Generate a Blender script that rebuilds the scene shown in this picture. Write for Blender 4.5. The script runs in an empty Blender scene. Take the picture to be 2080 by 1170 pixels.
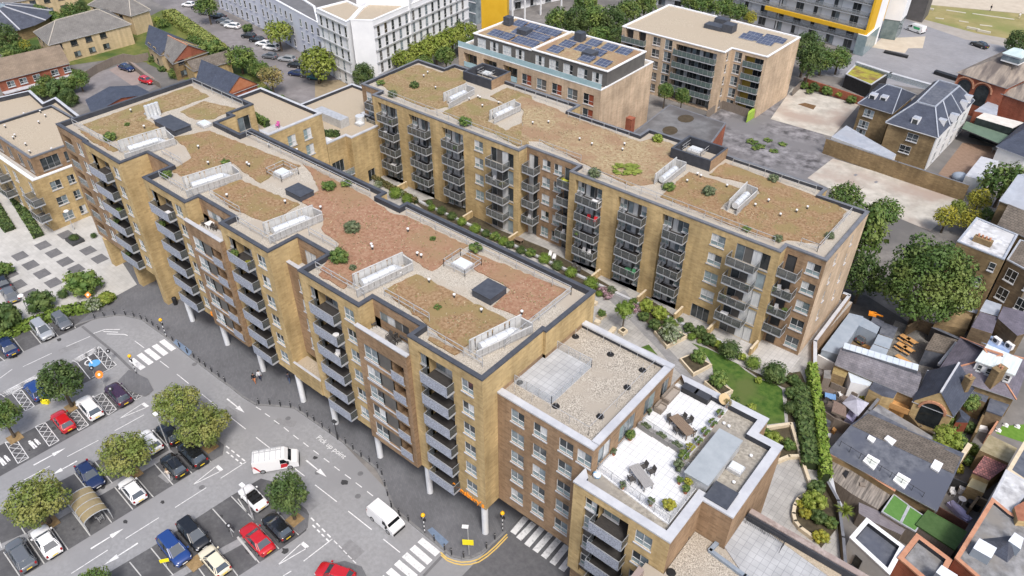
import bpy,bmesh,math,random
from math import sin,cos,pi,radians as RAD
from mathutils import Vector as V3,Matrix
S=bpy.context.scene
C=S.collection
rnd=random.Random(7)
# ----------------------------------------------------------
CH=70.0
RX=V3((0.77139749,0.63634947,0.00229541))
UP=V3((-0.38793715,0.46740091,0.79438099))
FW=V3((-0.50443104,0.61367397,-0.60741549))
FOC=1549.21887
cam=bpy.data.cameras.new('camera');cam_ob=bpy.data.objects.new('camera',cam);C.objects.link(cam_ob)
cam.sensor_width=36.0;cam.lens=36.0*FOC/2080.0
cam.clip_start=1.0;cam.clip_end=3000.0
m=Matrix((RX,UP,-FW)).transposed().to_4x4();m.translation=(0,0,CH)
cam_ob.matrix_world=m
S.camera=cam_ob
SUN_EL,SUN_AZ=RAD(56),RAD(-35)
w=bpy.data.worlds.new('World');S.world=w;w.use_nodes=True
nt=w.node_tree
sky=nt.nodes.new('ShaderNodeTexSky');sky.sky_type='NISHITA';sky.sun_disc=False
sky.sun_elevation=SUN_EL;sky.sun_rotation=RAD(90)-SUN_AZ
sky.air_density=1.0;sky.dust_density=4.0;sky.ozone_density=0.6
bg=nt.nodes['Background'];bg.inputs[1].default_value=0.135
nt.links.new(sky.outputs[0],bg.inputs[0])
sun=bpy.data.lights.new('sun','SUN');sun.energy=1.8;sun.angle=RAD(12);sun.color=(1.0,0.98,0.955)
so=bpy.data.objects.new('sun',sun);C.objects.link(so)
sd=V3((cos(SUN_AZ)*cos(SUN_EL),sin(SUN_AZ)*cos(SUN_EL),sin(SUN_EL)))
so.rotation_euler=sd.to_track_quat('Z','Y').to_euler();so.location=(0,0,120)
S.view_settings.view_transform='Standard';S.view_settings.look='None'
S.view_settings.exposure=0.55;S.view_settings.gamma=1.0
S.cycles.use_denoising=True
S.cycles.max_bounces=5;S.cycles.diffuse_bounces=3;S.cycles.glossy_bounces=2;S.cycles.transmission_bounces=2
S.cycles.caustics_reflective=False;S.cycles.caustics_refractive=False
def G(px,py,z=0.0):
 """survey point: where the sight line of photo point (px, py) meets the level z"""
 d=FW*FOC+RX*(px-1040)-UP*(py-585)
 t=(z-CH)/d.z
 return(d.x*t,d.y*t)
def GZ(px,py,z=0.0):
 a=G(px,py,z);return V3((a[0],a[1],z))
# ----------------------------------------------------------
MATS={}
def mat(name,c1,c2=None,scale=1.0,rough=0.85,metal=0.0,detail=6.0,spec=0.3,alpha=None,c3=None,s3=0.15,bump=0.0,lo=0.35,hi=0.65,coord='Object',stretch=None,emit=None,rv=0.0):
 if name in MATS:return MATS[name]
 M=bpy.data.materials.new(name);M.use_nodes=True;MATS[name]=M
 n=M.node_tree;b=n.nodes['Principled BSDF']
 b.inputs['Roughness'].default_value=rough;b.inputs['Metallic'].default_value=metal
 b.inputs['Specular IOR Level'].default_value=spec
 b.inputs['Base Color'].default_value=(*c1,1)
 if c2 is not None:
  tc=n.nodes.new('ShaderNodeTexCoord');src=tc.outputs[coord]
  if stretch:
   mp=n.nodes.new('ShaderNodeMapping');mp.inputs['Scale'].default_value=stretch
   n.links.new(src,mp.inputs[0]);src=mp.outputs[0]
  nz=n.nodes.new('ShaderNodeTexNoise');nz.inputs['Scale'].default_value=scale;nz.inputs['Detail'].default_value=detail
  nz.inputs['Roughness'].default_value=0.65
  n.links.new(src,nz.inputs['Vector'])
  cr=n.nodes.new('ShaderNodeValToRGB')
  cr.color_ramp.elements[0].position=lo;cr.color_ramp.elements[1].position=hi
  cr.color_ramp.elements[0].color=(*c1,1);cr.color_ramp.elements[1].color=(*c2,1)
  n.links.new(nz.outputs['Fac'],cr.inputs[0]);col=cr.outputs[0]
  if c3 is not None:
   n2=n.nodes.new('ShaderNodeTexNoise');n2 .inputs['Scale'].default_value=s3;n2 .inputs['Detail'].default_value=4
   n.links.new(src,n2 .inputs['Vector'])
   r2=n.nodes.new('ShaderNodeValToRGB');r2 .color_ramp.elements[0].position=0.45;r2 .color_ramp.elements[1].position=0.62
   n.links.new(n2 .outputs['Fac'],r2 .inputs[0])
   mx=n.nodes.new('ShaderNodeMix');mx.data_type='RGBA'
   n.links.new(r2 .outputs[0],mx.inputs['Factor']);n.links.new(col,mx.inputs['A']);mx.inputs['B'].default_value=(*c3,1)
   col=mx.outputs['Result']
  if rv:
   oi=n.nodes.new('ShaderNodeObjectInfo');mr=n.nodes.new('ShaderNodeMapRange')
   mr.inputs['To Min'].default_value=1-rv;mr.inputs['To Max'].default_value=1+rv
   n.links.new(oi.outputs['Random'],mr.inputs[0])
   hs=n.nodes.new('ShaderNodeHueSaturation');n.links.new(mr.outputs[0],hs.inputs['Value']);n.links.new(col,hs.inputs['Color'])
   col=hs.outputs[0]
  n.links.new(col,b.inputs['Base Color'])
  if bump:
   bp=n.nodes.new('ShaderNodeBump');bp.inputs['Strength'].default_value=bump;bp.inputs['Distance'].default_value=0.05
   n.links.new(nz.outputs['Fac'],bp.inputs['Height']);n.links.new(bp.outputs[0],b.inputs['Normal'])
 if alpha is not None:b.inputs['Alpha'].default_value=alpha
 if emit:b.inputs['Emission Color'].default_value=(*emit,1);b.inputs['Emission Strength'].default_value=1.0
 return M
def brick(name,c1,c2,mortar,patch,bw=0.6,rh=0.225,big=(0.74,1.18)):
 if name in MATS:return MATS[name]
 M=bpy.data.materials.new(name);M.use_nodes=True;MATS[name]=M
 n=M.node_tree;b=n.nodes['Principled BSDF'];b.inputs['Roughness'].default_value=0.9;b.inputs['Specular IOR Level'].default_value=0.15
 tc=n.nodes.new('ShaderNodeTexCoord')
 bt=n.nodes.new('ShaderNodeTexBrick');bt.inputs['Scale'].default_value=1.0
 bt.inputs['Brick Width'].default_value=bw;bt.inputs['Row Height'].default_value=rh
 bt.inputs['Mortar Size'].default_value=0.012;bt.inputs['Mortar Smooth'].default_value=0.3;bt.inputs['Bias'].default_value=-0.1
 for k,c in(('Color1',c1),('Color2',c2),('Mortar',mortar)):bt.inputs[k].default_value=(*c,1)
 n.links.new(tc.outputs['UV'],bt.inputs['Vector'])
 n1=n.nodes.new('ShaderNodeTexNoise');n1 .inputs['Scale'].default_value=1.6;n1 .inputs['Detail'].default_value=12;n1 .inputs['Roughness'].default_value=0.8
 n.links.new(tc.outputs['UV'],n1 .inputs['Vector'])
 r1=n.nodes.new('ShaderNodeValToRGB');r1 .color_ramp.elements[0].position=0.42;r1 .color_ramp.elements[1].position=0.68
 n.links.new(n1 .outputs['Fac'],r1 .inputs[0])
 mx=n.nodes.new('ShaderNodeMix');mx.data_type='RGBA';mx.inputs['B'].default_value=(*patch,1)
 ml=n.nodes.new('ShaderNodeMath');ml.operation='MULTIPLY';ml.inputs[1].default_value=0.6
 n.links.new(r1 .outputs[0],ml.inputs[0]);n.links.new(ml.outputs[0],mx.inputs['Factor']);n.links.new(bt.outputs['Color'],mx.inputs['A'])
 n2=n.nodes.new('ShaderNodeTexNoise');n2 .inputs['Scale'].default_value=0.22;n2 .inputs['Detail'].default_value=5
 n.links.new(tc.outputs['UV'],n2 .inputs['Vector'])
 mr=n.nodes.new('ShaderNodeMapRange');mr.inputs['From Min'].default_value=0.3;mr.inputs['From Max'].default_value=0.7
 mr.inputs['To Min'].default_value=big[0];mr.inputs['To Max'].default_value=big[1]
 n.links.new(n2 .outputs['Fac'],mr.inputs[0])
 mp=n.nodes.new('ShaderNodeMapping');mp.inputs['Scale'].default_value=(1.3,0.1,1);n.links.new(tc.outputs['UV'],mp.inputs[0])
 n3=n.nodes.new('ShaderNodeTexNoise');n3 .inputs['Scale'].default_value=1.0;n3 .inputs['Detail'].default_value=6;n.links.new(mp.outputs[0],n3 .inputs['Vector'])
 m3=n.nodes.new('ShaderNodeMapRange');m3 .inputs['From Min'].default_value=0.35;m3 .inputs['From Max'].default_value=0.65;m3 .inputs['To Min'].default_value=0.84;m3 .inputs['To Max'].default_value=1.08
 n.links.new(n3 .outputs['Fac'],m3 .inputs[0]);mm=n.nodes.new('ShaderNodeMath');mm.operation='MULTIPLY';n.links.new(mr.outputs[0],mm.inputs[0]);n.links.new(m3 .outputs[0],mm.inputs[1])
 hs=n.nodes.new('ShaderNodeHueSaturation');n.links.new(mm.outputs[0],hs.inputs['Value']);n.links.new(mx.outputs['Result'],hs.inputs['Color'])
 n.links.new(hs.outputs[0],b.inputs['Base Color'])
 return M
def tiles(name,c1,c2,mortar,bw,rh,ms=0.02,rough=0.8,coord='UV',scale=1.0,offset=0.5,spot=None,var=(0.8,1.15),vs=0.4,rot=0):
 """paving, slates and roof tiles: a brick texture with slow stains"""
 if name in MATS:return MATS[name]
 M=bpy.data.materials.new(name);M.use_nodes=True;MATS[name]=M
 n=M.node_tree;b=n.nodes['Principled BSDF'];b.inputs['Roughness'].default_value=rough;b.inputs['Specular IOR Level'].default_value=0.3
 tc=n.nodes.new('ShaderNodeTexCoord');src=tc.outputs[coord]
 if rot:
  mp=n.nodes.new('ShaderNodeMapping');mp.inputs['Rotation'].default_value=(0,0,rot);n.links.new(src,mp.inputs[0]);src=mp.outputs[0]
 bt=n.nodes.new('ShaderNodeTexBrick');bt.offset=offset;bt.inputs['Scale'].default_value=scale
 bt.inputs['Brick Width'].default_value=bw;bt.inputs['Row Height'].default_value=rh;bt.inputs['Mortar Size'].default_value=ms
 for k,c in(('Color1',c1),('Color2',c2),('Mortar',mortar)):bt.inputs[k].default_value=(*c,1)
 n.links.new(src,bt.inputs['Vector'])
 n2=n.nodes.new('ShaderNodeTexNoise');n2 .inputs['Scale'].default_value=vs;n2 .inputs['Detail'].default_value=8;n2 .inputs['Roughness'].default_value=0.65
 n.links.new(src,n2 .inputs['Vector'])
 mr=n.nodes.new('ShaderNodeMapRange');mr.inputs['From Min'].default_value=0.3;mr.inputs['From Max'].default_value=0.7
 mr.inputs['To Min'].default_value=var[0];mr.inputs['To Max'].default_value=var[1]
 n.links.new(n2 .outputs['Fac'],mr.inputs[0])
 hs=n.nodes.new('ShaderNodeHueSaturation');n.links.new(mr.outputs[0],hs.inputs['Value']);n.links.new(bt.outputs['Color'],hs.inputs['Color'])
 n.links.new(hs.outputs[0],b.inputs['Base Color'])
 return M
def foliage(name,c1,c2,c3,rv=0.12):
 if name in MATS:return MATS[name]
 M=mat(name,c1,c2,scale=0.9,rough=0.6,spec=0.25,detail=3,c3=c3,s3=1.7,rv=rv)
 b=M.node_tree.nodes['Principled BSDF']
 b.inputs['Subsurface Weight'].default_value=0.0
 return M
YEL=brick('yellow_brick',(0.53,0.395,0.20),(0.385,0.275,0.13),(0.44,0.345,0.21),(0.55,0.41,0.22))
BRN=brick('brown_brick',(0.335,0.228,0.14),(0.225,0.148,0.09),(0.31,0.235,0.165),(0.385,0.255,0.16))
PNK=brick('pale_brick',(0.57,0.44,0.315),(0.47,0.35,0.24),(0.5,0.41,0.31),(0.60,0.46,0.32))
RED=brick('red_brick',(0.32,0.10,0.06),(0.24,0.075,0.045),(0.3,0.17,0.12),(0.37,0.14,0.08))
STK=brick('stock_brick',(0.33,0.24,0.125),(0.23,0.16,0.085),(0.25,0.19,0.12),(0.20,0.145,0.085),big=(0.6,1.2))
DSTK=brick('sooty_stock_brick',(0.24,0.18,0.11),(0.16,0.115,0.075),(0.18,0.14,0.1),(0.12,0.09,0.06),big=(0.6,1.25))
GRAVEL=mat('roof_gravel',(0.17,0.15,0.125),(0.56,0.51,0.43),scale=9,detail=14,c3=(0.36,0.32,0.265),s3=0.3,bump=0.3,lo=.38,hi=.62)
TANGRAVEL=mat('tan_gravel',(0.30,0.25,0.185),(0.52,0.445,0.34),scale=8,detail=14,c3=(0.41,0.345,0.26),s3=0.25,lo=.36,hi=.64)
COPE=mat('dark_coping',(0.055,0.06,0.072),(0.085,0.09,0.105),scale=0.8,rough=0.5)
COPEG=mat('grey_coping',(0.13,0.135,0.15),(0.18,0.185,0.2),scale=0.8,rough=0.5)
COPEL=mat('pale_coping',(0.42,0.43,0.46),(0.52,0.53,0.55),scale=0.7,rough=0.5)
MEMB=mat('dark_upstand',(0.035,0.038,0.048),(0.055,0.058,0.068),scale=1.2,rough=0.7)
FRAME=mat('window_frame_white',(0.50,0.51,0.51),(0.58,0.58,0.58),scale=2,rough=0.5)
FRAMEG=mat('window_frame_grey',(0.28,0.29,0.30),(0.34,0.35,0.36),scale=2,rough=0.5)
FRAMED=mat('window_frame_dark',(0.04,0.042,0.045),(0.06,0.06,0.065),scale=2,rough=0.5)
GLD=mat('dark_glass',(0.02,0.026,0.03),(0.06,0.07,0.075),scale=0.7,rough=0.06,spec=0.6,rv=0.5)
GLB=mat('sky_glass',(0.10,0.13,0.15),(0.26,0.31,0.33),scale=0.5,rough=0.08,spec=0.6,rv=0.35)
GLT=mat('teal_glass',(0.20,0.27,0.28),(0.30,0.37,0.38),scale=0.6,rough=0.12,spec=0.5)
CURT=mat('curtained_glass',(0.48,0.50,0.51),(0.70,0.71,0.71),scale=1.5,rough=0.15,spec=0.5,stretch=(6,6,.3))
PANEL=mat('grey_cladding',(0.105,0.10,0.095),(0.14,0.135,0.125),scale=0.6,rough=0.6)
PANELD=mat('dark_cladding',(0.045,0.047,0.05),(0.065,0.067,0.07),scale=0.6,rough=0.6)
SLABG=mat('balcony_edge_metal',(0.36,0.38,0.41),(0.43,0.45,0.48),scale=1.2,rough=0.45)
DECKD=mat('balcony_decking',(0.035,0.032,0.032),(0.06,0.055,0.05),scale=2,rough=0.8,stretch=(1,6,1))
GALV=mat('galvanised_steel',(0.45,0.46,0.47),(0.6,0.61,0.62),scale=2,rough=0.45,metal=0.35)
WHITE=mat('white_paint',(0.72,0.73,0.74),(0.8,0.8,0.8),scale=1.2,rough=0.5)
BLACK=mat('black_paint',(0.018,0.018,0.02),(0.03,0.03,0.032),scale=2,rough=0.5)
BLUEGL=mat('balustrade_glass',(0.25,0.33,0.36),rough=0.05,spec=0.6,alpha=0.38)
DARKGL=mat('smoked_balustrade_glass',(0.11,0.125,0.13),rough=0.06,spec=0.6,alpha=0.42)
# ----------------------------------------------------------
class MB:
 def __init__(s):s.v=[];s.f=[];s.m=[];s.mats=[];s.sm=[]
 def mi(s,m):
  if m not in s.mats:s.mats.append(m)
  return s.mats.index(m)
 def poly(s,pts,m,smooth=False):
  i=len(s.v);s.v+=[tuple(p)for p in pts];s.f.append(tuple(range(i,i+len(pts))));s.m.append(s.mi(m));s.sm.append(smooth)
 def mesh(s,vs,fs,m,smooth=False):
  i=len(s.v);s.v+=[tuple(p)for p in vs];k=s.mi(m)
  for f in fs:s.f.append(tuple(i+j for j in f));s.m.append(k);s.sm.append(smooth)
 def box(s,x0,y0,z0,x1,y1,z1,m,mtop=None):
  if x0>x1:x0,x1=x1,x0
  if y0>y1:y0,y1=y1,y0
  s.prism([(x0,y0),(x1,y0),(x1,y1),(x0,y1)],z0,z1,m,mtop)
 def prism(s,pl,z0,z1,m,mtop=None,bottom=True):
  a=sum(pl[i][0]*pl[(i+1)%len(pl)][1]-pl[(i+1)%len(pl)][0]*pl[i][1]for i in range(len(pl)))
  if a<0:pl=pl[::-1]
  n=len(pl);vs=[(p[0],p[1],z0)for p in pl]+[(p[0],p[1],z1)for p in pl]
  s.mesh(vs,[(i,(i+1)%n,n+(i+1)%n,n+i)for i in range(n)]+([tuple(range(n-1,-1,-1))]if bottom else[]),m)
  s.poly([(p[0],p[1],z1)for p in pl],mtop or m)
 def obox(s,cx,cy,z0,lx,ly,h,rot,m,mtop=None):
  c,k=cos(rot),sin(rot)
  s.prism([(cx+c*a-k*b,cy+k*a+c*b)for a,b in((-lx/2,-ly/2),(lx/2,-ly/2),(lx/2,ly/2),(-lx/2,ly/2))],z0,z0+h,m,mtop)
 def bar(s,a,b,wd,m,h=None):
  """square bar between two 3-D points"""
  a,b=V3(a),V3(b);d=(b-a)
  if d.length<1e-6:return
  d.normalize();up=V3((0,0,1))if abs(d.z)<0.95 else V3((1,0,0))
  x=d.cross(up).normalized()*wd/2;y=x.cross(d).normalized()*(h or wd)/2
  vs=[p+q for p in(a,b)for q in(-x-y,x-y,x+y,-x+y)]
  s.mesh(vs,[(0,1,5,4),(1,2,6,5),(2,3,7,6),(3,0,4,7),(3,2,1,0),(4,5,6,7)],m)
 def cyl(s,a,b,r0,m,r1=None,n=10,cap=True,smooth=True):
  a,b=V3(a),V3(b);d=(b-a).normalized();up=V3((0,0,1))if abs(d.z)<0.95 else V3((1,0,0))
  x=d.cross(up).normalized();y=d.cross(x);r1=r0 if r1 is None else r1
  vs=[p+(x*cos(2*pi*i/n)+y*sin(2*pi*i/n))*r for p,r in((a,r0),(b,r1))for i in range(n)]
  s.mesh(vs,[(i,(i+1)%n,n+(i+1)%n,n+i)for i in range(n)],m,smooth)
  if cap:
   s.poly(vs[:n][::-1],m);s.poly(vs[n:],m)
 def ball(s,c,rx,ry,rz,m,n=10,k=6):
  vs=[];fs=[]
  for j in range(k+1):
   t=pi*j/k
   for i in range(n):vs.append((c[0]+rx*sin(t)*cos(2*pi*i/n),c[1]+ry*sin(t)*sin(2*pi*i/n),c[2]+rz*cos(t)))
  for j in range(k):
   for i in range(n):fs.append((j*n+i,(j+1)*n+i,(j+1)*n+(i+1)%n,j*n+(i+1)%n))
  s.mesh(vs,fs,m,True)
 def data(s,name,org=(0,0,0),recalc=False):
  me=bpy.data.meshes.new(name)
  me.from_pydata([(a-org[0],b-org[1],c-org[2])for a,b,c in s.v],[],s.f)
  for mm in s.mats:me.materials.append(mm)
  me.polygons.foreach_set('material_index',s.m);me.polygons.foreach_set('use_smooth',s.sm)
  uv=me.uv_layers.new(name='UVMap');buf=[0.0]*(2*len(me.loops));k=0
  V=s.v
  for p in me.polygons:
   nx,ny,nz=p.normal
   if abs(nz)>0.92:
    for vi in p.vertices:buf[k]=V[vi][0];buf[k+1]=V[vi][1];k+=2
   else:
    l=math.hypot(nx,ny);tx,ty=-ny/l,nx/l
    sx,sy=nx/l,ny/l
    for vi in p.vertices:
     q=V[vi];buf[k]=q[0]*tx+q[1]*ty
     buf[k+1]=q[2]if abs(nz)<0.05 else(q[2]*l-(q[0]*sx+q[1]*sy)*nz);k+=2
  uv.data.foreach_set('uv',buf)
  if recalc:
   bm=bmesh.new();bm.from_mesh(me);bmesh.ops.recalc_face_normals(bm,faces=bm.faces);bm.to_mesh(me);bm.free()
  me.update();return me
def link(name,data,parent=None,loc=(0,0,0),rz=0.0,label=None):
 o=bpy.data.objects.new(name,data);C.objects.link(o);o.location=loc;o.rotation_euler=(0,0,rz)
 if parent is not None:o.parent=parent
 if label:o['label']=label
 return o
def thing(name,label,cat,loc=(0,0,0),rz=0.0,group=None,data=None):
 o=link(name,data,None,loc,rz);o['label']=label;o['category']=cat
 if group:o['group']=group
 return o
def part(name,mb,root,recalc=False,label=None):
 """a part whose mesh was written in world coordinates; root is unrotated"""
 return link(name,mb.data(name,root.location if root.parent is None else org(root),recalc),root,label=label)
def org(o):
 p=V3(o.location)
 while o.parent:o=o.parent;p+=V3(o.location)
 return p
def solo(name,mb,label,cat,group=None,loc=(0,0,0),recalc=False):
 return thing(name,label,cat,loc,0,group,mb.data(name,loc,recalc))
def setting(name,mb,recalc=False):
 o=link(name,mb.data(name,(0,0,0),recalc));o['kind']='structure';return o
# ----------------------------------------------------------
def facade(mb,p0,p1,z0,z1,ops,m,rev=None,back=PANELD):
 """wall from p0 to p1 (outside on the right); ops = (a0, a1, b0, b1, depth[, fill]) holes with reveals"""
 dx,dy=p1[0]-p0[0],p1[1]-p0[1];L=math.hypot(dx,dy);dx/=L;dy/=L
 P=lambda a,z,d=0.0:(p0[0]+dx*a-dy*d,p0[1]+dy*a+dx*d,z)
 xs=sorted({0.0,L}|{min(max(o[i],0),L)for o in ops for i in(0,1)});zs=sorted({z0,z1}|{min(max(o[i],z0),z1)for o in ops for i in(2,3)})
 for j in range(len(zs)-1):
  i=0
  while i<len(xs)-1:
   cz=(zs[j]+zs[j+1])/2
   hole=lambda q:any(o[0]<(xs[q]+xs[q+1])/2<o[1]and o[2]<cz<o[3]for o in ops)
   if hole(i):i+=1;continue
   k=i
   while k+1<len(xs)-1 and not hole(k+1):k+=1
   mb.poly([P(xs[i],zs[j]),P(xs[k+1],zs[j]),P(xs[k+1],zs[j+1]),P(xs[i],zs[j+1])],m);i=k+1
 r=rev or m
 for o in ops:
  a0,a1,b0,b1,d=o[:5]
  mb.poly([P(a0,b0),P(a0,b0,d),P(a0,b1,d),P(a0,b1)][::-1],r);mb.poly([P(a1,b0),P(a1,b0,d),P(a1,b1,d),P(a1,b1)],r)
  mb.poly([P(a0,b0),P(a1,b0),P(a1,b0,d),P(a0,b0,d)],r);mb.poly([P(a0,b1),P(a0,b1,d),P(a1,b1,d),P(a1,b1)],r)
  if d>0.3 or(len(o)>5 and o[5]):mb.poly([P(a0,b0,d),P(a1,b0,d),P(a1,b1,d),P(a0,b1,d)],(o[5]if len(o)>5 and o[5]else back))
_wc={}
def win_mesh(w,h,kind):
 """(glass, frame) meshes; x along the wall from 0, y into the wall, z up from the sill"""
 key=(round(w,2),round(h,2),kind)
 if key in _wc:return _wc[key]
 fr={'d':FRAMED,'g':FRAMEG}.get(kind[0],FRAME);t=0.05
 g=MB();f=MB();pat=kind[1:]
 n=len(pat);pw=w/n;gm={'d':GLD,'b':GLB,'t':GLT,'c':CURT,'p':PANEL,'r':mat('rust_panel',(0.25,0.06,0.03),(0.3,0.075,0.035)),'k':PANELD}
 low=kind[0]in 'ws'
 hl=h*0.34 if low else 0.0
 for i,c in enumerate(pat):
  g.poly([(i*pw,0.12,hl),((i+1)*pw,0.12,hl),((i+1)*pw,0.12,h),(i*pw,0.12,h)],gm[c])
  if low:g.poly([(i*pw,0.12,0),((i+1)*pw,0.12,0),((i+1)*pw,0.12,hl),(i*pw,0.12,hl)],GLT if kind[0]=='w' else gm[c])
 for x in[0,w-t]+[i*pw-t/2 for i in range(1,n)]:f.box(x,0.06,0,x+t,0.14,h,fr)
 for z in[0,h-t]+([hl]if low else[]):f.box(t,0.065,z,w-t,0.135,z+t,fr)
 if kind[0]!='d' or h<1.9:f.box(-0.06,-0.10,-0.13,w+0.06,0.059,-0.002,COPEL if kind[0]in 'ws' else fr)
 _wc[key]=(g.data('window'),f.data('window_frame'));return _wc[key]
def window(root,p0,ang,a,z,w,h,kind,name='window',inset=0.0):
 """hang a window on the wall that starts at p0 with direction ang"""
 c,s=cos(ang),sin(ang);o=org(root)
 x=p0[0]+c*a-s*inset-o.x;y=p0[1]+s*a+c*inset-o.y
 gm,fm=win_mesh(w,h,kind)
 wo=link(name,gm,root,(x,y,z-o.z),ang);link('door_frame' if 'door' in name else 'window_frame',fm,wo)
 return wo
def wall_run(root,pts,z0,z1,specs,closed=True):
 """pts: CCW outline; specs[i] = dict(m=material, wins=[(a, z, w, h, kind)], ops=[...])"""
 n=len(pts);mbs={}
 for i in range(n if closed else n-1):
  p0,p1=pts[i],pts[(i+1)%n];sp=specs.get(i,{});m=sp.get('m',specs.get('m'))
  if sp.get('skip'):continue
  ang=math.atan2(p1[1]-p0[1],p1[0]-p0[0])
  ops=list(sp.get('ops',[]))
  for wn in sp.get('wins',[]):
   a,z,w,h,k=wn[:5];ops.append((a,a+w,z,z+h,0.17))
   window(root,p0,ang,a,z,w,h,k)
  mb=mbs.setdefault(0,MB());facade(mb,p0,p1,sp.get('z0',z0),sp.get('z1',z1),ops,m,back=sp.get('back',PANELD))
 return part('wall',mbs[0],root)
def offset_poly(pts,d):
 """inset a CCW outline by d"""
 n=len(pts);out=[]
 for i in range(n):
  a,b,c=V3((*pts[i-1],0)),V3((*pts[i],0)),V3((*pts[(i+1)%n],0))
  e1=(b-a).normalized();e2=(c-b).normalized();n1=V3((-e1 .y,e1 .x,0));n2=V3((-e2 .y,e2 .x,0))
  k=(n1+n2)/max(0.2,1+n1 .dot(n2))
  if abs(n1 .dot(n2))>0.999:k=n1
  out.append((b.x+k.x*d,b.y+k.y*d))
 return out
def parapet(mb,pts,zd,zt,t,mc,mi,over=0.05):
 """upstand ring: coping on top, membrane inside, deck height zd"""
 o=offset_poly(pts,-over);i=offset_poly(pts,t);n=len(pts)
 for k in range(n):
  j=(k+1)%n
  mb.poly([(*o[k],zt),(*o[j],zt),(*i[j],zt),(*i[k],zt)],mc)
  mb.poly([(*o[k],zt-0.18),(*o[j],zt-0.18),(*o[j],zt),(*o[k],zt)],mc)
  mb.poly([(*pts[k],zt-0.18),(*pts[j],zt-0.18),(*o[j],zt-0.18),(*o[k],zt-0.18)],mc)
  mb.poly([(*i[k],zt),(*i[j],zt),(*i[j],zd),(*i[k],zd)],mi)
# ----------------------------------------------------------
def leafy(blobs,n,size,m,seed=1,up=0.3,core=None,squash=1.0,name='crown'):
 """mesh of many small leaf faces spread over clumps; blobs = (x, y, z, rx, ry, rz)"""
 r=random.Random(seed);vs=[];fs=[]
 tot=sum(b[3]*b[4]for b in blobs)
 for(x,y,z,rx,ry,rz)in blobs:
  for _ in range(max(8,int(n*rx*ry/tot))):
   t=r.random()*2*pi;c=r.uniform(-0.75,1);s_=math.sqrt(max(0,1-c*c));k=r.uniform(0.72,1.08)
   d=V3((s_*cos(t),s_*sin(t),c));p=V3((x+d.x*rx*k,y+d.y*ry*k,z+d.z*rz*k))
   nn=(d+V3((r.uniform(-1,1),r.uniform(-1,1),r.uniform(-0.6,1)+up))*0.75).normalized()
   a=nn.orthogonal().normalized();q=Matrix.Rotation(r.random()*6.28,3,nn);a=q@a;b=nn.cross(a)
   l=size*r.choice((.5,.7,.85,1.0,1.2,1.5));w_=l*r.uniform(0.5,0.85);i=len(vs)
   vs+=[p-a*l,p-b*w_+a*l*.1,p+a*l,p+b*w_+a*l*.1];fs.append((i,i+1,i+2,i+3))
 me=bpy.data.meshes.new(name);me.from_pydata([tuple(v)for v in vs],[],fs);me.materials.append(m);me.update();return me
def clumps(rx,ry,rz,n,seed,size=(0.34,0.55),flat=0.0,cone=0.0):
 r=random.Random(seed);out=[]
 g=pi*(3-math.sqrt(5))
 for i in range(n):
  c=1-1.75*(i+0.5)/n;s_=math.sqrt(max(0.0,1-c*c));t=i*g+r.uniform(-.3,.3);k=r.uniform(0.55,0.78)
  cr=r.uniform(*size);sh=(1-cone*max(0,c))if cone else 1
  out.append((rx*s_*cos(t)*k*sh,ry*s_*sin(t)*k*sh,rz*c*k,rx*cr*sh,ry*cr*sh,rz*cr*(1-flat)))
 return out
BARK=mat('bark',(0.07,0.055,0.04),(0.13,0.105,0.08),scale=3,rough=0.95)
F_OLIVE=foliage('olive_foliage',(0.13,0.175,0.04),(0.185,0.225,0.055),(0.235,0.24,0.07))
F_DARK=foliage('dark_foliage',(0.038,0.072,0.02),(0.068,0.108,0.03),(0.10,0.14,0.042))
F_MID=foliage('mid_foliage',(0.055,0.105,0.024),(0.10,0.155,0.036),(0.155,0.20,0.05))
F_LIGHT=foliage('light_foliage',(0.135,0.185,0.025),(0.20,0.25,0.04),(0.25,0.29,0.06))
F_YEL=foliage('yellow_foliage',(0.25,0.24,0.03),(0.37,0.33,0.04),(0.20,0.22,0.04))
F_GREY=foliage('grey_green_foliage',(0.075,0.105,0.05),(0.12,0.15,0.08),(0.16,0.18,0.10))
F_DRY=foliage('dry_foliage',(0.20,0.17,0.06),(0.16,0.16,0.055),(0.26,0.20,0.08))
F_BOX=foliage('clipped_foliage',(0.09,0.15,0.022),(0.13,0.20,0.03),(0.17,0.24,0.045))
_tm={}
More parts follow.
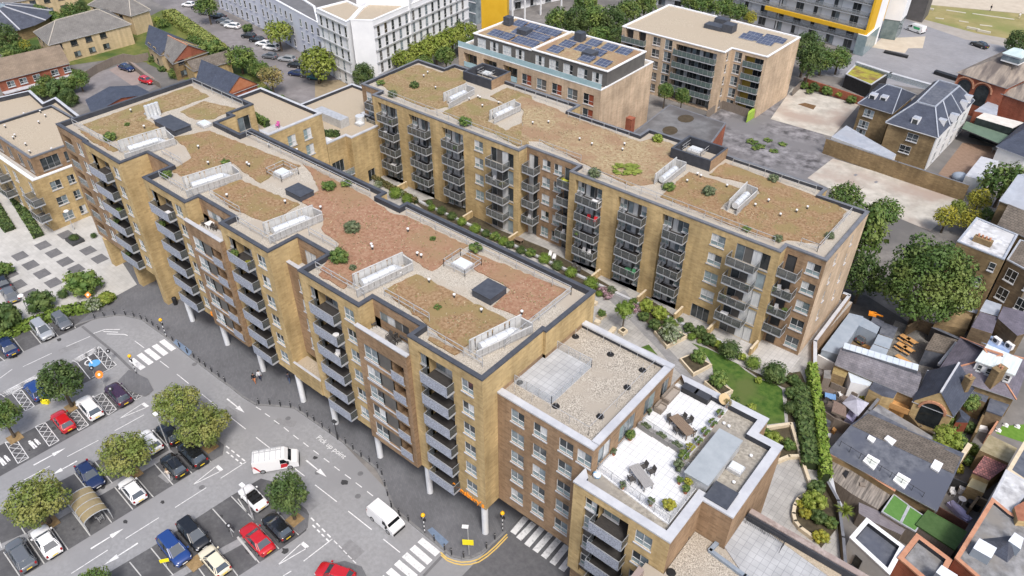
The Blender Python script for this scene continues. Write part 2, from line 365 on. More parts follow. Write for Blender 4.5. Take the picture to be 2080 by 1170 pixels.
def crown_mesh(kind):
 if kind in _tm:return _tm[kind]
 D={'olive':(clumps(1,1,.72,26,3,(.26,.42)),5200,0.043,F_OLIVE),'olive_b':(clumps(1,1,.75,24,8,(.28,.42)),5000,0.044,F_OLIVE),'dark':(clumps(1,1,1.0,30,5,(.24,.36)),4400,0.05,F_DARK),'dark_b':(clumps(1,1,.9,26,9,(.26,.4)),3000,0.06,F_MID),'big':(clumps(1,1,.98,64,12,(.17,.27)),15000,0.029,F_MID),'light':(clumps(1,1,.8,22,15,(.28,.44)),2200,0.065,F_LIGHT),'mid':(clumps(1,1,.85,24,21,(.26,.42)),2400,0.062,F_MID),'yellow':(clumps(1,1,.85,22,25,(.27,.42)),2200,0.06,F_YEL),'tall':(clumps(1,1,1.7,34,31,(.24,.38)),3000,0.07,F_DARK),'dry':(clumps(1,1,.9,18,27,(.28,.44)),1500,0.07,F_DRY),'bush':(clumps(1,1,.8,14,41,(.32,.5)),900,0.085,F_MID),'bush_dark':(clumps(1,1,.8,14,43,(.32,.5)),900,0.085,F_DARK),'bush_light':(clumps(1,1,.8,13,47,(.32,.5)),900,0.085,F_LIGHT),'bush_yellow':(clumps(1,1,.7,13,49,(.32,.5)),900,0.085,F_YEL),'bush_grey':(clumps(1,1,.95,16,51,(.26,.42)),700,0.10,F_GREY),'box':([(0,0,0,.9,.9,.78)],1300,0.06,F_BOX),'box_dark':([(0,0,0,.92,.92,.8)],1200,0.065,F_DARK),'ball':([(0,0,0,.93,.93,.93)]+clumps(1,1,1,12,3,(.25,.35)),1500,0.06,F_BOX),'weed_flat':(clumps(1,1,.5,16,59,(.12,.3)),900,.07,F_LIGHT),'weed':(clumps(1,1,.6,8,57,(.3,.5)),260,0.14,F_MID),'pot':(clumps(1,1,1,6,61,(.4,.6)),140,0.2,F_GREY),}[kind]
 me=leafy(*D[:3],D[3],seed=len(_tm)+3)
 if kind[:3]in('box','bus','bal','pot','wee'):
  bm=bmesh.new();bm.from_mesh(me)
  for q in D[0]:
   r_=bmesh.ops.create_icosphere(bm,subdivisions=1,radius=0.8,matrix=Matrix.Translation(q[:3])@Matrix.Diagonal((*q[3:6],1)))
  bm.to_mesh(me);bm.free()
 _tm[kind]=me;return me
_tk={}
def trunk_mesh(h,r,seed=0):
 key=(round(h,1),round(r,2))
 if key not in _tk:
  b=MB();q=random.Random(int(h*10));b.cyl((0,0,-0.1),(0.05,0.03,h*0.55),r*1.25,BARK,r*0.85,8);b.cyl((0.05,0.03,h*.55),(0,0.05,h),r*.85,BARK,r*.45,8,False)
  for i in range(6):
   t=i*1.05+q.random();z=h*q.uniform(0.5,0.95);b.cyl((0,0,z),(cos(t)*h*.28,sin(t)*h*.28,z+h*.3),r*.5,BARK,r*.12,6,False)
  _tk[key]=b.data('trunk')
 return _tk[key]
def tree(kind,label,x,y,z0,zc,rx,rz=None,group=None,name='tree',cat='tree',r=None,rot=None):
 """root at the foot, crown centred at zc above the foot level z0"""
 t=thing(name,label,cat,(x,y,z0),rot if rot is not None else rnd.random()*6.28,group)
 link('trunk',trunk_mesh(max(1.0,zc-z0),r or rx*0.07),t)
 c=link('crown',crown_mesh(kind),t,(0,0,zc-z0));c.scale=(rx,rx,rz or rx);return t
def tree_px(kind,label,px,py,rpx,base=None,group=None,lift=None,**k):
 """photo point of the crown centre and its radius in photo pixels; base = photo point of the foot (level z0)"""
 z0=k.pop('z0',0.0);zc=z0+(lift or 4.0)
 if base:
  x,y=G(*base,z0)
  d=FW*FOC+RX*(px-1040)-UP*(py-585);t=(x*d.x+y*d.y)/(d.x**2+d.y**2);zc=max(z0+1.0,CH+t*d.z)
 else:x,y=G(px,py,zc)
 dist=(V3((x,y,zc))-V3((0,0,CH))).dot(FW);rx=rpx*dist/FOC
 return tree(kind,label,x,y,z0,zc,rx,rz=k.pop('rz',None)and rx*k.get('rzk',1)or rx*k.pop('ratio',1.0),group=group,**k)
def shrub(kind,label,px,py,rpx,z0=0.0,group=None,name='shrub',cat='shrub',ratio=1.0,sy=1.0,rot=None):
 x,y=G(px,py,z0);dist=(V3((x,y,z0))-V3((0,0,CH))).dot(FW);r=rpx*dist/FOC
 x,y=G(px,py,z0+r*ratio*0.75)
 t=thing(name,label,cat,(x,y,z0+r*ratio*0.72),rot if rot is not None else rnd.random()*6.28,group,crown_mesh(kind));t.scale=(r,r*sy,r*ratio);return t
def hedge_mb(pts,z0,h,wd,m,size=0.16,dens=34,seed=1):
 """leafy hedge along a polyline"""
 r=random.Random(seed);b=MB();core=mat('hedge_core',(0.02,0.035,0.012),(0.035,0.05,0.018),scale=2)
 for(x0,y0),(x1,y1)in zip(pts,pts[1:]):
  L=math.hypot(x1-x0,y1-y0);dx,dy=(x1-x0)/L,(y1-y0)/L;nx,ny=-dy,dx
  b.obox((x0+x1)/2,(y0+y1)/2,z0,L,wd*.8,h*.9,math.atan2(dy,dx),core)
  for _ in range(int(dens*L*(wd+2*h))):
   a=r.uniform(-.1,L+.1);s_=r.uniform(0,wd+2*h)
   if s_<h:o,z,n0=-wd/2,s_,V3((-nx,-ny,0))
   elif s_<h+wd:o,z,n0=s_-h-wd/2,h,V3((0,0,1))
   else:o,z,n0=wd/2,s_-h-wd,V3((nx,ny,0))
   k=r.uniform(-.14,.08);o+=k if abs(o)>=wd/2-.01 else 0;z+=k if n0 .z else 0
   nn=(n0+V3((r.uniform(-1,1),r.uniform(-1,1),r.uniform(-.4,1.2)))*.8).normalized();aa=nn.orthogonal().normalized();aa=Matrix.Rotation(r.random()*6.28,3,nn)@aa;bb=nn.cross(aa)
   p=V3((x0+dx*a+nx*o,y0+dy*a+ny*o,z0+z));l=size*r.uniform(.6,1.3)
   b.poly([p-aa*l,p-bb*l*.7,p+aa*l,p+bb*l*.7],m)
 return b
# ----------------------------------------------------------
TYRE=mat('tyre_rubber',(0.012,0.012,0.013),rough=0.9);RIM=mat('alloy_rim',(0.45,0.46,0.47),rough=0.35,metal=0.7)
CGLASS=mat('car_glass',(0.05,0.065,0.08),rough=0.03,spec=1.0);LAMPC=mat('headlamp_glass',(0.6,0.62,0.65),rough=0.15,spec=0.7);LAMPR=mat('tail_lamp',(0.28,0.01,0.01),rough=0.2,spec=0.6)
PLATEY=mat('yellow_plate',(0.8,0.58,0.03),rough=0.5);PLATEW=mat('white_plate',(0.8,0.8,0.78),rough=0.5);TRIM=mat('black_plastic',(0.015,0.015,0.016),rough=0.65)
def paint(name,c,rough=0.22,metal=0.0):
 M=mat(name+'_paint',c,rough=rough,metal=metal,spec=0.6);M.node_tree.nodes['Principled BSDF'].inputs['Coat Weight'].default_value=0.6;M.node_tree.nodes['Principled BSDF'].inputs['Coat Roughness'].default_value=0.05;return M
CARS={'hatchback':(4.0,1.74,1.47,0.95,0.72,.25,.06,-.36,-.46,1.0),'saloon':(4.55,1.80,1.43,0.93,0.70,.23,.05,-.25,-.38,.98),'estate':(4.55,1.80,1.48,0.95,0.72,.24,.07,-.38,-.47,1.0),'suv':(4.45,1.86,1.64,1.06,0.86,.25,.09,-.39,-.475,1.0),'mpv':(4.5,1.83,1.68,1.02,0.80,.31,.12,-.40,-.475,1.0),'convertible':(3.9,1.72,1.2,0.92,0.72,.2,.1,0,0,.98)}
_cm={}
def car_parts(kind):
 if kind in _cm:return _cm[kind]
 L,W,H,belt,tip,xA,xB,xC,xD,bt=CARS[kind];P={};ph=MATS['_paint_slot']if '_paint_slot' in MATS else mat('_paint_slot',(0.5,0.5,0.5))
 b=MB();st=[]
 for f in(-.5,-.492,-.465,-.42,-.36,-.25,-.1,.05,.15,.25,.34,.41,.46,.488,.5):
  e=abs(f)*2;wd=W/2*(1-0.16*max(0,(e-.72)/.28)**2.2)
  if f>xA:q=(f-xA)/(.5-xA);zt=belt-(belt-tip)*(0.25*q+0.75*q**2.6)
  elif f<xD:q=(xD-f)/(xD+.5)if xD>-.5 else 0;zt=belt*bt-0.16*q**2.2
  else:zt=belt
  if e>.985:zt-=0.05
  zb=0.22+(0.1 if e>.97 else 0.0);st.append((f*L,wd,zb,zt))
 ring=lambda x,w_,zb,zt:[(x,-w_*.86,zb),(x,-w_*.97,zb+.1),(x,-w_,zb+.26),(x,-w_*.985,zt-.16),(x,-w_*.90,zt-.03),(x,-w_*.6,zt+.012),(x,0,zt+.03),(x,w_*.6,zt+.012),(x,w_*.90,zt-.03),(x,w_*.985,zt-.16),(x,w_,zb+.26),(x,w_*.97,zb+.1),(x,w_*.86,zb)]
 vs=[];fs=[]
 for s_ in st:vs+=ring(*s_)
 k=13
 for i in range(len(st)-1):
  for j in range(k-1):fs.append((i*k+j,(i+1)*k+j,(i+1)*k+j+1,i*k+j+1))
  fs.append((i*k+k-1,(i+1)*k+k-1,(i+1)*k,i*k))
 b.mesh(vs,fs,ph,True);b.poly(ring(*st[0]),ph);b.poly(ring(*st[-1])[::-1],ph)
 g=MB();wb=W/2*.9;wt=W/2*.70
 if kind=='convertible':
  g.poly([(xA*L,-wb*.95,belt),(xB*L,-wt,belt+.36),(xB*L,wt,belt+.36),(xA*L,wb*.95,belt)],CGLASS)
  b.bar((xA*L,-wb*.95,belt),(xB*L,-wt,belt+.38),.06,ph);b.bar((xA*L,wb*.95,belt),(xB*L,wt,belt+.38),.06,ph);b.bar((xB*L,-wt,belt+.37),(xB*L,wt,belt+.37),.06,ph)
  it=MB();it.box(-.30*L,-wb*.82,belt-.02,.14*L,wb*.82,belt+.045,TRIM)
  for sx in(-.2,0.0):
   for sy in(-.38,.38):it.box(sx*L-.1,sy-.24,belt-.0,sx*L+.08,sy+.24,belt+.32,TRIM)
  P['interior']=it
 else:
  hb,ht=belt-.02,H-.06
  lo=[(xA*L,wb*.84),(xA*L-.25,wb),(xD*L+.3,wb),(xD*L,wb*.88)];hi=[(xB*L,wt*.88),(xB*L-.2,wt),(xC*L+.2,wt),(xC*L,wt*.9)]
  lo=lo+[(x,-y)for x,y in lo[::-1]];hi=hi+[(x,-y)for x,y in hi[::-1]];n=8
  for i in range(n):
   j=(i+1)%n;g.poly([(*lo[j],hb),(*lo[i],hb),(*hi[i],ht),(*hi[j],ht)],CGLASS)
  for i in(0,1,2,3,4,5,6,7):b.bar((*lo[i],hb),(*hi[i],ht+.01),.075,ph)
  for s_ in(-1,1):b.bar((-.07*L,s_*wb,hb),(-.085*L,s_*wt,ht),.07,TRIM)
  vs=[(*p,ht)for p in hi]+[(p[0]*1.0,p[1]*.86,H)for p in hi]
  b.mesh(vs,[(i,(i+1)%n,n+(i+1)%n,n+i)for i in range(n)][::-1],ph,True);b.poly([(p[0],p[1]*.86,H)for p in hi][::-1],ph,True)
 P['body']=b;P['window']=g
 t=MB();t.box(-L/2-.012,-W*.36,.25,-L/2+.05,W*.36,.42,TRIM);t.box(L/2-.05,-W*.34,.25,L/2+.012,W*.34,.44,TRIM);t.box(-L*.3,-W/2-.004,.2,L*.28,W/2+.004,.3,TRIM);t.box(L/2-.04,-.32,.5,L/2+.012,.32,.62,TRIM);P['bumper']=t
 for s_ in(-1,1):
  h=MB();h.ball((L/2-.17,s_*W*.37,tip-.08),.19,.17,.085,LAMPC,8,5);P['headlight',s_]=h
  h=MB();h.box(-L/2-.012,s_*W*.44,belt-.26,-L/2+.16,s_*W*.33,belt-.05,LAMPR);P['tail_light',s_]=h
  h=MB();h.box(xA*L-.22,s_*W/2,belt-.02,xA*L-.06,s_*(W/2+.17),belt+.12,ph);P['mirror',s_]=h
 h=MB();h.box(-L/2-.03,-.26,.52,-L/2-.013,.26,.64,PLATEY);P['rear_plate']=h
 h=MB();h.box(L/2+.013,-.26,.38,L/2+.03,.26,.49,PLATEW);P['front_plate']=h
 _cm[kind]=(P,L,W);return _cm[kind]
_wm=None
def wheel_meshes():
 global _wm
 if _wm is None:
  a=MB();a.cyl((0,-.11,0),(0,.11,0),.315,TYRE,n=18);r_=MB();r_.cyl((0,-.118,0),(0,.118,0),.21,RIM,n=12);_wm=(a.data('tyre'),r_.data('rim'))
 return _wm
_cd={}
def wheels(t,L,W):
 ty,ri=wheel_meshes()
 for x in(-.30*L,.305*L):
  for s_ in(-1,1):
   wo=link('wheel',ty,t,(x,s_*(W/2-.09),.315));link('rim',ri,wo)
def car(kind,pm,label,px,py,ang,group=None,z=0.62,name='parked_car',ground=0.03,cat='car',detail=True):
 P,L,W=car_parts(kind);x,y=G(px,py,z+ground)
 t=thing(name,label,cat,(x,y,ground),ang,group)
 for key,mb in P.items():
  nm=key[0]if isinstance(key,tuple)else key
  if not detail and nm in('mirror','bumper','front_plate','rear_plate','interior'):continue
  if(kind,key)not in _cd:_cd[kind,key]=mb.data(nm)
  o=link(nm,_cd[kind,key],t)
  for i,mm in enumerate(o.data.materials):
   if mm.name=='_paint_slot':o.material_slots[i].link='OBJECT';o.material_slots[i].material=pm
 wheels(t,L,W);return t
VGLASS=mat('dark_van_glass',(.008,.01,.012),rough=.08,spec=.35)
def van(pm,label,px,py,ang,L=5.0,W=1.95,H=1.98,group=None,z=0.9,name='van',ground=0.02,rack=False,stripe=None,side=None):
 x,y=G(px,py,z+ground);t=thing(name,label,'van',(x,y,ground),ang,group);b=MB();wh=W/2
 prof=[(-L/2,.25),(-L/2,H*.5),(-L/2+.06,H-.12),(-L/2+.2,H),(L*.17,H),(L*.22,H-.04),(L*.355,H*.63),(L*.47,H*.52),(L/2,H*.42),(L/2,.25)]
 sec=lambda s_,k:[(p[0],s_*wh*k(p),p[1])for p in prof]
 kk=lambda p:1.0 if p[1]<H*.6 else 1-.13*(p[1]-H*.6)/(H*.4)
 n=len(prof);A=sec(-1,kk);B=sec(1,kk)
 b.mesh(A+B,[(i,(i+1)%n,n+(i+1)%n,n+i)for i in range(n)],pm,False);b.poly(A[::-1],pm);b.poly(B,pm)
 bo=part_local('body',b,t)
 g=MB();e=.012
 wsb,wst=(L*.355,H*.63),(L*.22,H-.04);dn=V3((H-.04-H*.63,0,L*.135)).normalized()*.014
 g.poly([(wsb[0]+dn.x-.03,-wh*.9,wsb[1]+dn.z+.02),(wsb[0]+dn.x-.03,wh*.9,wsb[1]+dn.z+.02),(wst[0]+dn.x,wh*.84,wst[1]+dn.z-.03),(wst[0]+dn.x,-wh*.84,wst[1]+dn.z-.03)],VGLASS);part_local('windscreen',g,t)
 for s_ in(-1,1):
  g=MB();q=[(L*.30,H*.60),(L*.11,H*.58),(L*.11,H*.86),(L*.20,H*.86)]
  g.poly([(p[0],s_*(wh*kk(p)+e),p[1])for p in q],VGLASS);part_local('window',g,t)
  if stripe:
   g=MB();g.poly([(p[0],s_*(wh*kk(p)+e),p[1])for p in((L*.10,.45),(L*.24,.55),(L*.31,H*.57),(L*.12,H*.55))],stripe);g.poly([(p[0],s_*(wh*kk(p)+e),p[1])for p in((-L*.32,.4),(-L*.36,.4),(-L*.49,H*.66),(-L*.44,H*.66))],stripe);part_local('red_stripe',g,t)
  if side:
   g=MB();g.poly([(p[0],s_*(wh*kk(p)+e),p[1])for p in((-L*.36,H*.5),(-.02*L,H*.5),(L*.06,H*.8),(-L*.36,H*.8))],side);part_local('green_emblem',g,t)
  h=MB();h.ball((L/2-.2,s_*W*.37,H*.40),.2,.17,.12,LAMPC,8,5);part_local('headlight',h,t)
  h=MB();h.box(-L/2-.015,s_*wh*.96,.7,-L/2+.05,s_*wh*.84,1.3,LAMPR);part_local('tail_light',h,t)
  h=MB();h.box(L*.26,s_*wh,H*.56,L*.30,s_*(wh+.2),H*.72,TRIM);part_local('mirror',h,t)
 h=MB();h.box(L/2-.1,-wh*.95,.24,L/2+.03,wh*.95,.55,TRIM);h.box(-L/2-.04,-wh*.95,.26,-L/2+.05,wh*.95,.45,TRIM);part_local('bumper',h,t)
 if rack:
  h=MB()
  for i in range(6):xx=-L*.44+i*L*.118;h.bar((xx,-wh*.82,H+.1),(xx,wh*.82,H+.1),.035,FRAMEG);h.bar((xx,-wh*.8,H),(xx,-wh*.8,H+.1),.04,TRIM);h.bar((xx,wh*.8,H),(xx,wh*.8,H+.1),.04,TRIM)
  part_local('roof_rack',h,t)
  h=MB();y0=wh*.35
  for o in(0,.38):h.bar((-L*.46,y0+o,H+.17),(L*.16,y0+o,H+.17),.05,GALV)
  for i in range(11):xx=-L*.44+i*.27;h.bar((xx,y0,H+.17),(xx,y0+.38,H+.17),.03,GALV)
  part_local('ladder',h,t)
 wheels(t,L*.98,W);return t
def part_local(name,mb,root):return link(name,mb.data(name),root)
# ----------------------------------------------------------
def perforated():
 M=bpy.data.materials.new('perforated_panel');M.use_nodes=True;n=M.node_tree;b=n.nodes['Principled BSDF']
 tc=n.nodes.new('ShaderNodeTexCoord');vo=n.nodes.new('ShaderNodeTexVoronoi');vo.inputs['Scale'].default_value=7;vo.feature='DISTANCE_TO_EDGE'
 n.links.new(tc.outputs['UV'],vo.inputs['Vector'])
 cr=n.nodes.new('ShaderNodeValToRGB');cr.color_ramp.elements[0].position=0.10;cr.color_ramp.elements[1].position=0.2
 cr.color_ramp.elements[0].color=(0.40,0.43,0.50,1);cr.color_ramp.elements[1].color=(0.17,0.185,0.23,1)
 n.links.new(vo.outputs['Distance'],cr.inputs[0]);n.links.new(cr.outputs[0],b.inputs['Base Color'])
 b.inputs['Roughness'].default_value=0.5;return M
PERF=perforated()
_bc={}
def metal_balcony(root,p0,ang,a0,w,z,proj=0.95,deep=1.15,sides='dd'):
 """slab with a perforated front; part = balcony, sub-part = balustrade"""
 key=('m',round(w,2),proj,deep,sides)
 if key not in _bc:
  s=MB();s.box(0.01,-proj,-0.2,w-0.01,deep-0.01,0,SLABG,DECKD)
  r=MB();r.box(0,-proj-0.045,-0.24,w,-proj-0.003,1.08,PERF)
  r.box(-0.01,-proj-0.055,1.083,w+0.01,-proj+0.02,1.12,FRAMEG)
  for x,k in((0,sides[0]),(w,sides[1])):
   gm=DARKGL if k=='d' else PERF
   xx=x-0.02 if x==0 else x
   r.box(xx,-proj,-0.24,xx+0.02,-0.01,0.02,SLABG);r.box(xx,-proj,0.03,xx+0.02,-0.01,1.08,gm)
   r.box(xx-0.01,-proj+0.021,1.083,xx+0.03,-0.01,1.12,FRAMEG)
  _bc[key]=(s.data('balcony'),r.data('balustrade'))
 c,k=cos(ang),sin(ang);o=org(root)
 b=link('balcony',_bc[key][0],root,(p0[0]+c*a0-o.x,p0[1]+k*a0-o.y,z-o.z),ang);link('balustrade',_bc[key][1],b)
 return b
def glass_balcony(root,p0,ang,a0,w,z,proj=1.3,deep=0.0,glass=None,post=FRAMEG,sides=True):
 gl=glass or BLUEGL;key=('g',round(w,2),proj,deep,gl.name,sides)
 if key not in _bc:
  s=MB();s.box(0,-proj,-0.22,w,deep-0.01 if deep else-0.004,0,SLABG,DECKD if deep else PANEL)
  r=MB();t=0.05;hh=1.08
  n=max(2,round(w/1.1))
  for i in range(n+1):
   x=t/2+(w-t)*i/n;r.box(x-t/2,-proj,0,x+t/2,-proj+t,hh,post)
  r.box(0,-proj-0.01,hh,w,-proj+t+0.01,hh+0.05,post)
  r.box(t,-proj+0.02,0.08,w-t,-proj+0.035,hh-0.02,gl)
  if sides:
   for x in(0,w-t):
    r.box(x,-proj+t+0.012,hh,x+t,-0.005,hh+0.05,post);r.box(x+0.015,-proj+t,0.08,x+0.03,-0.01,hh-0.02,gl)
    r.box(x,-t-0.005,0,x+t,-0.005,hh-0.003,post)
  _bc[key]=(s.data('balcony'),r.data('balustrade'))
 c,k=cos(ang),sin(ang);o=org(root)
 b=link('balcony',_bc[key][0],root,(p0[0]+c*a0-o.x,p0[1]+k*a0-o.y,z-o.z),ang);link('balustrade',_bc[key][1],b)
 return b
BALC=[]
MF=[5.7+2.82*k for k in range(6)]
MZ0,MZT,MZD=5.0,23.4,22.75
mo=[(-111.8,35.55),(-103.75,35.55),(-103.75,35.3),(-94.1,35.3),(-94.1,39.15),(-88.45,39.15),(-88.45,35.3),(-79.0,35.3),(-79.0,37.1),(-72.0,37.1),(-72.0,35.3),(-62.95,35.3),(-62.95,39.2),(-57.8,39.2),(-57.8,35.3),(-48.4,35.3),(-48.4,37.1),(-41.6,37.1),(-41.6,35.3),(-32.35,35.3),(-32.35,44.0),(-32.0,44.0),(-32.0,52.1),(-58.9,52.1),(-58.9,50.85),(-62.4,50.85),(-62.4,52.1),(-89.5,52.1),(-89.5,50.2),(-95.0,50.2),(-95.0,53.2),(-96.3,53.2),(-96.3,57.2),(-111.8,57.2)]
main=thing('apartment_building','long yellow brick apartment block with brown planted roof and white street columns','apartment block',(-70,44,0))
wv=random.Random(3)
WK=lambda:wv.choice(['wdd','wdb','wbb','wdc','wcb','wbd'])
sp={'m':YEL}
def slot(edge,a0,a1,skip=()):
 """a tall balcony slot: narrow window strip left, balconies right"""
 p0,p1=mo[edge],mo[(edge+1)%len(mo)];ang=math.atan2(p1[1]-p0[1],p1[0]-p0[0]);sw=1.0
 e=sp.setdefault(edge,{'m':YEL});e.setdefault('ops',[]);e.setdefault('wins',[])
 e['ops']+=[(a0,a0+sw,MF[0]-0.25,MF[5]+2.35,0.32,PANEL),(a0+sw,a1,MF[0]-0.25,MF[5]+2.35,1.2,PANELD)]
 for k in range(6):
  window(main,p0,ang,a0+0.03,MF[k]+0.8,sw-0.06,1.5,wv.choice(['gdb','gdd','gbb']),inset=0.16)
  window(main,p0,ang,a0+sw+0.1,MF[k]+0.02,2.3,2.2,wv.choice(['gdd','gdc','gcd','gdb','gbc']),'balcony_door',inset=1.04)
  metal_balcony(main,p0,ang,a0+sw+0.02,a1-a0-sw+0.15-0.02,MF[k])
def winsat(edge,a,w,ks,kinds=None,h=1.6,dz=0.75,m=None,base=None):
 e=sp.setdefault(edge,{'m':m or YEL});e.setdefault('wins',[])
 for k in ks:e['wins'].append((a,MF[k]+dz,w,h,kinds or WK()))
slot(2,0.95,6.25);winsat(2,7.2,1.35,range(6))
slot(6,0.85,6.0);winsat(6,6.6,1.45,range(6))
slot(10,1.0,5.65);winsat(10,6.6,1.5,range(6))
slot(14,1.35,6.0);winsat(14,6.9,1.5,range(6))
slot(18,1.3,5.6);winsat(18,6.7,1.45,range(6))
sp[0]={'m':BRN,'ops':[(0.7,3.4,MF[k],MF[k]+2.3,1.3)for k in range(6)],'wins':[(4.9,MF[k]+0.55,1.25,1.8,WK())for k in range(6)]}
sp[1]={'m':BRN}
for k in range(6):
 window(main,mo[0],0.0,1.0,MF[k]+0.02,1.9,2.15,'gdb','balcony_door',inset=1.14)
 lg=MB();lg.box(mo[0][0]+0.7,35.57,MF[k]-0.02,mo[0][0]+3.4,35.63,MF[k]+1.1,BLUEGL);lg.box(mo[0][0]+0.7,35.555,MF[k]+1.102,mo[0][0]+3.4,35.65,MF[k]+1.15,FRAMEG)
 part('loggia_balustrade',lg,main)
for e in(4,):sp[e]={'m':BRN,'wins':[(3.3,MF[k]+0.5,1.4,1.9,WK())for k in(5,4,3)],'z0':5.0}
sp[12]={'m':BRN,'wins':[(0.9,MF[5]+0.05,2.0,2.2,'gcc')]}
for e in(8,16):sp[e]={'m':BRN,'ops':[]}
sp[8]['wins']=[(1.2,MF[5]+0.05,3.6,2.25,'gcbcd')]
sp[16]['wins']=[(0.8,MF[5]+0.05,4.2,2.25,'gbcpk')]
sp[19]={'m':YEL,'wins':[]}
sp[20]={'m':YEL};sp[21]={'m':YEL,'wins':[]}
sp[31]={'m':YEL,'wins':[(0.9,19.9,2.0,2.2,'gbd')]}
mw=wall_run(main,mo,MZ0,MZT,sp)
mb=MB();mb.poly([(x,y,MZ0)for x,y in mo][::-1],mat('soffit_render',(0.12,0.12,0.115),(0.16,0.155,0.15),scale=0.5));part('soffit',mb,main)
mb=MB();mb.poly([(x,y,MZD)for x,y in offset_poly(mo,0.3)],mat('roof_border_gravel',(0.28,0.25,0.205),(0.56,0.51,0.43),scale=9,detail=14,c3=(0.40,0.35,0.285),s3=0.3,lo=.38,hi=.62));part('roof',mb,main)
mb=MB();parapet(mb,mo,MZD,MZT,0.42,COPE,MEMB);part('parapet',mb,main)
def brown_bay(u0,u1,v):
 pts=[(u0,v),(u1,v),(u1,37.1),(u0,37.1)];zt=MF[5]+1.25
 L=u1-u0;e={'m':BRN,'ops':[],'wins':[]}
 for k in range(5):
  e['wins'].append((0.95,MF[k]+0.45,2.0,1.85,WK()))
  e['ops'].append((2.95,4.9,MF[k]+0.3,MF[k]+2.32,0.12,PANEL));e['ops'].append((4.9,L-0.55,MF[k]-0.02,MF[k]+2.32,1.3,PANELD))
 wall_run(main,pts,MZ0-0.02,zt,{'m':BRN,0:e},closed=False)
 sides=MB();facade(sides,pts[3],pts[0],MZ0-0.02,zt,[],BRN);sides.poly([(x,y,MZ0-0.02)for x,y in pts][::-1],MATS['soffit_render']);part('bay_wall',sides,main)
 for k in range(5):
  pr=MB();pr.box(u0+4.92,v-0.16,MF[k]+0.0,u1-0.57,v-0.11,MF[k]+1.1,PERF);pr.box(u0+4.92,v-0.105,MF[k]-0.12,u1-0.57,v+0.1,MF[k]-0.022,SLABG)
  pr.box(u0+0.85,v-0.07,MF[k]+0.12,u0+4.9,v-0.004,MF[k]+0.27,COPEL)
  pr.box(u0+4.9,v-0.165,MF[k]+1.102,u1-0.55,v-0.08,MF[k]+1.14,FRAMEG);part('loggia_balustrade',pr,main)
 dk=MB();dk.poly([(u0,v+.3,MF[5]),(u1,v+.3,MF[5]),(u1,37.1,MF[5]),(u0,37.1,MF[5])],tiles('pale_paving',(0.50,0.485,0.46),(0.45,0.435,0.41),(0.34,0.33,0.32),0.6,0.6,0.02,offset=0,var=(0.85,1.1)));part('terrace_floor',dk,main)
 cp=MB();cp.box(u0-0.06,v-0.06,zt,u1+0.06,v+0.42,zt+0.12,COPEL);cp.box(u0+.01,v+.38,MF[5]+.01,u1-.01,v+0.40,zt,BRN)
 part('terrace_coping',cp,main)
brown_bay(-79.35,-71.85,34.75);brown_bay(-48.75,-41.5,34.75)
ip=[(-62.95,37.3),(-57.8,37.3)]
iw=MB();e={'m':BRN,'wins':[(1.5,MF[k]+0.6,1.7,1.75,WK())for k in range(1,5)],'ops':[]}
wall_run(main,[ip[0],ip[1]],MF[1]-0.9,MF[5]+1.15,{'m':BRN,0:e},closed=False)
cp=MB();cp.box(-63.0+.06,37.2,MF[5]+1.15,-57.82,37.65,MF[5]+1.27,COPEL);cp.poly([(-62.94,37.6,MF[5]),(-57.82,37.6,MF[5]),(-57.82,39.19,MF[5]),(-62.94,39.19,MF[5])],MATS['pale_paving']);part('terrace_coping',cp,main)
lb=MB();lb.box(-62.94,35.2,MZ0-.01,-57.81,35.5,MF[1]-1.2,YEL,COPEL);lb.box(-62.94,35.5,MZ0-.01,-57.81,37.3,MF[1]-1.6,YEL,TANGRAVEL);part('low_parapet',lb,main)
for u0,u1 in((-110.4,-109.2),(-102.3,-101.1),(-95.3,-94.12)):gf=MB();gf.box(u0,35.35,0,u1,40.5,MZ0-.002,YEL);part('pillar',gf,main)
for px,py in((392,652),(463,700),(536,753),(617,815),(683,860),(773,928),(874,1000),(986,1082)):
 x,y=G(px,py);c=MB();c.cyl((x,y,0),(x,y,MZ0),0.36,mat('white_column_paint',(0.70,0.72,0.75),(0.78,0.79,0.8),scale=1,rough=0.4),n=20);part('column',c,main)
sf=MB();shop=mat('shopfront_glass',(0.03,0.035,0.04),(0.07,0.075,0.08),scale=0.3,rough=0.1)
facade(sf,(-93,43.0),(-33,43.0),0,MZ0,[(1+4.9*i,5.4+4.9*i,0.3,3.6,0.15,shop)for i in range(12)],PANELD);sf.poly([(-93,43,0),(-93,43,5),(-93,52,5),(-93,52,0)],PANELD);sf.poly([(-33,43,0),(-33,52,0),(-33,52,5),(-33,43,5)],PANELD)
part('shopfront',sf,main)
def text(name,body,size,loc,rot,m,parent=None,ext=0.03,align='LEFT'):
 cu=bpy.data.curves.new(name,'FONT');cu.body=body;cu.size=size;cu.extrude=ext;cu.align_x=align
 ob=bpy.data.objects.new(name,cu);C.objects.link(ob);bpy.context.view_layer.update()
 me=bpy.data.meshes.new_from_object(ob.evaluated_get(bpy.context.evaluated_depsgraph_get()));bpy.data.objects.remove(ob)
 me.materials.clear();me.materials.append(m)
 o=link(name,me,parent,(V3(loc)-org(parent))if parent else loc);o.rotation_euler=rot;return o
ORNG=mat('orange_sign',(0.85,0.27,0.02),(0.9,0.32,0.03),scale=2,rough=0.4)
text('sign_lettering',"Sainsbury's",1.0,(-36.9,35.22,5.22),(pi/2,0,0),ORNG,main,ext=0.05)
text('sign_lettering',"Sai",1.0,(-80.9,35.22,5.22),(pi/2,0,0),ORNG,main,ext=0.05)
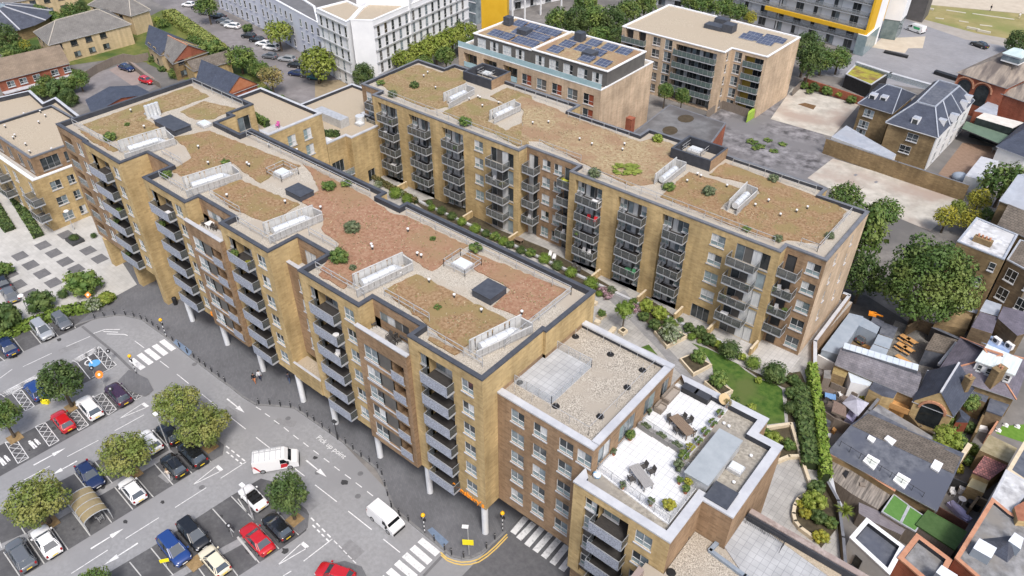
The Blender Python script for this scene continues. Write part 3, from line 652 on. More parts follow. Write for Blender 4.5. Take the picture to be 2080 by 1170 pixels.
# ----------------------------------------------------------
PZ=4.1
RF=[4.1+2.86*k for k in range(5)]
RZT,RZD=18.95,18.45
ro=[(-98.4,79.3),(-93.6,79.3),(-93.6,77.4),(-62.4,77.4),(-62.4,79.3),(-53.2,79.3),(-53.2,77.2),(-22.5,77.2),(-22.5,78.95),(-17.65,78.95),(-17.65,93.0),(-24.0,93.0),(-24.0,95.4),(-51.8,95.6),(-51.8,93.0),(-64.8,93.0),(-64.8,96.0),(-92.4,96.0),(-92.4,93.4),(-99.0,93.4)]
rear=thing('apartment_building','yellow brick courtyard block with stacks of glass fronted balconies and a weedy roof','apartment block',(-58,86,PZ))
rs={'m':YEL};rv_=random.Random(11)
def rslot(edge,a0,a1,floors=range(1,5),ground=True):
 p0,p1=ro[edge],ro[edge+1];ang=math.atan2(p1[1]-p0[1],p1[0]-p0[0])
 e=rs.setdefault(edge,{'m':YEL,'ops':[],'wins':[]});e['ops'].append((a0,a1,RF[0],RF[4]+2.4,0.95,PANEL))
 w=a1-a0
 for k in range(5):
  window(rear,p0,ang,a0+0.05,RF[k]+(0.5 if k else 0.05),1.1,1.8 if k else 2.2,rv_.choice(['wcd','wdd','wcb','wdb']),inset=0.6)
  window(rear,p0,ang,a0+1.25,RF[k]+0.03,1.5,2.2,rv_.choice(['gcd','gbd','gbc','gcc','gcb']),'balcony_door',inset=0.78)
  window(rear,p0,ang,a0+w-1.15,RF[k]+0.5,1.1,1.75,rv_.choice(['wc','wb','wd','wc']),inset=0.6)
  if k in floors:glass_balcony(rear,p0,ang,a0+0.95,w-0.95+0.1,RF[k],proj=1.35,deep=0.9,glass=DARKGL)
  sl=MB();c=p0;sl.box(c[0]+a0+0.01,c[1]+0.55,RF[k]-0.35,c[0]+a0+0.94,c[1]+0.9,RF[k]+0.35,SLABG)
  if k:part('spandrel',sl,rear)
rslot(2,1.15,5.7);rslot(2,8.4,13.15);rslot(2,15.75,20.2)
rslot(6,1.05,5.5);rslot(6,8.05,12.55);rslot(6,14.85,18.75)
K2=lambda:rv_.choice(['wcd','wcc','wdd','wcb','wdc','wtt'])
for k in range(1,5):
 rs[2]['wins'].append((22.5,RF[k]+0.75,1.75,1.65,K2()));rs[6]['wins'].append((21.9,RF[k]+0.75,1.9,1.65,K2()))
rs[6]['wins'].append((21.0,RF[0]+0.05,2.6,2.2,'gddd'))
def rdoor(edge,a,w,ks,kinds,bal=True,m=YEL,bw=None,boff=-0.3):
 p0=ro[edge];e=rs.setdefault(edge,{'m':m,'ops':[],'wins':[]})
 for k in ks:
  e['wins'].append((a,RF[k]+0.04,w,2.3,kinds(k)))
  if bal and k:glass_balcony(rear,p0,0.0,a+boff,bw or w,RF[k],proj=1.6,glass=DARKGL)
rdoor(2,25.8,4.4,range(5),lambda k:rv_.choice(['gdpcb','gdpcd','gcpdb']),bw=3.4,boff=0.2)
rdoor(6,25.3,4.4,range(5),lambda k:rv_.choice(['gdpcc','gdpcb','gbpcd']),bw=3.7,boff=-0.4)
rs[4]={'m':BRN,'ops':[],'wins':[]}
rdoor(4,0.4,1.7,range(5),lambda k:'gcd',m=BRN,bw=2.2,boff=-0.1)
rdoor(4,6.9,1.3,range(5),lambda k:'gd',m=BRN,bw=2.2,boff=-0.2)
for k in range(5):rs[4]['wins']+=[(2.9,RF[k]+0.7,1.45,1.6,K2()),(5.0,RF[k]+0.7,1.4,1.6,K2())]
rs[8]={'m':BRN,'ops':[],'wins':[]}
rdoor(8,0.35,1.2,range(5),lambda k:'dk',m=BRN,bw=2.45,boff=-0.3)
for k in range(5):rs[8]['wins'].append((2.8,RF[k]+0.75,1.7,1.65,K2()))
rs[0]={'m':BRN,'ops':[],'wins':[(1.0,RF[k]+0.7,1.3,1.6,K2())for k in range(5)]}
for k in range(1,5):glass_balcony(rear,ro[0],0.0,2.0,2.75,RF[k],proj=1.5,glass=DARKGL)
rs[9]={'m':PNK,'wins':[(a,RF[k]+0.7,0.7,1.6,'wd')for k in range(1,5)for a in(3.6,9.0)]}
wall_run(rear,ro,PZ-0.1,RZT,rs)
mb=MB();mb.poly([(x,y,RZD)for x,y in offset_poly(ro,0.3)],MATS['roof_border_gravel']);part('roof',mb,rear)
mb=MB();parapet(mb,ro,RZD,RZT,0.42,COPEG,MEMB);part('parapet',mb,rear)
def roof_core(pl,zd,zt,root):
 """plant compound on the roof: brick outside, dark lined inside, gravel floor"""
 w=MB();n=len(pl)
 for i in range(n):facade(w,pl[i],pl[(i+1)%n],zd,zt,[],MEMB if i in(0,3)else BRN)
 i_=offset_poly(pl,0.35)
 for k in range(n):
  j=(k+1)%n;w.poly([(*i_[k],zt-.01),(*i_[j],zt-.01),(*i_[j],zd+0.2),(*i_[k],zd+0.2)],MEMB);w.poly([(*pl[k],zt),(*pl[j],zt),(*i_[j],zt),(*i_[k],zt)],COPE)
 w.poly([(*p,zd+0.2)for p in i_],MATS['roof_border_gravel'])
 return part('roof_compound',w,root)
for q in(((946,143),(993,169),(1033.5,148),(984,128)),((1371,294),(1436.5,338),(1473,304),(1405,274.5))):
 a,b,c,d=[G(x,y,RZT+1.0)for x,y in q]
 u0,u1,v0,v1=(a[0]+d[0])/2,(b[0]+c[0])/2,(a[1]+b[1])/2,(c[1]+d[1])/2
 roof_core([(u0,v0),(u1,v0),(u1,v1),(u0,v1)],RZD,RZT+1.15,rear)
# ----------------------------------------------------------
low=thing('apartment_building','brown brick block with pebble roof and wide pale coping beside the white terraces','apartment block',(-27,44,0))
LZT,LZD=20.35,19.85
lo_=[(-32.34,37.3),(-21.75,37.3),(-21.75,50.7),(-31.99,50.7),(-31.99,44.0),(-32.34,44.0)]
ls={'m':BRN}
wv=random.Random(5)
ls[0]={'m':BRN,'wins':[]}
for a in(1.6,4.2,7.05):ls[0]['wins']+=[(a,MF[k]+0.75,1.55,1.65,WK())for k in range(5)]
ls[0]['wins']+=[(9.55,MF[k]+0.75,0.95,1.65,WK())for k in range(4)]+[(9.0,MF[4]+0.75,1.5,1.65,WK())]
ls[1]={'m':BRN,'wins':[(0.9,17.25,1.9,2.2,'gbc'),(4.2,17.25,2.6,2.2,'gtbb'),(8.4,17.25,1.9,2.2,'gbt'),(11.4,17.25,1.4,2.1,'gdb')]}
wall_run(low,lo_,5.0,LZT,ls)
mb=MB();mb.poly([(x,y,5.0)for x,y in lo_][::-1],MATS['soffit_render']);part('soffit',mb,low)
mb=MB();mb.poly([(x,y,LZD)for x,y in lo_],GRAVEL);part('roof',mb,low)
mb=MB()
for a,b,c,d in((-32.33,37.28,-21.73,37.95),(-22.4,37.95,-21.73,50.05),(-31.98,50.05,-21.73,50.72)):mb.box(a+.02,b+.04,LZD-.1,c-.04,d-.02,LZT-.1,MEMB);mb.box(a,b-.05,LZT-.1,c+.05,d,LZT+0.08,COPEL)
part('parapet',mb,low)
tp=[G(1062,765,LZD),G(1152,793,LZD),G(1214,716,LZD),G(1141,692,LZD)]
mb=MB();mb.box(-32.3,39.6,LZD,-27.9,45.9,LZD+0.08,COPEL,tiles('terrace_slabs',(0.43,0.44,0.45),(0.38,0.39,0.4),(0.29,0.30,0.31),0.6,0.6,0.025,offset=0,var=(0.8,1.15)));part('terrace_floor',mb,low)
def railing(root,pts,z,h=1.1,m=GALV,step=1.5,mid=1,glass=None,r=0.03,name='railing',pickets=0):
 b=MB()
 for(x0,y0),(x1,y1)in zip(pts,pts[1:]):
  L=math.hypot(x1-x0,y1-y0);n=max(1,round(L/step))
  for i in range(n+1):
   t=i/n;b.bar((x0+(x1-x0)*t,y0+(y1-y0)*t,z),(x0+(x1-x0)*t,y0+(y1-y0)*t,z+h),r*1.6,m)
  for q in range(mid+1):b.bar((x0,y0,z+h-0.01-q*h*0.5),(x1,y1,z+h-0.01-q*h*0.5),r*1.5,m)
  if pickets:
   k=int(L/pickets)
   for i in range(k):t=i/k;b.bar((x0+(x1-x0)*t,y0+(y1-y0)*t,z+.08),(x0+(x1-x0)*t,y0+(y1-y0)*t,z+h),0.018,m)
  if glass:b.poly([(x0,y0,z+0.08),(x1,y1,z+0.08),(x1,y1,z+h-0.06),(x0,y0,z+h-0.06)],glass)
 return part(name,b,root)
railing(low,[(-32.2,39.6),(-27.9,39.6),(-27.9,45.9),(-32.0,45.9)],LZD,1.05,step=1.4,mid=0,glass=mat('clear_glass',(0.5,0.55,0.6),rough=0.05,spec=0.5,alpha=0.3))
ter=thing('apartment_building','yellow and brown brick block crowned by two white paved roof terraces','apartment block',(-16,44,0))
TZD,TZT=16.95,17.5
to=[(-22.3,35.5),(-12.95,35.5),(-12.95,40.8),(-10.2,40.8),(-10.2,50.5),(-12.6,50.5),(-12.6,52.8),(-21.74,52.8),(-21.74,37.3),(-22.3,37.29)]
ts={'m':BRN,0:{'m':YEL,'ops':[],'wins':[]},9:{'m':YEL}}
ts[0]['ops']=[(1.2,2.5,MF[0]-.3,MF[3]+2.35,0.35,PANEL),(2.5,5.6,MF[0]-.3,MF[3]+2.35,1.7,PANELD)]
for k in range(4):
 window(ter,to[0],0,1.22,MF[k]+0.75,1.25,1.55,WK(),inset=0.18);window(ter,to[0],0,2.6,MF[k]+0.02,1.6,2.2,'wbd','balcony_door',inset=1.0)
 metal_balcony(ter,to[0],0,2.45,3.3,MF[k],proj=1.0,deep=1.65)
 ts[0]['wins'].append((6.3,MF[k]+0.7,1.6,1.65,WK()))
wall_run(ter,to,5.0,TZT,ts)
wk=MB();wk.poly([(x,y,5.0)for x,y in to][::-1],MATS['soffit_render']);part('soffit',wk,ter)
gb=MB();gb.box(-22.25,36.0,0,-10.3,50.4,4.999,BRN);part('ground_floor',gb,ter)
mb=MB();mb.poly([(x,y,TZD)for x,y in to],mat('terrace_gravel',(0.22,0.20,0.17),(0.42,0.39,0.33),scale=3,detail=8,c3=(0.27,0.25,0.22),s3=0.3));part('roof',mb,ter)
mb=MB();mb.prism([(-21.7,38.0),(-14.55,37.2),(-14.0,37.2),(-14.0,43.0),(-16.2,43.0),(-16.2,52.0),(-21.7,52.0)],TZD,TZD+0.12,WHITE,tiles('white_paving',(0.70,0.71,0.72),(0.65,0.66,0.675),(0.50,0.51,0.525),0.6,0.6,0.03,offset=0,var=(0.92,1.06),vs=0.8));part('terrace_floor',mb,ter)
mb=MB();i_=offset_poly(to[:8]+to[8:],0.75);cp=[]
seg=[0,1,2,3,4,5,6,9]
for k in seg:
 j=(k+1)%10
 o=offset_poly(to,-0.06);mb.poly([(*o[k],TZT+.06),(*o[j],TZT+.06),(*i_[j],TZT+.06),(*i_[k],TZT+.06)],COPEL)
 mb.poly([(*o[k],TZT-.12),(*o[j],TZT-.12),(*o[j],TZT+.06),(*o[k],TZT+.06)],COPEL);mb.poly([(*i_[k],TZT+.06),(*i_[j],TZT+.06),(*i_[j],TZD),(*i_[k],TZD)],MEMB)
part('parapet',mb,ter)
# ----------------------------------------------------------
ASPH=mat('weathered_asphalt',(0.245,0.247,0.253),(0.295,0.297,0.304),scale=2.2,detail=13,c3=(0.24,0.241,0.248),s3=0.13,rough=0.9,lo=.38,hi=.62)
BAY=mat('bay_asphalt',(0.088,0.088,0.092),(0.125,0.125,0.128),scale=2.2,detail=10,c3=(0.075,0.075,0.08),s3=0.3,rough=0.92)
SETTS=tiles('grey_setts',(0.148,0.15,0.16),(0.125,0.127,0.136),(0.11,0.11,0.115),0.42,0.2,0.008,coord='Object',var=(0.84,1.2),vs=0.18,rot=0.5)
KERB=mat('kerb_stone',(0.16,0.16,0.165),(0.22,0.22,0.22),scale=2)
LINE=mat('road_paint',(0.38,0.385,0.39),(0.72,0.72,0.72),scale=3.0,detail=12,lo=.3,hi=.5)
YLINE=mat('yellow_road_paint',(0.62,0.42,0.10),(0.70,0.50,0.16),scale=2.5)
PLAZA=tiles('pale_plaza_paving',(0.50,0.49,0.465),(0.45,0.44,0.415),(0.37,0.36,0.345),0.9,0.6,0.012,coord='Object',var=(0.84,1.1),vs=0.3)
DSLAB=tiles('dark_plaza_paving',(0.17,0.165,0.17),(0.14,0.14,0.142),(0.12,0.12,0.12),0.3,0.15,0.01,coord='Object')
SOIL=mat('bed_soil',(0.05,0.04,0.025),(0.09,0.075,0.045),scale=2)
URBAN=mat('yard_ground',(0.16,0.15,0.14),(0.24,0.225,0.21),scale=0.5,detail=9,c3=(0.13,0.125,0.12),s3=0.08)
def sheet(name,pl,z,m):
 b=MB();b.poly([(x,y,z)for x,y in(pl if sum(pl[i][0]*pl[(i+1)%len(pl)][1]-pl[(i+1)%len(pl)][0]*pl[i][1]for i in range(len(pl)))>0 else pl[::-1])],m);return setting(name,b)
PXS=lambda pts,z=0.0:[G(x,y,z)for x,y in pts]
sheet('ground',[(-1500,-400),(500,-400),(500,1500),(-1500,1500)],-0.004,URBAN)
sheet('road',PXS([(-260,760),(-60,690),(60,640),(190,600),(300,640),(480,780),(640,840),(800,1010),(930,1110),(1060,1060),(1230,1060),(1400,1500),(300,1600),(-700,1200)]),0.0,ASPH)
sheet('side_road',[(-31.5,20),(-22.6,20),(-22.6,60),(-31.5,60)],0.0035,mat('dark_asphalt',(0.10,0.10,0.108),(0.14,0.14,0.146),scale=1.5,detail=9))
bays=[[(-40,708),(133,642),(190,632),(188,650),(153,668),(-40,752)],[(-40,925),(245,780),(262,768),(295,803),(-40,990)],[(-40,822),(145,737),(200,703),(237,743),(185,772),(70,825),(-40,880)],[(-40,1062),(152,962),(287,883),(322,866),(400,880),(455,905),(452,922),(428,938),(312,1010),(138,1117),(40,1175),(-40,1222)],[(150,1205),(307,1112),(470,1007),(530,972),(600,990),(628,1045),(622,1078),(607,1090),(567,1117),(430,1205)]]
for q in bays:sheet('parking_bays',PXS(q),0.008,BAY)
PAINT={}
def line(a,b,wd=0.12,m=None,z=0.016):
 wd=wd*.78 if m is None and wd<.3 else wd
 (x0,y0),(x1,y1)=G(*a),G(*b);L=math.hypot(x1-x0,y1-y0);nx,ny=-(y1-y0)/L*wd/2,(x1-x0)/L*wd/2;m=m or LINE
 PAINT.setdefault(m.name,MB()).poly([(x0-nx,y0-ny,z),(x1-nx,y1-ny,z),(x1+nx,y1+ny,z),(x0+nx,y0+ny,z)],m)
Z1=lambda x,y:(x/3,780+y/3)
Z2=lambda x,y:(520+x/3,780+y/3)
Z0=lambda x,y:(x/3,390+y/3)
BAND=mat('bay_kerb_band',(0.235,0.235,0.24),(0.29,0.29,0.295),scale=2)
for a,b in(((-40,1130),(57,1087)),((57,1087),(127,1043)),((127,1043),(287,953)),((287,953),(350,917)),((300,1205),(380,1158)),((380,1158),(520,1083)),((-40,893),(60,845)),((60,845),(240,765))):line(a,b,0.9,BAND,0.012)
BL=mat('bay_line',(0.42,0.42,0.41),(0.52,0.52,0.50),scale=3)
for a,b,c,d in((22,1025,120,1170),(165,940,270,1095),(320,875,415,1010),(440,780,550,925),(575,700,680,845),(700,630,810,765),(835,575,935,690),(940,485,1055,615),(1055,420,1170,545),(1180,360,1285,475),(65,775,155,915),(-40,850,10,1000),(340,640,430,755),(455,545,545,660),(580,475,685,605),(830,330,925,465),(930,280,1035,395),(1295,760,1425,905),(1410,685,1540,820),(1180,830,1305,990),(920,1000,1055,1165),(790,1085,860,1170),(1445,935,1560,1075),(1205,1115,1260,1190),(1330,1015,1450,1170)):
 line(Z1(a,b),Z1(c,d),0.11,BL)
for a,b,c,d in((0,850,140,1005),(130,780,260,920),(-110,700,-50,790),(-110,930,20,1090)):line(Z2(a,b),Z2(c,d),0.11,BL)
for a,b,c,d in((-60,955,30,1030),(80,890,145,975),(185,845,252,925),(290,797,355,880),(400,755,462,830)):line(Z0(a,b),Z0(c,d),0.11,BL)
def hatch(q,n=4):
 """white border and crossed bars of a keep-clear strip: q = top-left, top-right, bottom-right, bottom-left"""
 tl,tr,br,bl=q;lerp=lambda a,b,t:(a[0]+(b[0]-a[0])*t,a[1]+(b[1]-a[1])*t)
 for a,b in((tl,tr),(tr,br),(br,bl),(bl,tl)):line(a,b,0.1)
 for i in range(n):
  line(lerp(tl,bl,i/n),lerp(tr,br,(i+1)/n),0.08);line(lerp(tr,br,i/n),lerp(tl,bl,(i+1)/n),0.08)
for q in(((30,355),(105,345),(175,450),(110,485)),((215,260),(275,235),(360,345),(300,380)),((400,165),(465,155),(540,250),(480,285)),((570,80),(625,55),(710,155),(660,190)),((735,0),(790,-35),(875,70),(825,100)),((75,60),(130,35),(210,135),(155,165)),((-70,120),(-20,95),(60,200),(0,230))):hatch([Z1(*p)for p in q])
for q in(((440,1025),(600,937),(585,975),(470,1040)),((575,985),(605,940),(710,1055),(660,1085)),((700,1180),(785,1140),(830,1180),(760,1230)),((0,1230),(240,1105),(250,1130),(30,1250))):hatch([Z0(*p)for p in q])
line(Z0(470,1040),Z0(550,1140),.1);line(Z0(560,1130),Z0(660,1085),.1)
for a,b,c,d in((0,140,30,158),(55,180,85,200),(110,222,142,245),(170,265,200,290),(228,312,260,337),(288,357,320,382),(350,405,383,430),(413,453,447,478),(477,503,510,528),(542,552,578,578),(608,602,645,630),(677,655,713,683),(748,708,783,735),(0,325,90,395),(230,510,297,562),(360,615,493,718),(562,775,705,888),(775,945,878,1027),(290,1080,465,945),(475,955,495,975),(505,985,523,1003),(533,1015,553,1035),(560,1045,582,1065),(590,1075,610,1093),(165,1170,215,1140)):
 line(Z2(a,b),Z2(c,d),0.13)
for i in range(4):
 t,u=i/4,i/4+.15
 for(a,b,c,d),Zf in(((1378,378,1505,480),Z1),((1380,413,1490,500),Z1),((335,815,468,948),Z2),((345,860,455,970),Z2)):
  line(Zf(a+(c-a)*t,b+(d-b)*t),Zf(a+(c-a)*u,b+(d-b)*u),0.2)
for a,b,c,d in((1230,62,1320,135),(1385,187,1497,275),(410,443,600,343),(700,285,878,188),(120,600,305,500),(1067,753,1257,632),(765,943,968,815),(435,1155,657,1012),(1345,575,1500,475)):line(Z1(a,b),Z1(c,d),0.12)
for a,b,c,d in((822,908,878,950),(975,1030,1030,1072),(1078,1110,1150,1168),(405,942,550,880),(140,1065,315,983),(0,1135,75,1080)):line(Z0(a,b),Z0(c,d),0.12)
def arrow(a,b,head=0.4):
 (x0,y0),(x1,y1)=G(*a),G(*b);L=math.hypot(x1-x0,y1-y0);dx,dy=(x1-x0)/L,(y1-y0)/L;P=lambda s_,o:(x0+dx*s_-dy*o,y0+dy*s_+dx*o,0.0165)
 m=PAINT.setdefault(LINE.name,MB());hl=L*head;m.poly([P(0,-.10),P(L-hl,-.06),P(L-hl,.06),P(0,.10)],LINE);m.poly([P(L-hl,-.30),P(L,0),P(L-hl,.30)],LINE)
for a,b in(((1383,90),(1490,175)),((205,495),(400,390)),((470,470),(315,555)),((553,1005),(755,880)),((840,970),(635,1102))):arrow(Z1(*a),Z1(*b))
arrow(Z2(305,465),Z2(430,567))
def giveway(a,b,c,wd=0.2):
 for p,q in((a,b),(a,c)):line(p,q,0.12)
 line(b,c,0.4)
giveway(Z1(730,210),Z1(870,118),Z1(900,140));giveway(Z1(1175,615),Z1(1320,500),Z1(1352,528));giveway(Z2(130,1105),Z2(280,968),Z2(315,998))
for a,b,c,d in((570,862,640,838),(640,838,730,838),(650,865,760,868),(630,850,720,855),(760,868,778,876)):line(Z0(a,b),Z0(c,d),0.16)
for a,b,c,d in((800,1020,872,1077),(848,988,922,1047),(893,960,968,1019),(940,933,1012,991),(985,905,1058,962)):line(Z0(a,b),Z0(c,d),0.75)
for a,b,c,d in((1000,950,1108,1037),(952,994,1060,1088),(905,1040,1017,1135),(857,1086,970,1180),(808,1135,920,1230),(760,1180,870,1280)):line(Z2(a,b),Z2(c,d),0.75)
for a,b,c,d in((85,815,5,910),(133,848,40,945),(182,878,90,985),(235,912,140,1020),(288,945,192,1057),(335,985,245,1097),(390,1020,300,1135)):line((1040+a/3,780+b/3),(1040+c/3,780+d/3),0.7)
def figure(cx,cy,s=1.0):
 x,y=G(cx,cy);m=PAINT.setdefault(LINE.name,MB());z=.0162
 def blob(dx,dy,a,b_):m.poly([(x+dx+a*cos(t*pi/5),y+dy+b_*sin(t*pi/5),z)for t in range(10)],LINE)
 for o,k in((0,1.0),(.55,.75)):
  blob(-.75*k,o,.17*k,.17*k);m.poly([(x-.55*k,y+o-.22*k,z),(x+.15*k,y+o-.2*k,z),(x+.15*k,y+o+.2*k,z),(x-.55*k,y+o+.22*k,z)],LINE)
  m.poly([(x+.15*k,y+o-.2*k,z),(x+.85*k,y+o-.22*k,z),(x+.85*k,y+o-.04*k,z),(x+.15*k,y+o-.02*k,z)],LINE);m.poly([(x+.15*k,y+o+.02*k,z),(x+.85*k,y+o+.04*k,z),(x+.85*k,y+o+.22*k,z),(x+.15*k,y+o+.2*k,z)],LINE)
figure(66,903);figure(4,937)
x,y=G(192,738)
bm_=MB();bl=mat('blue_road_paint',(0.10,0.33,0.62),(0.13,0.38,0.66),scale=3);bm_.poly([(x+.75*cos(t*pi/8),y+.75*sin(t*pi/8),.0158)for t in range(16)],bl)
for t in range(12):a0,a1=2.2+t*.3,2.2+(t+1)*.3;bm_.poly([(x-.7+.62*cos(a0),y-.35+.62*sin(a0),.0166),(x-.7+.62*cos(a1),y-.35+.62*sin(a1),.0166),(x-.7+.46*cos(a1),y-.35+.46*sin(a1),.0166),(x-.7+.46*cos(a0),y-.35+.46*sin(a0),.0166)],LINE)
bm_.poly([(x-1.9,y-.1,.0167),(x-.2,y-.3,.0167),(x-.2,y-.12,.0167),(x-1.9,y+.08,.0167)],LINE);setting('bay_symbol_markings',bm_)
cpx=[(895,1122),(907,1133),(922,1139),(937,1142),(955,1141),(972,1136),(990,1124),(1008,1108),(1030,1085)]
for off in(0.0,1.0):
 for a,b in zip(cpx,cpx[1:]):line((a[0]+off*1,a[1]+off*5.5),(b[0]+off*1,b[1]+off*5.5),0.14,YLINE)
SEAM=mat('dark_road_seam',(.13,.13,.135),(.17,.17,.175),scale=3);PATCH=mat('road_patch',(.195,.195,.20),(.255,.255,.26),scale=2,detail=10);OIL=mat('oil_stain',(.035,.035,.037),(.06,.06,.062),scale=4)
for a,b,w_ in(((167,663),(232,716),.35),((232,716),(300,782),.35),((860,1170),(905,1122),.3)):line(a,b,w_,SEAM,.011)
for a,b,w_ in(((600,1000),(640,1032),1.4),((455,830),(480,848),1.2),((560,855),(600,862),1.0),((700,1105),(730,1130),1.5),((330,960),(350,975),1.2),((120,715),(160,700),1.1)):line(a,b,w_,PATCH,.009)
_r=random.Random(2)
for cx,cy in((60,1150),(150,1075),(255,1060),(330,1020),(505,1120),(580,1120),(470,1075),(450,1050),(210,990),(110,870),(60,915),(700,980),(640,930),(560,1010),(120,690),(30,725)):
 x,y=G(cx,cy);r0=_r.uniform(.15,.5);PAINT.setdefault(OIL.name,MB()).poly([(x+r0*_r.uniform(.6,1.3)*cos(t*.6),y+r0*_r.uniform(.5,1)*sin(t*.6),.0125)for t in range(10)],OIL)
for cx,cy in((645,960),(727,1008),(732,962),(585,850),(300,800),(410,990),(395,740)):x,y=G(cx,cy);PAINT.setdefault(SEAM.name,MB()).poly([(x+.33*cos(t*pi/7),y+.33*sin(t*pi/7),.0127)for t in range(14)],SEAM)
for k,b in PAINT.items():setting({'road_paint':'road_markings','bay_line':'bay_lines','bay_kerb_band':'car_park_kerb_band','yellow_road_paint':'yellow_road_lines','dark_road_seam':'road_seams','road_patch':'road_patches','oil_stain':'oil_stains'}[k],b)
p0,p1=G(641,890),G(681,920);a=math.atan2(p1[1]-p0[1],p1[0]-p0[0])
o=text('road_lettering','Pick up point',0.95,(p0[0],p0[1],0.017),(0,0,a),LINE,ext=0.0);o['kind']='structure'
kpx=[(150,664),(167,657),(200,647),(233,642),(253,642),(287,650),(310,667),(333,683),(353,700),(377,720),(417,750),(443,770),(467,787),(493,808),(520,824),(560,826),(597,830),(630,853),(683,890),(730,926),(763,953),(777,977),(797,1033),(813,1047),(853,1080),(900,1118),(915,1131),(937,1137),(958,1135),(980,1124),(1005,1103),(1030,1080)]
kl=PXS(kpx)
b=MB();b.prism(kl+[(-31.6,44),(-31.6,60),(-93,60),(-125,45),(-125,36)]+PXS([(187,453),(278,578),(235,602),(190,632)]),-.05,0.1,KERB,SETTS,bottom=False);setting('pavement',b)
b=MB()
for i in range(len(kl)-1):
 (x0,y0),(x1,y1)=kl[i],kl[i+1];L=math.hypot(x1-x0,y1-y0);nx,ny=-(y1-y0)/L,(x1-x0)/L
 b.poly([(x0,y0,.104),(x1,y1,.104),(x1+nx*.25,y1+ny*.25,.104),(x0+nx*.25,y0+ny*.25,.104)],KERB)
setting('kerb',b)
b=MB();tz=mat('tactile_paving',(0.14,0.19,0.27),(0.18,0.24,0.33),scale=2)
for q in([(868,1078),(878,1072),(912,1102),(900,1113)],[(352,697),(358,690),(392,716),(384,724)]):b.poly([(x,y,.105)for x,y in PXS(q)],tz)
setting('tactile_paving',b)
sheet('plaza',PXS([(-260,620),(-120,330),(0,300),(90,380),(187,440),(278,578),(235,602),(150,640),(40,652),(-120,720)],.1),.108,PLAZA)
b=MB()
for x,y in((400,260),(262,325),(122,390),(328,373),(187,445),(398,425),(257,498),(537,357),(607,407),(325,553),(465,470),(110,565),(190,620),(60,500)):
 u,v=G(*Z0(x,y),.1);b.poly([(u-1.15,v-.95,.112),(u+1.15,v-.95,.112),(u+1.15,v+.95,.112),(u-1.15,v+.95,.112)],DSLAB)
setting('plaza_dark_paving',b)
b=MB()
for q in([(398,872),(430,885),(455,905),(452,925),(430,936),(410,915),(385,893)],[(560,1030),(600,1030),(627,1048),(625,1072),(607,1086),(585,1065)],[(240,775),(262,752),(300,770),(312,793),(296,806),(262,795)],[(660,1150),(700,1140),(735,1152),(760,1200),(640,1200)]):b.prism(PXS(q),-.02,.1,KERB,SETTS,bottom=False)
setting('traffic_island',b)
# ----------------------------------------------------------
IN,OUT=RAD(180-3.5),RAD(-3.5)
PW=paint('white_car',(0.78,0.78,0.78));PB=paint('black_car',(0.012,0.013,0.015));PN=paint('navy_car',(0.012,0.025,0.085));PU=paint('blue_car',(0.015,0.05,0.20));PR=paint('red_car',(0.48,0.012,0.018));PS=paint('silver_car',(0.42,0.44,0.46),metal=.3)
PG=paint('grey_car',(0.12,0.13,0.145));PP=paint('plum_car',(0.045,0.02,0.045));PC=paint('cream_car',(0.72,0.66,0.50));PT=paint('teal_car',(0.02,0.12,0.13))
GC='cars parked in the supermarket car park'
for k,p,px,py,a,lab in(('hatchback',PU,72,792,IN,'blue hatchback half hidden by the dark round tree beside hatched bay'),('suv',PW,182,828,IN,'white off-roader with a black glass roof between two hatched strips'),('suv',PP,240,801,IN,'dark plum off-roader at the end of the hatched bays'),('hatchback',PR,128,855,IN,'red hatchback in the hatched family bays'),('hatchback',PW,304,896,IN,'white hatchback squeezed under the two olive trees'),('hatchback',PB,343,880,IN,'black hatchback mostly covered by the olive tree crown beside the white hatchback'),('suv',PB,391,922,IN,'black off-roader at the rounded island under olive trees'),('hatchback',PB,353,945,IN,'small black hatchback with a person standing at its rear corner'),('saloon',PN,182,964,OUT,'navy saloon nosed towards the trolley shelter aisle beside an olive tree'),('hatchback',PW,269,995,IN,'white hatchback below the round olive tree with brown pit'),('estate',PG,42,1126,IN,'silver grey estate car with dark roof glass in the lower left bays'),('saloon',PW,94,1099,IN,'white saloon beside the grey estate car'),('mpv',PU,353,1114,OUT,'bright blue people carrier with a yellow sign at its nose'),('mpv',PB,393,1084,OUT,'black people carrier parked beside the blue people carrier'),('hatchback',PC,436,1139,IN,'cream hatchback beside the square tree pit'),('saloon',PR,522,1094,IN,'glossy red saloon in the lower row of bays'),('hatchback',PB,564,1069,IN,'black hatchback tucked under the dark cone shaped tree'),('convertible',PW,514,1010,IN,'white convertible with open roof and dark seats'),('hatchback',PR,681,1166,IN+.4,'red car cut by the lower picture edge near the give way line'),('saloon',PN,15,703,IN,'dark blue saloon in the hedge side bays'),('mpv',PS,86,670,OUT,'silver people carrier in the hedge side bays'),('hatchback',PG,125,651,OUT,'small grey car beside the silver people carrier and the hedge'),('saloon',PG,20,597,RAD(172),'dark grey saloon at the edge of the pale plaza'),('saloon',PB,4,572,RAD(172),'black car behind the dark grey saloon at the plaza edge')):
 car(k,p,lab,px,py,a,GC)
v0,v1=G(512,948),G(607,932)
van(PW,'white van with ladder roof rack and red door flashes turning in the street',560,934,math.atan2(v1[1]-v0[1],v1[0]-v0[0]),L=5.1,H=2.0,rack=True,stripe=mat('red_vinyl',(0.5,0.02,0.03),rough=0.4))
v0,v1=G(760,1036),G(806,1074)
van(PW,'plain small white van driving along the street towards the zebra crossing',783,1050,math.atan2(v1[1]-v0[1],v1[0]-v0[0]),L=4.2,W=1.75,H=1.8)
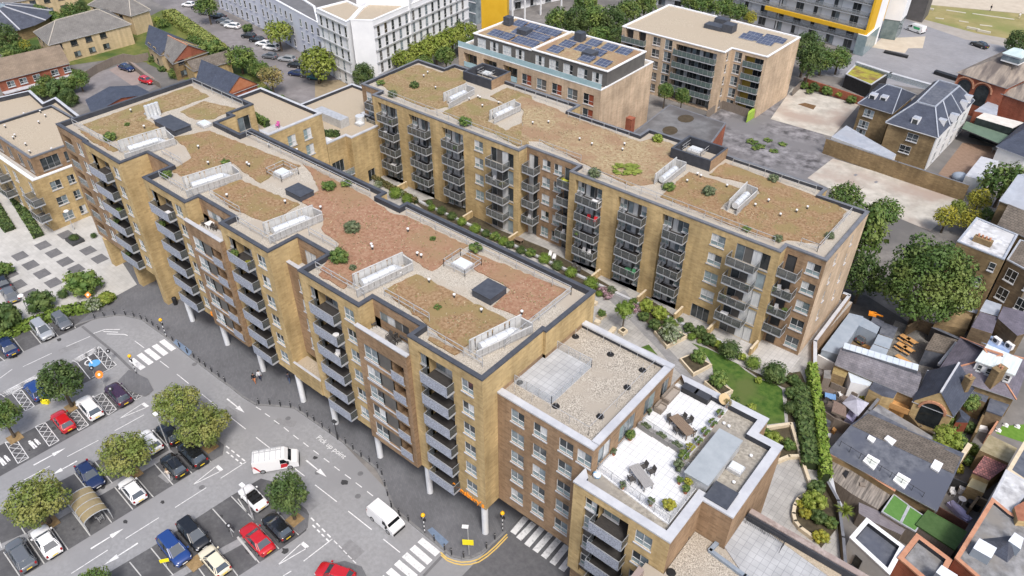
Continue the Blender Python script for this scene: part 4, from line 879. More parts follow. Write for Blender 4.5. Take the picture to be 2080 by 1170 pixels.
# ----------------------------------------------------------
GT='trees in the car park'
tree_px('olive','upper of the two touching olive green trees by the lamp post',362,818,47,base=(378,872),group=GT,ratio=.95)
tree_px('olive_b','lower and larger of the two touching olive green trees',402,866,54,base=(427,908),group=GT,ratio=.95)
tree_px('olive','round olive green tree above the white hatchback',250,922,52,base=(272,962),group=GT,ratio=.95)
tree_px('olive_b','broad olive green tree beside the curved trolley shelter',80,1012,62,base=(102,1062),group=GT,ratio=.9)
tree_px('dark','dark green bushy tree between the hatched bays',126,772,47,base=(147,826),group=GT)
tree_px('dark_b','dark green tree at the left picture edge in a brown pit',14,838,37,base=(30,889),group=GT)
tree_px('dark','dark cone shaped tree beside the black hatchback',581,1003,43,base=(599,1055),group=GT,ratio=1.15)
tree_px('mid','bright green tree top at the bottom picture edge',200,1178,36,base=(215,1230),group=GT)
b=MB();pit=mat('tree_pit',(0.22,0.15,0.07),(0.32,0.22,0.11),scale=3)
for x,y in((427,908),(272,962),(102,1062),(147,826),(30,889),(599,1055),(397,1143)):u,v=G(x,y,.1);b.box(u-.75,v-.75,.0,u+.75,v+.75,.108,pit)
setting('tree_pit',b)
# ----------------------------------------------------------
q=[G(x/3,780+y/3,1.9)for x,y in((422,680),(520,640),(635,775),(505,850))]
c=((q[0][0]+q[2][0])/2,(q[0][1]+q[2][1])/2);t=thing('trolley_shelter','curved amber roofed trolley shelter in a car park bay','trolley shelter',(c[0],c[1],0),RAD(-3.5))
b=MB();am=mat('amber_polycarbonate',(0.26,0.21,0.12),(0.33,0.27,0.16),scale=.8,rough=.25);n=10;L_,w_=4.3,2.6
for i in range(n):
 a0,a1=pi*(.06+.88*i/n),pi*(.06+.88*(i+1)/n);p=lambda a,x:(x,w_/2*cos(a),1.45+.65*sin(a));b.poly([p(a0,-L_/2),p(a0,L_/2),p(a1,L_/2),p(a1,-L_/2)],am,True)
part_local('roof',b,t);b=MB()
for x in(-L_/2,-L_/4,0,L_/4,L_/2):
 for i in range(n):a0,a1=pi*(.06+.88*i/n),pi*(.06+.88*(i+1)/n);b.bar((x,w_/2*cos(a0)*1.01,1.47+.65*sin(a0)),(x,w_/2*cos(a1)*1.01,1.47+.65*sin(a1)),.07,GALV)
for x in(-L_/2,0,L_/2):
 for s_ in(-1,1):b.bar((x,s_*w_/2*.99,0),(x,s_*w_/2*.99,1.6),.07,GALV)
for s_ in(-1,1):b.bar((-L_/2,s_*w_/2,.5),(L_/2,s_*w_/2,.5),.05,GALV);b.bar((-L_/2,s_*w_/2,1.0),(L_/2,s_*w_/2,1.0),.05,GALV)
part_local('frame',b,t)
u=thing('shopping_trolley','orange handled trolley inside the curved shelter','trolley',(c[0]+1.4,c[1]+.2,0.01),.1);b=MB()
for x in(-.4,.4):
 for y in(-.26,.26):b.bar((x,y,.1),(x,y,.55),.03,GALV);b.cyl((x,y-.02,.06),(x,y+.02,.06),.06,TRIM)
for z in(.55,.75,.95):
 for p,r_ in(((-.45,-.28),(.45,-.28)),((.45,-.28),(.45,.28)),((.45,.28),(-.45,.28)),((-.45,.28),(-.45,-.28))):b.bar((*p,z),(*r_,z),.025,GALV)
for i in range(7):x=-.45+.15*i;b.bar((x,-.28,.55),(x,.28,.55),.015,GALV)
part_local('basket',b,u);b=MB();b.bar((-.5,-.3,1.0),(-.5,.3,1.0),.08,ORNG);part_local('handle',b,u)
# ----------------------------------------------------------
def lamp(px,py,hx,hy,label,head='disc',dark=False,z0=.1):
 x,y=G(px,py,z0);d=FW*FOC+RX*(hx-1040)-UP*(hy-585);k=(x*d.x+y*d.y)/(d.x**2+d.y**2);h=min(9,max(3,CH+k*d.z-z0));m=FRAMED if dark else GALV
 t=thing('street_lamp',label,'street lamp',(x,y,z0),0,'street lamps');b=MB();b.cyl((0,0,0),(0,0,h),.075,m,.05,8);b.cyl((0,0,0),(0,0,1.0),.11,m,n=8);part_local('pole',b,t)
 b=MB()
 if head=='disc':b.cyl((0,0,h),(0,0,h+.1),.42,WHITE,.36,14)
 else:b.box(-.3,-.2,h,.3,.2,h+.12,WHITE if not dark else FRAMED)
 part_local('lamp_head',b,t);return t
lamp(150,467,134,429,'lamp with a round white head on the pale plaza');lamp(58,634,47,608,'lamp with a round white head above the clipped hedge')
lamp(345,914,358,826,'twin headed lamp rising through the olive trees','box',z0=.02);lamp(515,1055,490,987,'lamp post between the white convertible and the black hatchback','box',z0=.02)
lamp(686,892,682,858,'black lamp post at the kerb beside the white columns','box',True)
def beacon(px,py,label):
 x,y=G(px,py,.1);t=thing('belisha_beacon',label,'crossing beacon',(x,y,.1),0,'striped crossing beacons');b=MB()
 for i in range(8):b.cyl((0,0,i*.34),(0,0,(i+1)*.34),.055,WHITE if i%2 else BLACK,n=10)
 part_local('striped_post',b,t);b=MB();b.ball((0,0,3.05),.24,.24,.24,mat('amber_globe',(0.9,0.48,0.02),rough=.3),14,8);part_local('globe',b,t)
 b=MB();b.box(-.32,-.05,2.25,.32,.05,2.6,BLACK);part_local('lamp_box',b,t)
beacon(338,684,'beacon on the building side of the upper zebra crossing');beacon(277,758,'beacon on the car park side of the upper zebra crossing');beacon(863,1082,'beacon beside the lower zebra crossing');beacon(1021,1078,'beacon beside the corner column and side road crossing')
x,y=G(953,1126,.1);t=thing('sign_post','pole carrying a bright yellow panel near the lower zebra crossing','sign',(x,y,.1));b=MB();b.cyl((0,0,0),(0,0,4.6),.05,GALV,n=8);part_local('pole',b,t)
b=MB();YS=mat('yellow_sign',(0.85,0.72,0.02),(0.9,0.77,0.03),scale=1,rough=.5);b.obox(0,-.08,1.75,1.15,.04,.85,.62,YS);part_local('panel',b,t);b=MB();b.obox(-.25,-.1,4.6,.65,.4,.06,.6,WHITE);part_local('lamp_head',b,t)
x,y=G(340,1152,.02);t=thing('sign_post','low yellow sign leaning beside the blue people carrier','sign',(x,y,.02));b=MB();b.bar((0,0,0),(0,0,1.0),.05,GALV);part_local('pole',b,t);b=MB();b.obox(0,0,.9,.9,.04,.5,.95,YS);part_local('panel',b,t)
x,y=G(93,818,.1);t=thing('bollard_block','short yellow block at the edge of the hatched bays','barrier',(x,y,.02));b=MB();b.obox(0,0,0,.9,.4,.5,.6,YS);part_local('block',b,t)
OS=mat('orange_panel',(0.85,0.22,0.03),(0.9,0.28,0.05),scale=2,rough=.5)
for bx,by,lab,r_,sq in((213,786,'round orange sign with a white dot by the blue bay symbol',.5,False),(189,623,'square orange sign with white marks standing in the hedge bed',.48,True)):
 x,y=G(bx,by,.1);t=thing('sign_post',lab,'sign',(x,y,.1));b=MB();b.cyl((0,0,0),(0,0,2.1),.05,GALV,n=8);part_local('pole',b,t);b=MB();d=V3((.5,-.62,.6)).normalized()
 o_=V3((0,0,2.2));b.cyl(o_,o_+d*.05,r_,OS,n=4 if sq else 18,smooth=False);part_local('panel',b,t);b=MB();b.cyl(o_+d*.051,o_+d*.06,r_*.35,WHITE,n=12);part_local('emblem',b,t)
for bx,by,lab in((196,770,'short post with a dark round sign at the blue bay'),(229,735,'dark round sign at the road gully beside the hatched bay'),(473,1090,'dark round sign on a thin post in the lower bays'),(234,812,'thin post beside the plum off-roader')):
 x,y=G(bx,by,.02);t=thing('sign_post',lab,'sign',(x,y,.02));b=MB();b.cyl((0,0,0),(0,0,1.9),.045,FRAMEG,n=8);part_local('pole',b,t);b=MB();d=V3((.5,-.62,.7)).normalized();o_=V3((0,0,1.95));b.cyl(o_,o_+d*.05,.3,BLACK,n=14);b.cyl(o_+d*.05,o_+d*.055,.12,COPEL,n=10);part_local('panel',b,t)
bb=MB();bb.cyl((0,0,0),(0,0,1.0),.075,FRAMED,n=10);bb.cyl((0,0,.85),(0,0,.92),.082,GALV,n=10);bd=bb.data('bollard')
for i,(x,y)in enumerate([Z0(*p)for p in((578,770),(635,757),(700,750),(765,750),(818,760),(862,775),(897,790),(932,812),(968,840),(1052,905),(1095,945),(1142,980),(1182,1008),(1217,1038),(1252,1066),(1290,1095),(1335,1127),(1372,1158))]+[Z2(*p)for p in((18,122),(85,125),(150,135),(212,142),(270,162),(315,198),(355,225),(405,262),(450,298),(500,332),(547,362),(592,398),(642,442),(692,474),(742,512),(768,552),(787,622),(803,680),(826,748),(872,792),(930,834),(1087,955),(1150,1010),(1192,1035),(1266,1056),(1405,1000),(1456,945))]):
 u,v=G(x,y,.1);thing('bollard','slim dark bollard in the row along the kerb of the street','bollard',(u,v,.1),0,'bollards along the kerb',bd)
SKIN=mat('skin',(0.35,0.2,0.13),(0.42,0.25,0.17),scale=5,rough=.6)
def cloth(name,c):return mat(name+'_cloth',c,tuple(min(1,k*1.25)for k in c),scale=6,rough=.9)
def person(px,py,label,top,legs,hair,rz=0.0,pose='walk',z0=.1,xy=None):
 x,y=xy or G(px,py,z0);s_=.22 if pose=='walk' else.07
 vs=[(0,0,.92),(0,0,1.15),(0,0,1.40),(0,0,1.50),(.015,0,1.60),(.02,0,1.72),(0,.10,.88),(s_,.11,.48),(s_*.8,.11,.08),(s_*.8+.12,.12,.04),(0,-.10,.88),(-s_*.3,-.11,.48),(-s_*1.3,-.11,.10),(-s_*1.3+.12,-.12,.05),(0,.19,1.38),(-.08,.25,1.10),(.06,.25,.86),(.10,.25,.76),(0,-.19,1.38),(.06,-.25,1.10),(.18,-.23,.90),(.23,-.23,.81)]
 ed=[(0,1),(1,2),(2,3),(3,4),(4,5),(0,6),(6,7),(7,8),(8,9),(0,10),(10,11),(11,12),(12,13),(2,14),(14,15),(15,16),(16,17),(2,18),(18,19),(19,20),(20,21)]
 rad=[.145,.135,.15,.055,.085,.08,.085,.06,.045,.04,.085,.06,.045,.04,.06,.045,.035,.035,.06,.045,.035,.035]
 me=bpy.data.meshes.new('person');me.from_pydata(vs,ed,[]);o=bpy.data.objects.new('tmp_person',me);C.objects.link(o);sk=o.modifiers.new('s','SKIN');o.modifiers.new('d','SUBSURF').levels=1
 for i,r_ in enumerate(rad):me.skin_vertices[0].data[i].radius=(r_,r_)
 me.skin_vertices[0].data[0].use_root=True
 bpy.context.view_layer.update();dg=bpy.context.evaluated_depsgraph_get();m2=bpy.data.meshes.new_from_object(o.evaluated_get(dg));bpy.data.objects.remove(o);m2 .name='person';m2 .materials.clear()
 for q in(top,legs,SKIN,TRIM):m2 .materials.append(q)
 for p in m2 .polygons:
  z=p.center.z;p.use_smooth=True;hand=abs(p.center.y)>.17 and z<.9
  p.material_index=2 if z>1.47 or hand else(0 if z>.93 else(3 if z<.09 else 1))
 t=thing('person',label,'person',(x,y,z0),rz,None,m2)
 h=MB();h.ball((-.005,0,1.715),.105,.095,.095,hair,10,6);part_local('hair',h,t);return t
HB=mat('dark_hair',(0.015,0.012,0.01));HL=mat('fair_hair',(0.3,0.2,0.1))
person(518,778,'person in an orange skirt and dark top walking under the building',cloth('black',(.015,.015,.02)),cloth('orange',(.55,.22,.1)),HB,-.7);person(529,772,'person in a white top with a dark bag beside the white columns',cloth('white',(.6,.6,.62)),cloth('navy',(.02,.025,.06)),HB,-.7)
person(588,777,'person in blue jeans and dark jacket in the shade of the overhang',cloth('grey',(.06,.06,.08)),cloth('denim',(.06,.09,.17)),HB,2.3);person(345,973,'person in pale clothes with fair hair at the back of a black hatchback',cloth('beige',(.55,.48,.4)),cloth('white',(.6,.6,.62)),HL,2.0,'stand',.01)
person(1350/3+1560-450+0,22,'person in dark clothes crossing the dry green beyond the dark car',cloth('black',(.015,.015,.02)),cloth('black',(.015,.015,.02)),HB,1.0,z0=.05,xy=G(2011,22,.05))
person(0,0,'person in pale clothes walking at the edge of the far dry lawn',cloth('white',(.6,.6,.62)),cloth('beige',(.55,.48,.4)),HL,2.0,z0=.05,xy=G(2069,38,.05))
b=MB();x,y=G(357,618,.1);x-=0;b.cyl((0,0,0),(0,0,1.15),.3,BLACK,.34,14);b.ball((0,0,1.15),.34,.34,.16,BLACK,12,6);solo('litter_bin',b,'black litter bin at the foot of the brick pillar','litter bin',None,(0,0,0)).location=(x,y,.1)
# ----------------------------------------------------------
SED_B=mat('brown_sedum',(0.20,0.115,0.055),(0.35,0.24,0.14),scale=3.2,detail=15,c3=(0.25,0.185,0.085),s3=0.4,rough=.95,bump=.5,lo=.36,hi=.64)
SED_R=mat('red_sedum',(0.25,0.125,0.075),(0.36,0.225,0.145),scale=3.0,detail=15,c3=(0.285,0.185,0.105),s3=0.2,rough=.95,bump=.5,lo=.36,hi=.64)
SED_O=mat('olive_sedum',(0.20,0.13,0.06),(0.35,0.26,0.15),scale=3.0,detail=15,c3=(0.24,0.195,0.085),s3=0.35,rough=.95,bump=.5,lo=.36,hi=.64)
SED_S=mat('straw_sedum',(0.25,0.165,0.09),(0.42,0.345,0.21),scale=2.2,detail=15,c3=(0.29,0.19,0.115),s3=0.22,rough=.95,bump=.5,lo=.36,hi=.64)
TUF1=mat('dry_stalks',(.33,.26,.16),(.40,.33,.21),scale=4);TUF2=mat('rusty_moss',(.15,.09,.05),(.20,.12,.07),scale=4);TUF3=mat('green_moss',(.15,.16,.055),(.20,.20,.08),scale=4)
_bn=[0.0]
def bed(root,px,z,m,lab=None):
 _bn[0]+=.004;b=MB();r=random.Random(len(px)*7+int(px[0][0]));q0=PXS(px,z);q=[]
 for(x0,y0),(x1,y1)in zip(q0,q0[1:]+q0[:1]):
  n=max(1,int(math.hypot(x1-x0,y1-y0)/.6));q+=[(x0+(x1-x0)*i/n+r.uniform(-.13,.13),y0+(y1-y0)*i/n+r.uniform(-.13,.13))for i in range(n)]
 zt=z+.06+_bn[0];b.prism(q,z-.05,zt,m,bottom=False)
 xs,ys=[p[0]for p in q],[p[1]for p in q];n=int((max(xs)-min(xs))*(max(ys)-min(ys))*5);inn=lambda x,y:sum((a[1]>y)!=(c[1]>y)and x<(c[0]-a[0])*(y-a[1])/(c[1]-a[1])+a[0]for a,c in zip(q,q[1:]+q[:1]))%2
 cl=[(r.uniform(min(xs),max(xs)),r.uniform(min(ys),max(ys)),r.uniform(.6,2.2))for _ in range(max(4,n//60))]
 for _ in range(n):
  c=r.choice(cl);x,y=(r.gauss(c[0],c[2]),r.gauss(c[1],c[2]))if r.random()<.6 else(r.uniform(min(xs),max(xs)),r.uniform(min(ys),max(ys)))
  if not inn(x,y):continue
  a,l=r.random()*6.28,r.uniform(.04,.12);d=V3((cos(a),sin(a),0));p=V3((x,y,zt));b.poly([p-d*l,p+V3((0,0,.02))+d.cross(V3((0,0,1)))*l*.6,p+d*l+V3((0,0,l*.7)),p-d.cross(V3((0,0,1)))*l*.6+V3((0,0,l*.5))],r.choice((TUF1,TUF1,TUF2,TUF3)))
 part('planted_bed',b,root,label=lab)
K3=lambda a,b:(80+a*.23077,140+b*.23077)
MZ=MZD+.02
bed(main,[K3(*p)for p in((375,495),(1330,150),(1495,245),(1340,300),(1000,415),(920,440),(1095,525),(705,645),(650,625))],MZ,SED_O,'olive brown bed on the tower end')
bed(main,[(367,227),(413,206),(478,220),(432,243),(395,243)],MZ,SED_O);bed(main,[K3(*p)for p in((345,530),(480,600),(700,715),(650,735),(480,650),(400,590))],MZ,SED_B)
bed(main,[(352,280),(425,266),(612,338),(560,352),(530,372),(492,347),(474,331),(378,362),(347,347),(388,322),(378,300)],MZ,SED_B)
bed(main,[(430,388),(486,365),(522,380),(610,416),(545,452),(470,425)],MZ,SED_B);bed(main,[(612,408),(648,388),(630,350),(617,334),(742,397),(800,436),(828,440),(950,500),(877,552),(838,527),(818,514),(718,560),(715,580),(650,550),(690,495),(655,470),(656,440)],MZ,SED_R,'wide reddish bed in the middle of the roof')
bed(main,[(780,590),(848,557),(1040,656),(952,698),(935,716)],MZ,SED_B);bed(main,[(957,511),(1148,589),(1075,651),(1002,622),(1040,588),(990,562),(925,528)],MZ,SED_R)
bed(main,[(655,551),(707,580),(700,588),(648,560)],MZ,SED_R);bed(main,[(872,683),(935,716),(925,722),(868,690)],MZ,SED_B)
KR=lambda a,b:(720+a*.20513,100+b*.20513);KS=lambda a,b:(1040+a*.20513,160+b*.20513);KT=lambda a,b:(1330+a*.20513,270+b*.20513)
RZ=RZD+.02
bed(rear,[KR(*p)for p in((225,310),(600,165),(640,160),(870,235),(985,190),(1100,230),(1105,330),(880,455),(930,570),(760,600),(400,460))],RZ,SED_O,'brown bed with scattered weeds at the far end')
bed(rear,[KR(*p)for p in((870,630),(1210,475),(1500,555),(1340,630),(1320,720),(1420,760),(1600,880),(1560,905),(1200,770))],RZ,SED_O);bed(rear,[(1010,275),(1060,250),(1075,292),(1052,298)],RZ,SED_O)
bed(rear,[KR(*p)for p in((1345,470),(1510,385),(1755,470),(1755,560),(1640,530),(1520,555))],RZ,SED_O);bed(rear,[(1045,205),(1060,196),(1130,222),(1160,238),(1300,290),(1330,280),(1371,296),(1371,310),(1393,326),(1332,352),(1332,374),(1280,378),(1200,340),(1100,288),(1060,285),(1062,225)],RZ,SED_S,'straw coloured bed with a green weedy patch')
bed(rear,[KT(*p)for p in((60,640),(215,490),(345,390),(850,560),(640,750),(800,830),(1040,600),(1015,545),(900,500),(545,415),(690,300),(1100,450),(1480,590),(1755,690),(1900,780),(1650,1110),(1320,1060),(1200,1080),(700,900))],RZ,SED_B,'brown bed around the skewed duct enclosure')
HATCH=mat('roof_hatch_lead',(0.05,0.056,0.07),(0.075,0.082,0.10),scale=1.5,rough=.55)
def hatchbox(root,px,z,h,name='roof_hatch',m=HATCH):
 q=PXS(px,z+h);cx,cy=sum(p[0]for p in q)/4,sum(p[1]for p in q)/4;lx=max(p[0]for p in q)-min(p[0]for p in q);ly=max(p[1]for p in q)-min(p[1]for p in q)
 b=MB();b.box(cx-lx*.46,cy-ly*.46,z-.02,cx+lx*.46,cy+ly*.46,z+h,m);b.box(cx-lx*.48,cy-ly*.48,z+h,cx+lx*.48,cy+ly*.48,z+h+.06,m);return part(name,b,root)
hatchbox(main,[(962,590),(990,567),(1025,581),(998,611)],MZ,.75);hatchbox(main,[(580,386),(605,372),(635,385),(612,402)],MZ,.7);hatchbox(main,[(318,247),(345,232),(383,253),(353,268)],MZ,.75)
def skylight(root,px,py,z,s=2.0,rail=True):
 x,y=G(px,py,z);b=MB();b.box(x-s*.5,y-s*.4,z,x+s*.5,y+s*.4,z+.35,GALV);b.prism([(x-s*.42,y-s*.32),(x+s*.42,y-s*.32),(x+s*.42,y+s*.32),(x-s*.42,y+s*.32)],z+.351,z+.5,WHITE,mat('skylight_dome',(0.62,0.66,0.68),rough=.12,spec=.6));part('skylight',b,root)
 if rail:railing(root,[(x-s*.75,y-s*.65),(x+s*.75,y-s*.65),(x+s*.75,y+s*.65),(x-s*.75,y+s*.65),(x-s*.75,y-s*.65)],z,1.0,step=1.6,name='guard_rail')
skylight(main,575,355,MZ);skylight(main,940,541,MZ);skylight(main,416,255,MZ,1.8,False);skylight(rear,989,152,RZD+.22,1.7);skylight(rear,1412,308,RZD+.22,2.0)
SLAT=mat('duct_screen',(0.33,0.325,0.32),(0.45,0.445,0.44),scale=1.5,rough=.6,stretch=(5,5,.5));DUCTW=mat('pale_screen_panel',(.46,.46,.45),(.60,.60,.59),scale=1.2,rough=.6,detail=8);DUCT=mat('duct_foil',(0.62,0.64,0.66),(0.75,0.77,0.78),scale=3,rough=.35,metal=.3)
def enclosure(root,px,z,h=1.25):
 """louvred screen round a silver air duct; px = back-left, back-right, front-right, front-left at screen top"""
 q=PXS(px,z+h);a,b_,c,d=[V3((*p,z))for p in q];t=MB()
 for p,r_,hh in((a,b_,h+.35),(b_,c,h),(d,c,h-.3)):
  L=(r_-p).length;n=max(2,int(L/.62));ang=math.atan2(r_.y-p.y,r_.x-p.x)
  for i in range(n):
   m_=p.lerp(r_,(i+.5)/n);wn=L/n*(.55 if(i*7+n)%3==0 and hh>h else.93)
   t.obox(m_.x,m_.y,z+.04,wn,.05,hh-.05,ang,SLAT if hh<h+.3 else DUCTW)
  t.bar(p+V3((0,0,hh)),r_+V3((0,0,hh)),.1,DUCTW);t.bar(p+V3((0,0,.3)),r_+V3((0,0,.3)),.07,GALV)
 for p,hh in((a,h+.35),(b_,h+.35),(c,h),(d,h-.3)):t.bar(p,p+V3((0,0,hh)),.1,GALV)
 o=part('duct_enclosure',t,root);s_=MB();m0,m1=(a+d)/2,(b_+c)/2;dv=(m1-m0)
 s_.cyl(m0+dv*.12+V3((0,0,.72)),m0+dv*.72+V3((0,0,.72)),.46,DUCT,n=12)
 for k in(.2,.4,.6):s_.cyl(m0+dv*k+V3((0,0,.72)),m0+dv*(k+.012)+V3((0,0,.72)),.5,GALV,n=12)
 s_.cyl(m0+dv*.72+V3((0,0,.72)),m0+dv*.84+V3((0,0,.15)),.46,DUCT,n=12);link('duct',s_.data('duct',org(root)),o)
for px in([(241,291),(336,263),(352,277),(251,309)],[(372,365),(470,335),(485,347),(377,383)],[(535,458),(635,422),(653,430),(545,476)],[(717,563),(818,518),(837,530),(724,584)],[(954,697),(1058,645),(1081,657),(968,709)]):enclosure(main,px,MZ)
for px in([(901,193),(948,173),(963,178),(912,206)],[(995,229),(1046,206),(1057,211),(1004,236)],[(1331,358),(1374,324),(1394,330),(1348,366)],[(1481,411),(1517,374),(1539,383),(1499,419)]):enclosure(rear,px,RZ)
b=MB()
for i in range(4):x,y=G(303+7*i,240-2.3*i,MZ);b.cyl((x,y,MZ),(x,y,MZ+1.9),.28,DUCT,n=12)
x,y=G(316,240,MZ);b.box(x-2.2,y-.5,MZ,x+2.2,y+.5,MZ+.3,GALV);part('flue_stack',b,main)
def vents(root,pts,z,h=.45):
 for px,py in pts:
  x,y=G(px,py,z);b=MB();b.cyl((x,y,z),(x,y,z+h),.09,FRAMED,n=8);b.cyl((x,y,z+h),(x,y,z+h+.12),.15,WHITE,n=8);part('vent_pipe',b,root)
vents(main,((267,229),(294,262),(404,303),(424,336),(507,340),(462,402),(580,415),(652,427),(755,503),(757,508),(829,472),(848,521),(856,525),(814,561),(872,575),(977,605),(923,606),(978,636),(1060,640),(503,337),(547,300),(604,310)),MZ)
vents(rear,((869,151),(861,158),(885,182),(953,205),(971,200),(975,202),(980,219),(1013,213),(1082,254),(1114,252),(1177,287),(1202,297),(1264,308),(1268,297),(1416,358),(1423,362),(1395,372),(1476,382),(1533,421),(1560,412),(1584,441),(1617,433),(1639,426)),RZ)
railing(main,[(-110.6,37.3),(-95.5,37.3)],MZ,name='guard_rail',r=.034,step=2.4);railing(main,[(-110.6,56.2),(-97.5,56.2)],MZ,name='guard_rail',r=.034,step=2.4)
for u0,u1,v in((-87.4,-80.2,37.0),(-78.5,-72.5,38.4),(-71,-64,37.0),(-57,-49.5,37.0),(-48.2,-41.9,38.5),(-40.6,-33.8,37.0),(-93,-88.4,40.6),(-62.8,-58,40.7)):railing(main,[(u0,v),(u1,v)],MZ,name='guard_rail',r=.034,step=2.4)
railing(main,[(-33.9,40.2),(-33.9,50.6),(-57.5,50.6)],MZ,name='guard_rail',r=.034,step=2.4);railing(main,[(-63.8,50.7),(-88.7,50.7)],MZ,name='guard_rail',r=.034,step=2.4)
for pl in([(-92.5,79.0),(-63.2,79.0)],[(-61.5,81.0),(-54,81.0)],[(-52,78.8),(-24,78.8)],[(-21.5,80.6),(-19.4,80.6),(-19.4,91.4)],[(-25,93.8),(-37,93.8)],[(-52.8,91.6),(-64,91.6)],[(-66,94.3),(-77,94.3)]):railing(rear,pl,RZ,name='guard_rail',r=.034,step=2.4)
for px,py in((1056,778),(1129,825),(1219,846),(1274,787),(1240,720),(1305,752),(1169,684)):
 x,y=G(px,py,LZD);b=MB();b.cyl((x,y,LZD),(x,y,LZD+.12),.38,TRIM,.3,10);b.bar((x,y,LZD),(x,y,LZD+1.0),.035,GALV);part('roof_anchor',b,low)
railing(low,[(-31.5,38.7),(-23.2,38.7),(-23.2,49.6),(-31,49.6)],LZD,name='guard_rail',r=.018,step=2.0,mid=0)
TF=TZD+.12
railing(ter,[(-21.6,38.1),(-14.05,37.3),(-14.05,43.0)],TF,1.05,FRAMEG,step=1.5,mid=0,pickets=.14,r=.02);railing(ter,[(-14.05,43.0),(-16.25,43.05),(-16.25,51.9)],TF,1.05,FRAMEG,step=1.5,mid=0,glass=MATS['clear_glass'],r=.02)
railing(ter,[(-21.5,45.2),(-16.5,44.7)],TF,.9,FRAMEG,step=1.4,mid=0,glass=MATS['clear_glass'],r=.02)
b=MB();q=PXS([(1404,952),(1470,886),(1494,900),(1430,977)],TZD+1.3);cx,cy=sum(p[0]for p in q)/4,sum(p[1]for p in q)/4
b.box(cx-1.05,cy-3.1,TZD,cx+1.05,cy+3.1,TZD+1.3,GALV);b.box(cx-1.15,cy-3.2,TZD+1.3,cx+1.15,cy+3.2,TZD+1.42,mat('zinc_lid',(0.30,0.33,0.35),(0.36,0.39,0.41),scale=.8,rough=.4));part('plant_housing',b,ter)
hatchbox(ter,[(1430,1008),(1457,978),(1497,1000),(1478,1038)],TZD,.7);skylight(ter,1494,955,TZD,1.3,False)
vents(ter,((1470,862),(1480,868),(1500,905),(1525,928),(1490,982)),TZD,.12)
GR='self sown plants on the planted roofs'
for k,px,py,r_,z,lab in(('bush',222,277,13,MZ,'bush beside the first duct enclosure on the tower roof'),('weed',258,252,6,MZ,'small weed tuft in the middle of the tower roof'),('weed',457,328,9,MZ,'low weed just behind the second duct enclosure'),('bush',338,354,11,MZ,'bush against the inner corner parapet behind the recess'),('bush',667,377,15,MZ,'leafy bush right of the middle roof hatch'),('weed',703,372,11,MZ,'weedy clump beside the rear guard rail'),('bush_grey',714,460,17,MZ,'upright grey green bush on the wide reddish bed'),('bush',688,519,21,MZ,'sprawling bush at the railed corner of the reddish bed'),('bush_grey',717,543,8,MZ,'small round bush in front of the railed corner bush'),('weed',966,502,15,MZ,'weed mat at the bed edge by the rear rail'),('weed',889,623,8,MZ,'grass tuft left of the last planted bed'),('weed',879,484,7,MZ,'green tuft on the reddish bed near the rear rail'),('bush_dark',842,172,10,RZ,'round dark bush alone on the far roof bed'),('bush_grey',797,190,10,RZ,'bush at the front corner of the far roof'),('weed',773,167,9,RZ,'dry weed at the far left roof corner'),('bush',944,246,14,RZ,'bush at the front coping between two duct enclosures'),('bush_grey',1207,350,14,RZ,'bush at the step of the roof edge'),('weed_flat',1270,343,36,RZ,'wide bright green weed patch on the straw coloured bed'),('bush_light',1337,280,12,RZ,'light bush beside the square roof compound'),('bush',1360,379,13,RZ,'bush in front of the third roof enclosure'),('bush_grey',1439,387,14,RZ,'round grey green bush left of the skewed enclosure'),('bush_grey',1572,362,11,RZ,'bush at the back parapet of the courtyard block'),('bush_grey',1581,484,10,RZ,'bush at the rail corner near the front step'),('bush_grey',1686,478,10,RZ,'bush by the end rail of the courtyard block'),('weed',1517,464,9,RZ,'small weed pair near the front rail')):
 shrub(k,lab,px,py,r_,z,GR,'weed' if 'weed' in k else 'shrub','plant',ratio=.16 if r_>30 else.85)
# ----------------------------------------------------------
WOODG=mat('grey_timber',(0.26,0.25,0.245),(0.34,0.33,0.32),scale=3,stretch=(1,8,1));RAT=mat('dark_rattan',(0.055,0.05,0.048),(0.09,0.085,0.08),scale=8);TAUPE=mat('taupe_rattan',(0.20,0.165,0.135),(0.26,0.22,0.18),scale=8);WOODB=mat('brown_timber',(0.17,0.12,0.085),(0.24,0.18,0.13),scale=3,stretch=(1,8,1))
def table(label,x,y,z,l,w_,rz,m=WOODG,group=None,h=.74,cat='table',round_=False):
 t=thing('table',label,cat,(x,y,z),rz,group);b=MB()
 if round_:b.cyl((0,0,h-.04),(0,0,h),l/2,m,n=18)
 else:
  for i in range(6):b.box(-l/2,-w_/2+w_/6*i+.006,h-.05,l/2,-w_/2+w_/6*(i+1)-.006,h,m)
  b.box(-l/2+.05,-w_/2+.05,h-.12,l/2-.05,w_/2-.05,h-.051,m)
 part_local('tabletop',b,t);lb_=MB();lb_.box(-.04,-.04,0,.04,.04,h-.05,m);ld=lb_.data('leg')
 for sx in(-1,1):
  for sy in(-1,1):link('leg',ld,t,(sx*(l/2-.12)*(.7 if round_ else 1),sy*(w_/2-.1)*(.7 if round_ else 1),0))
 return t
_ch={}
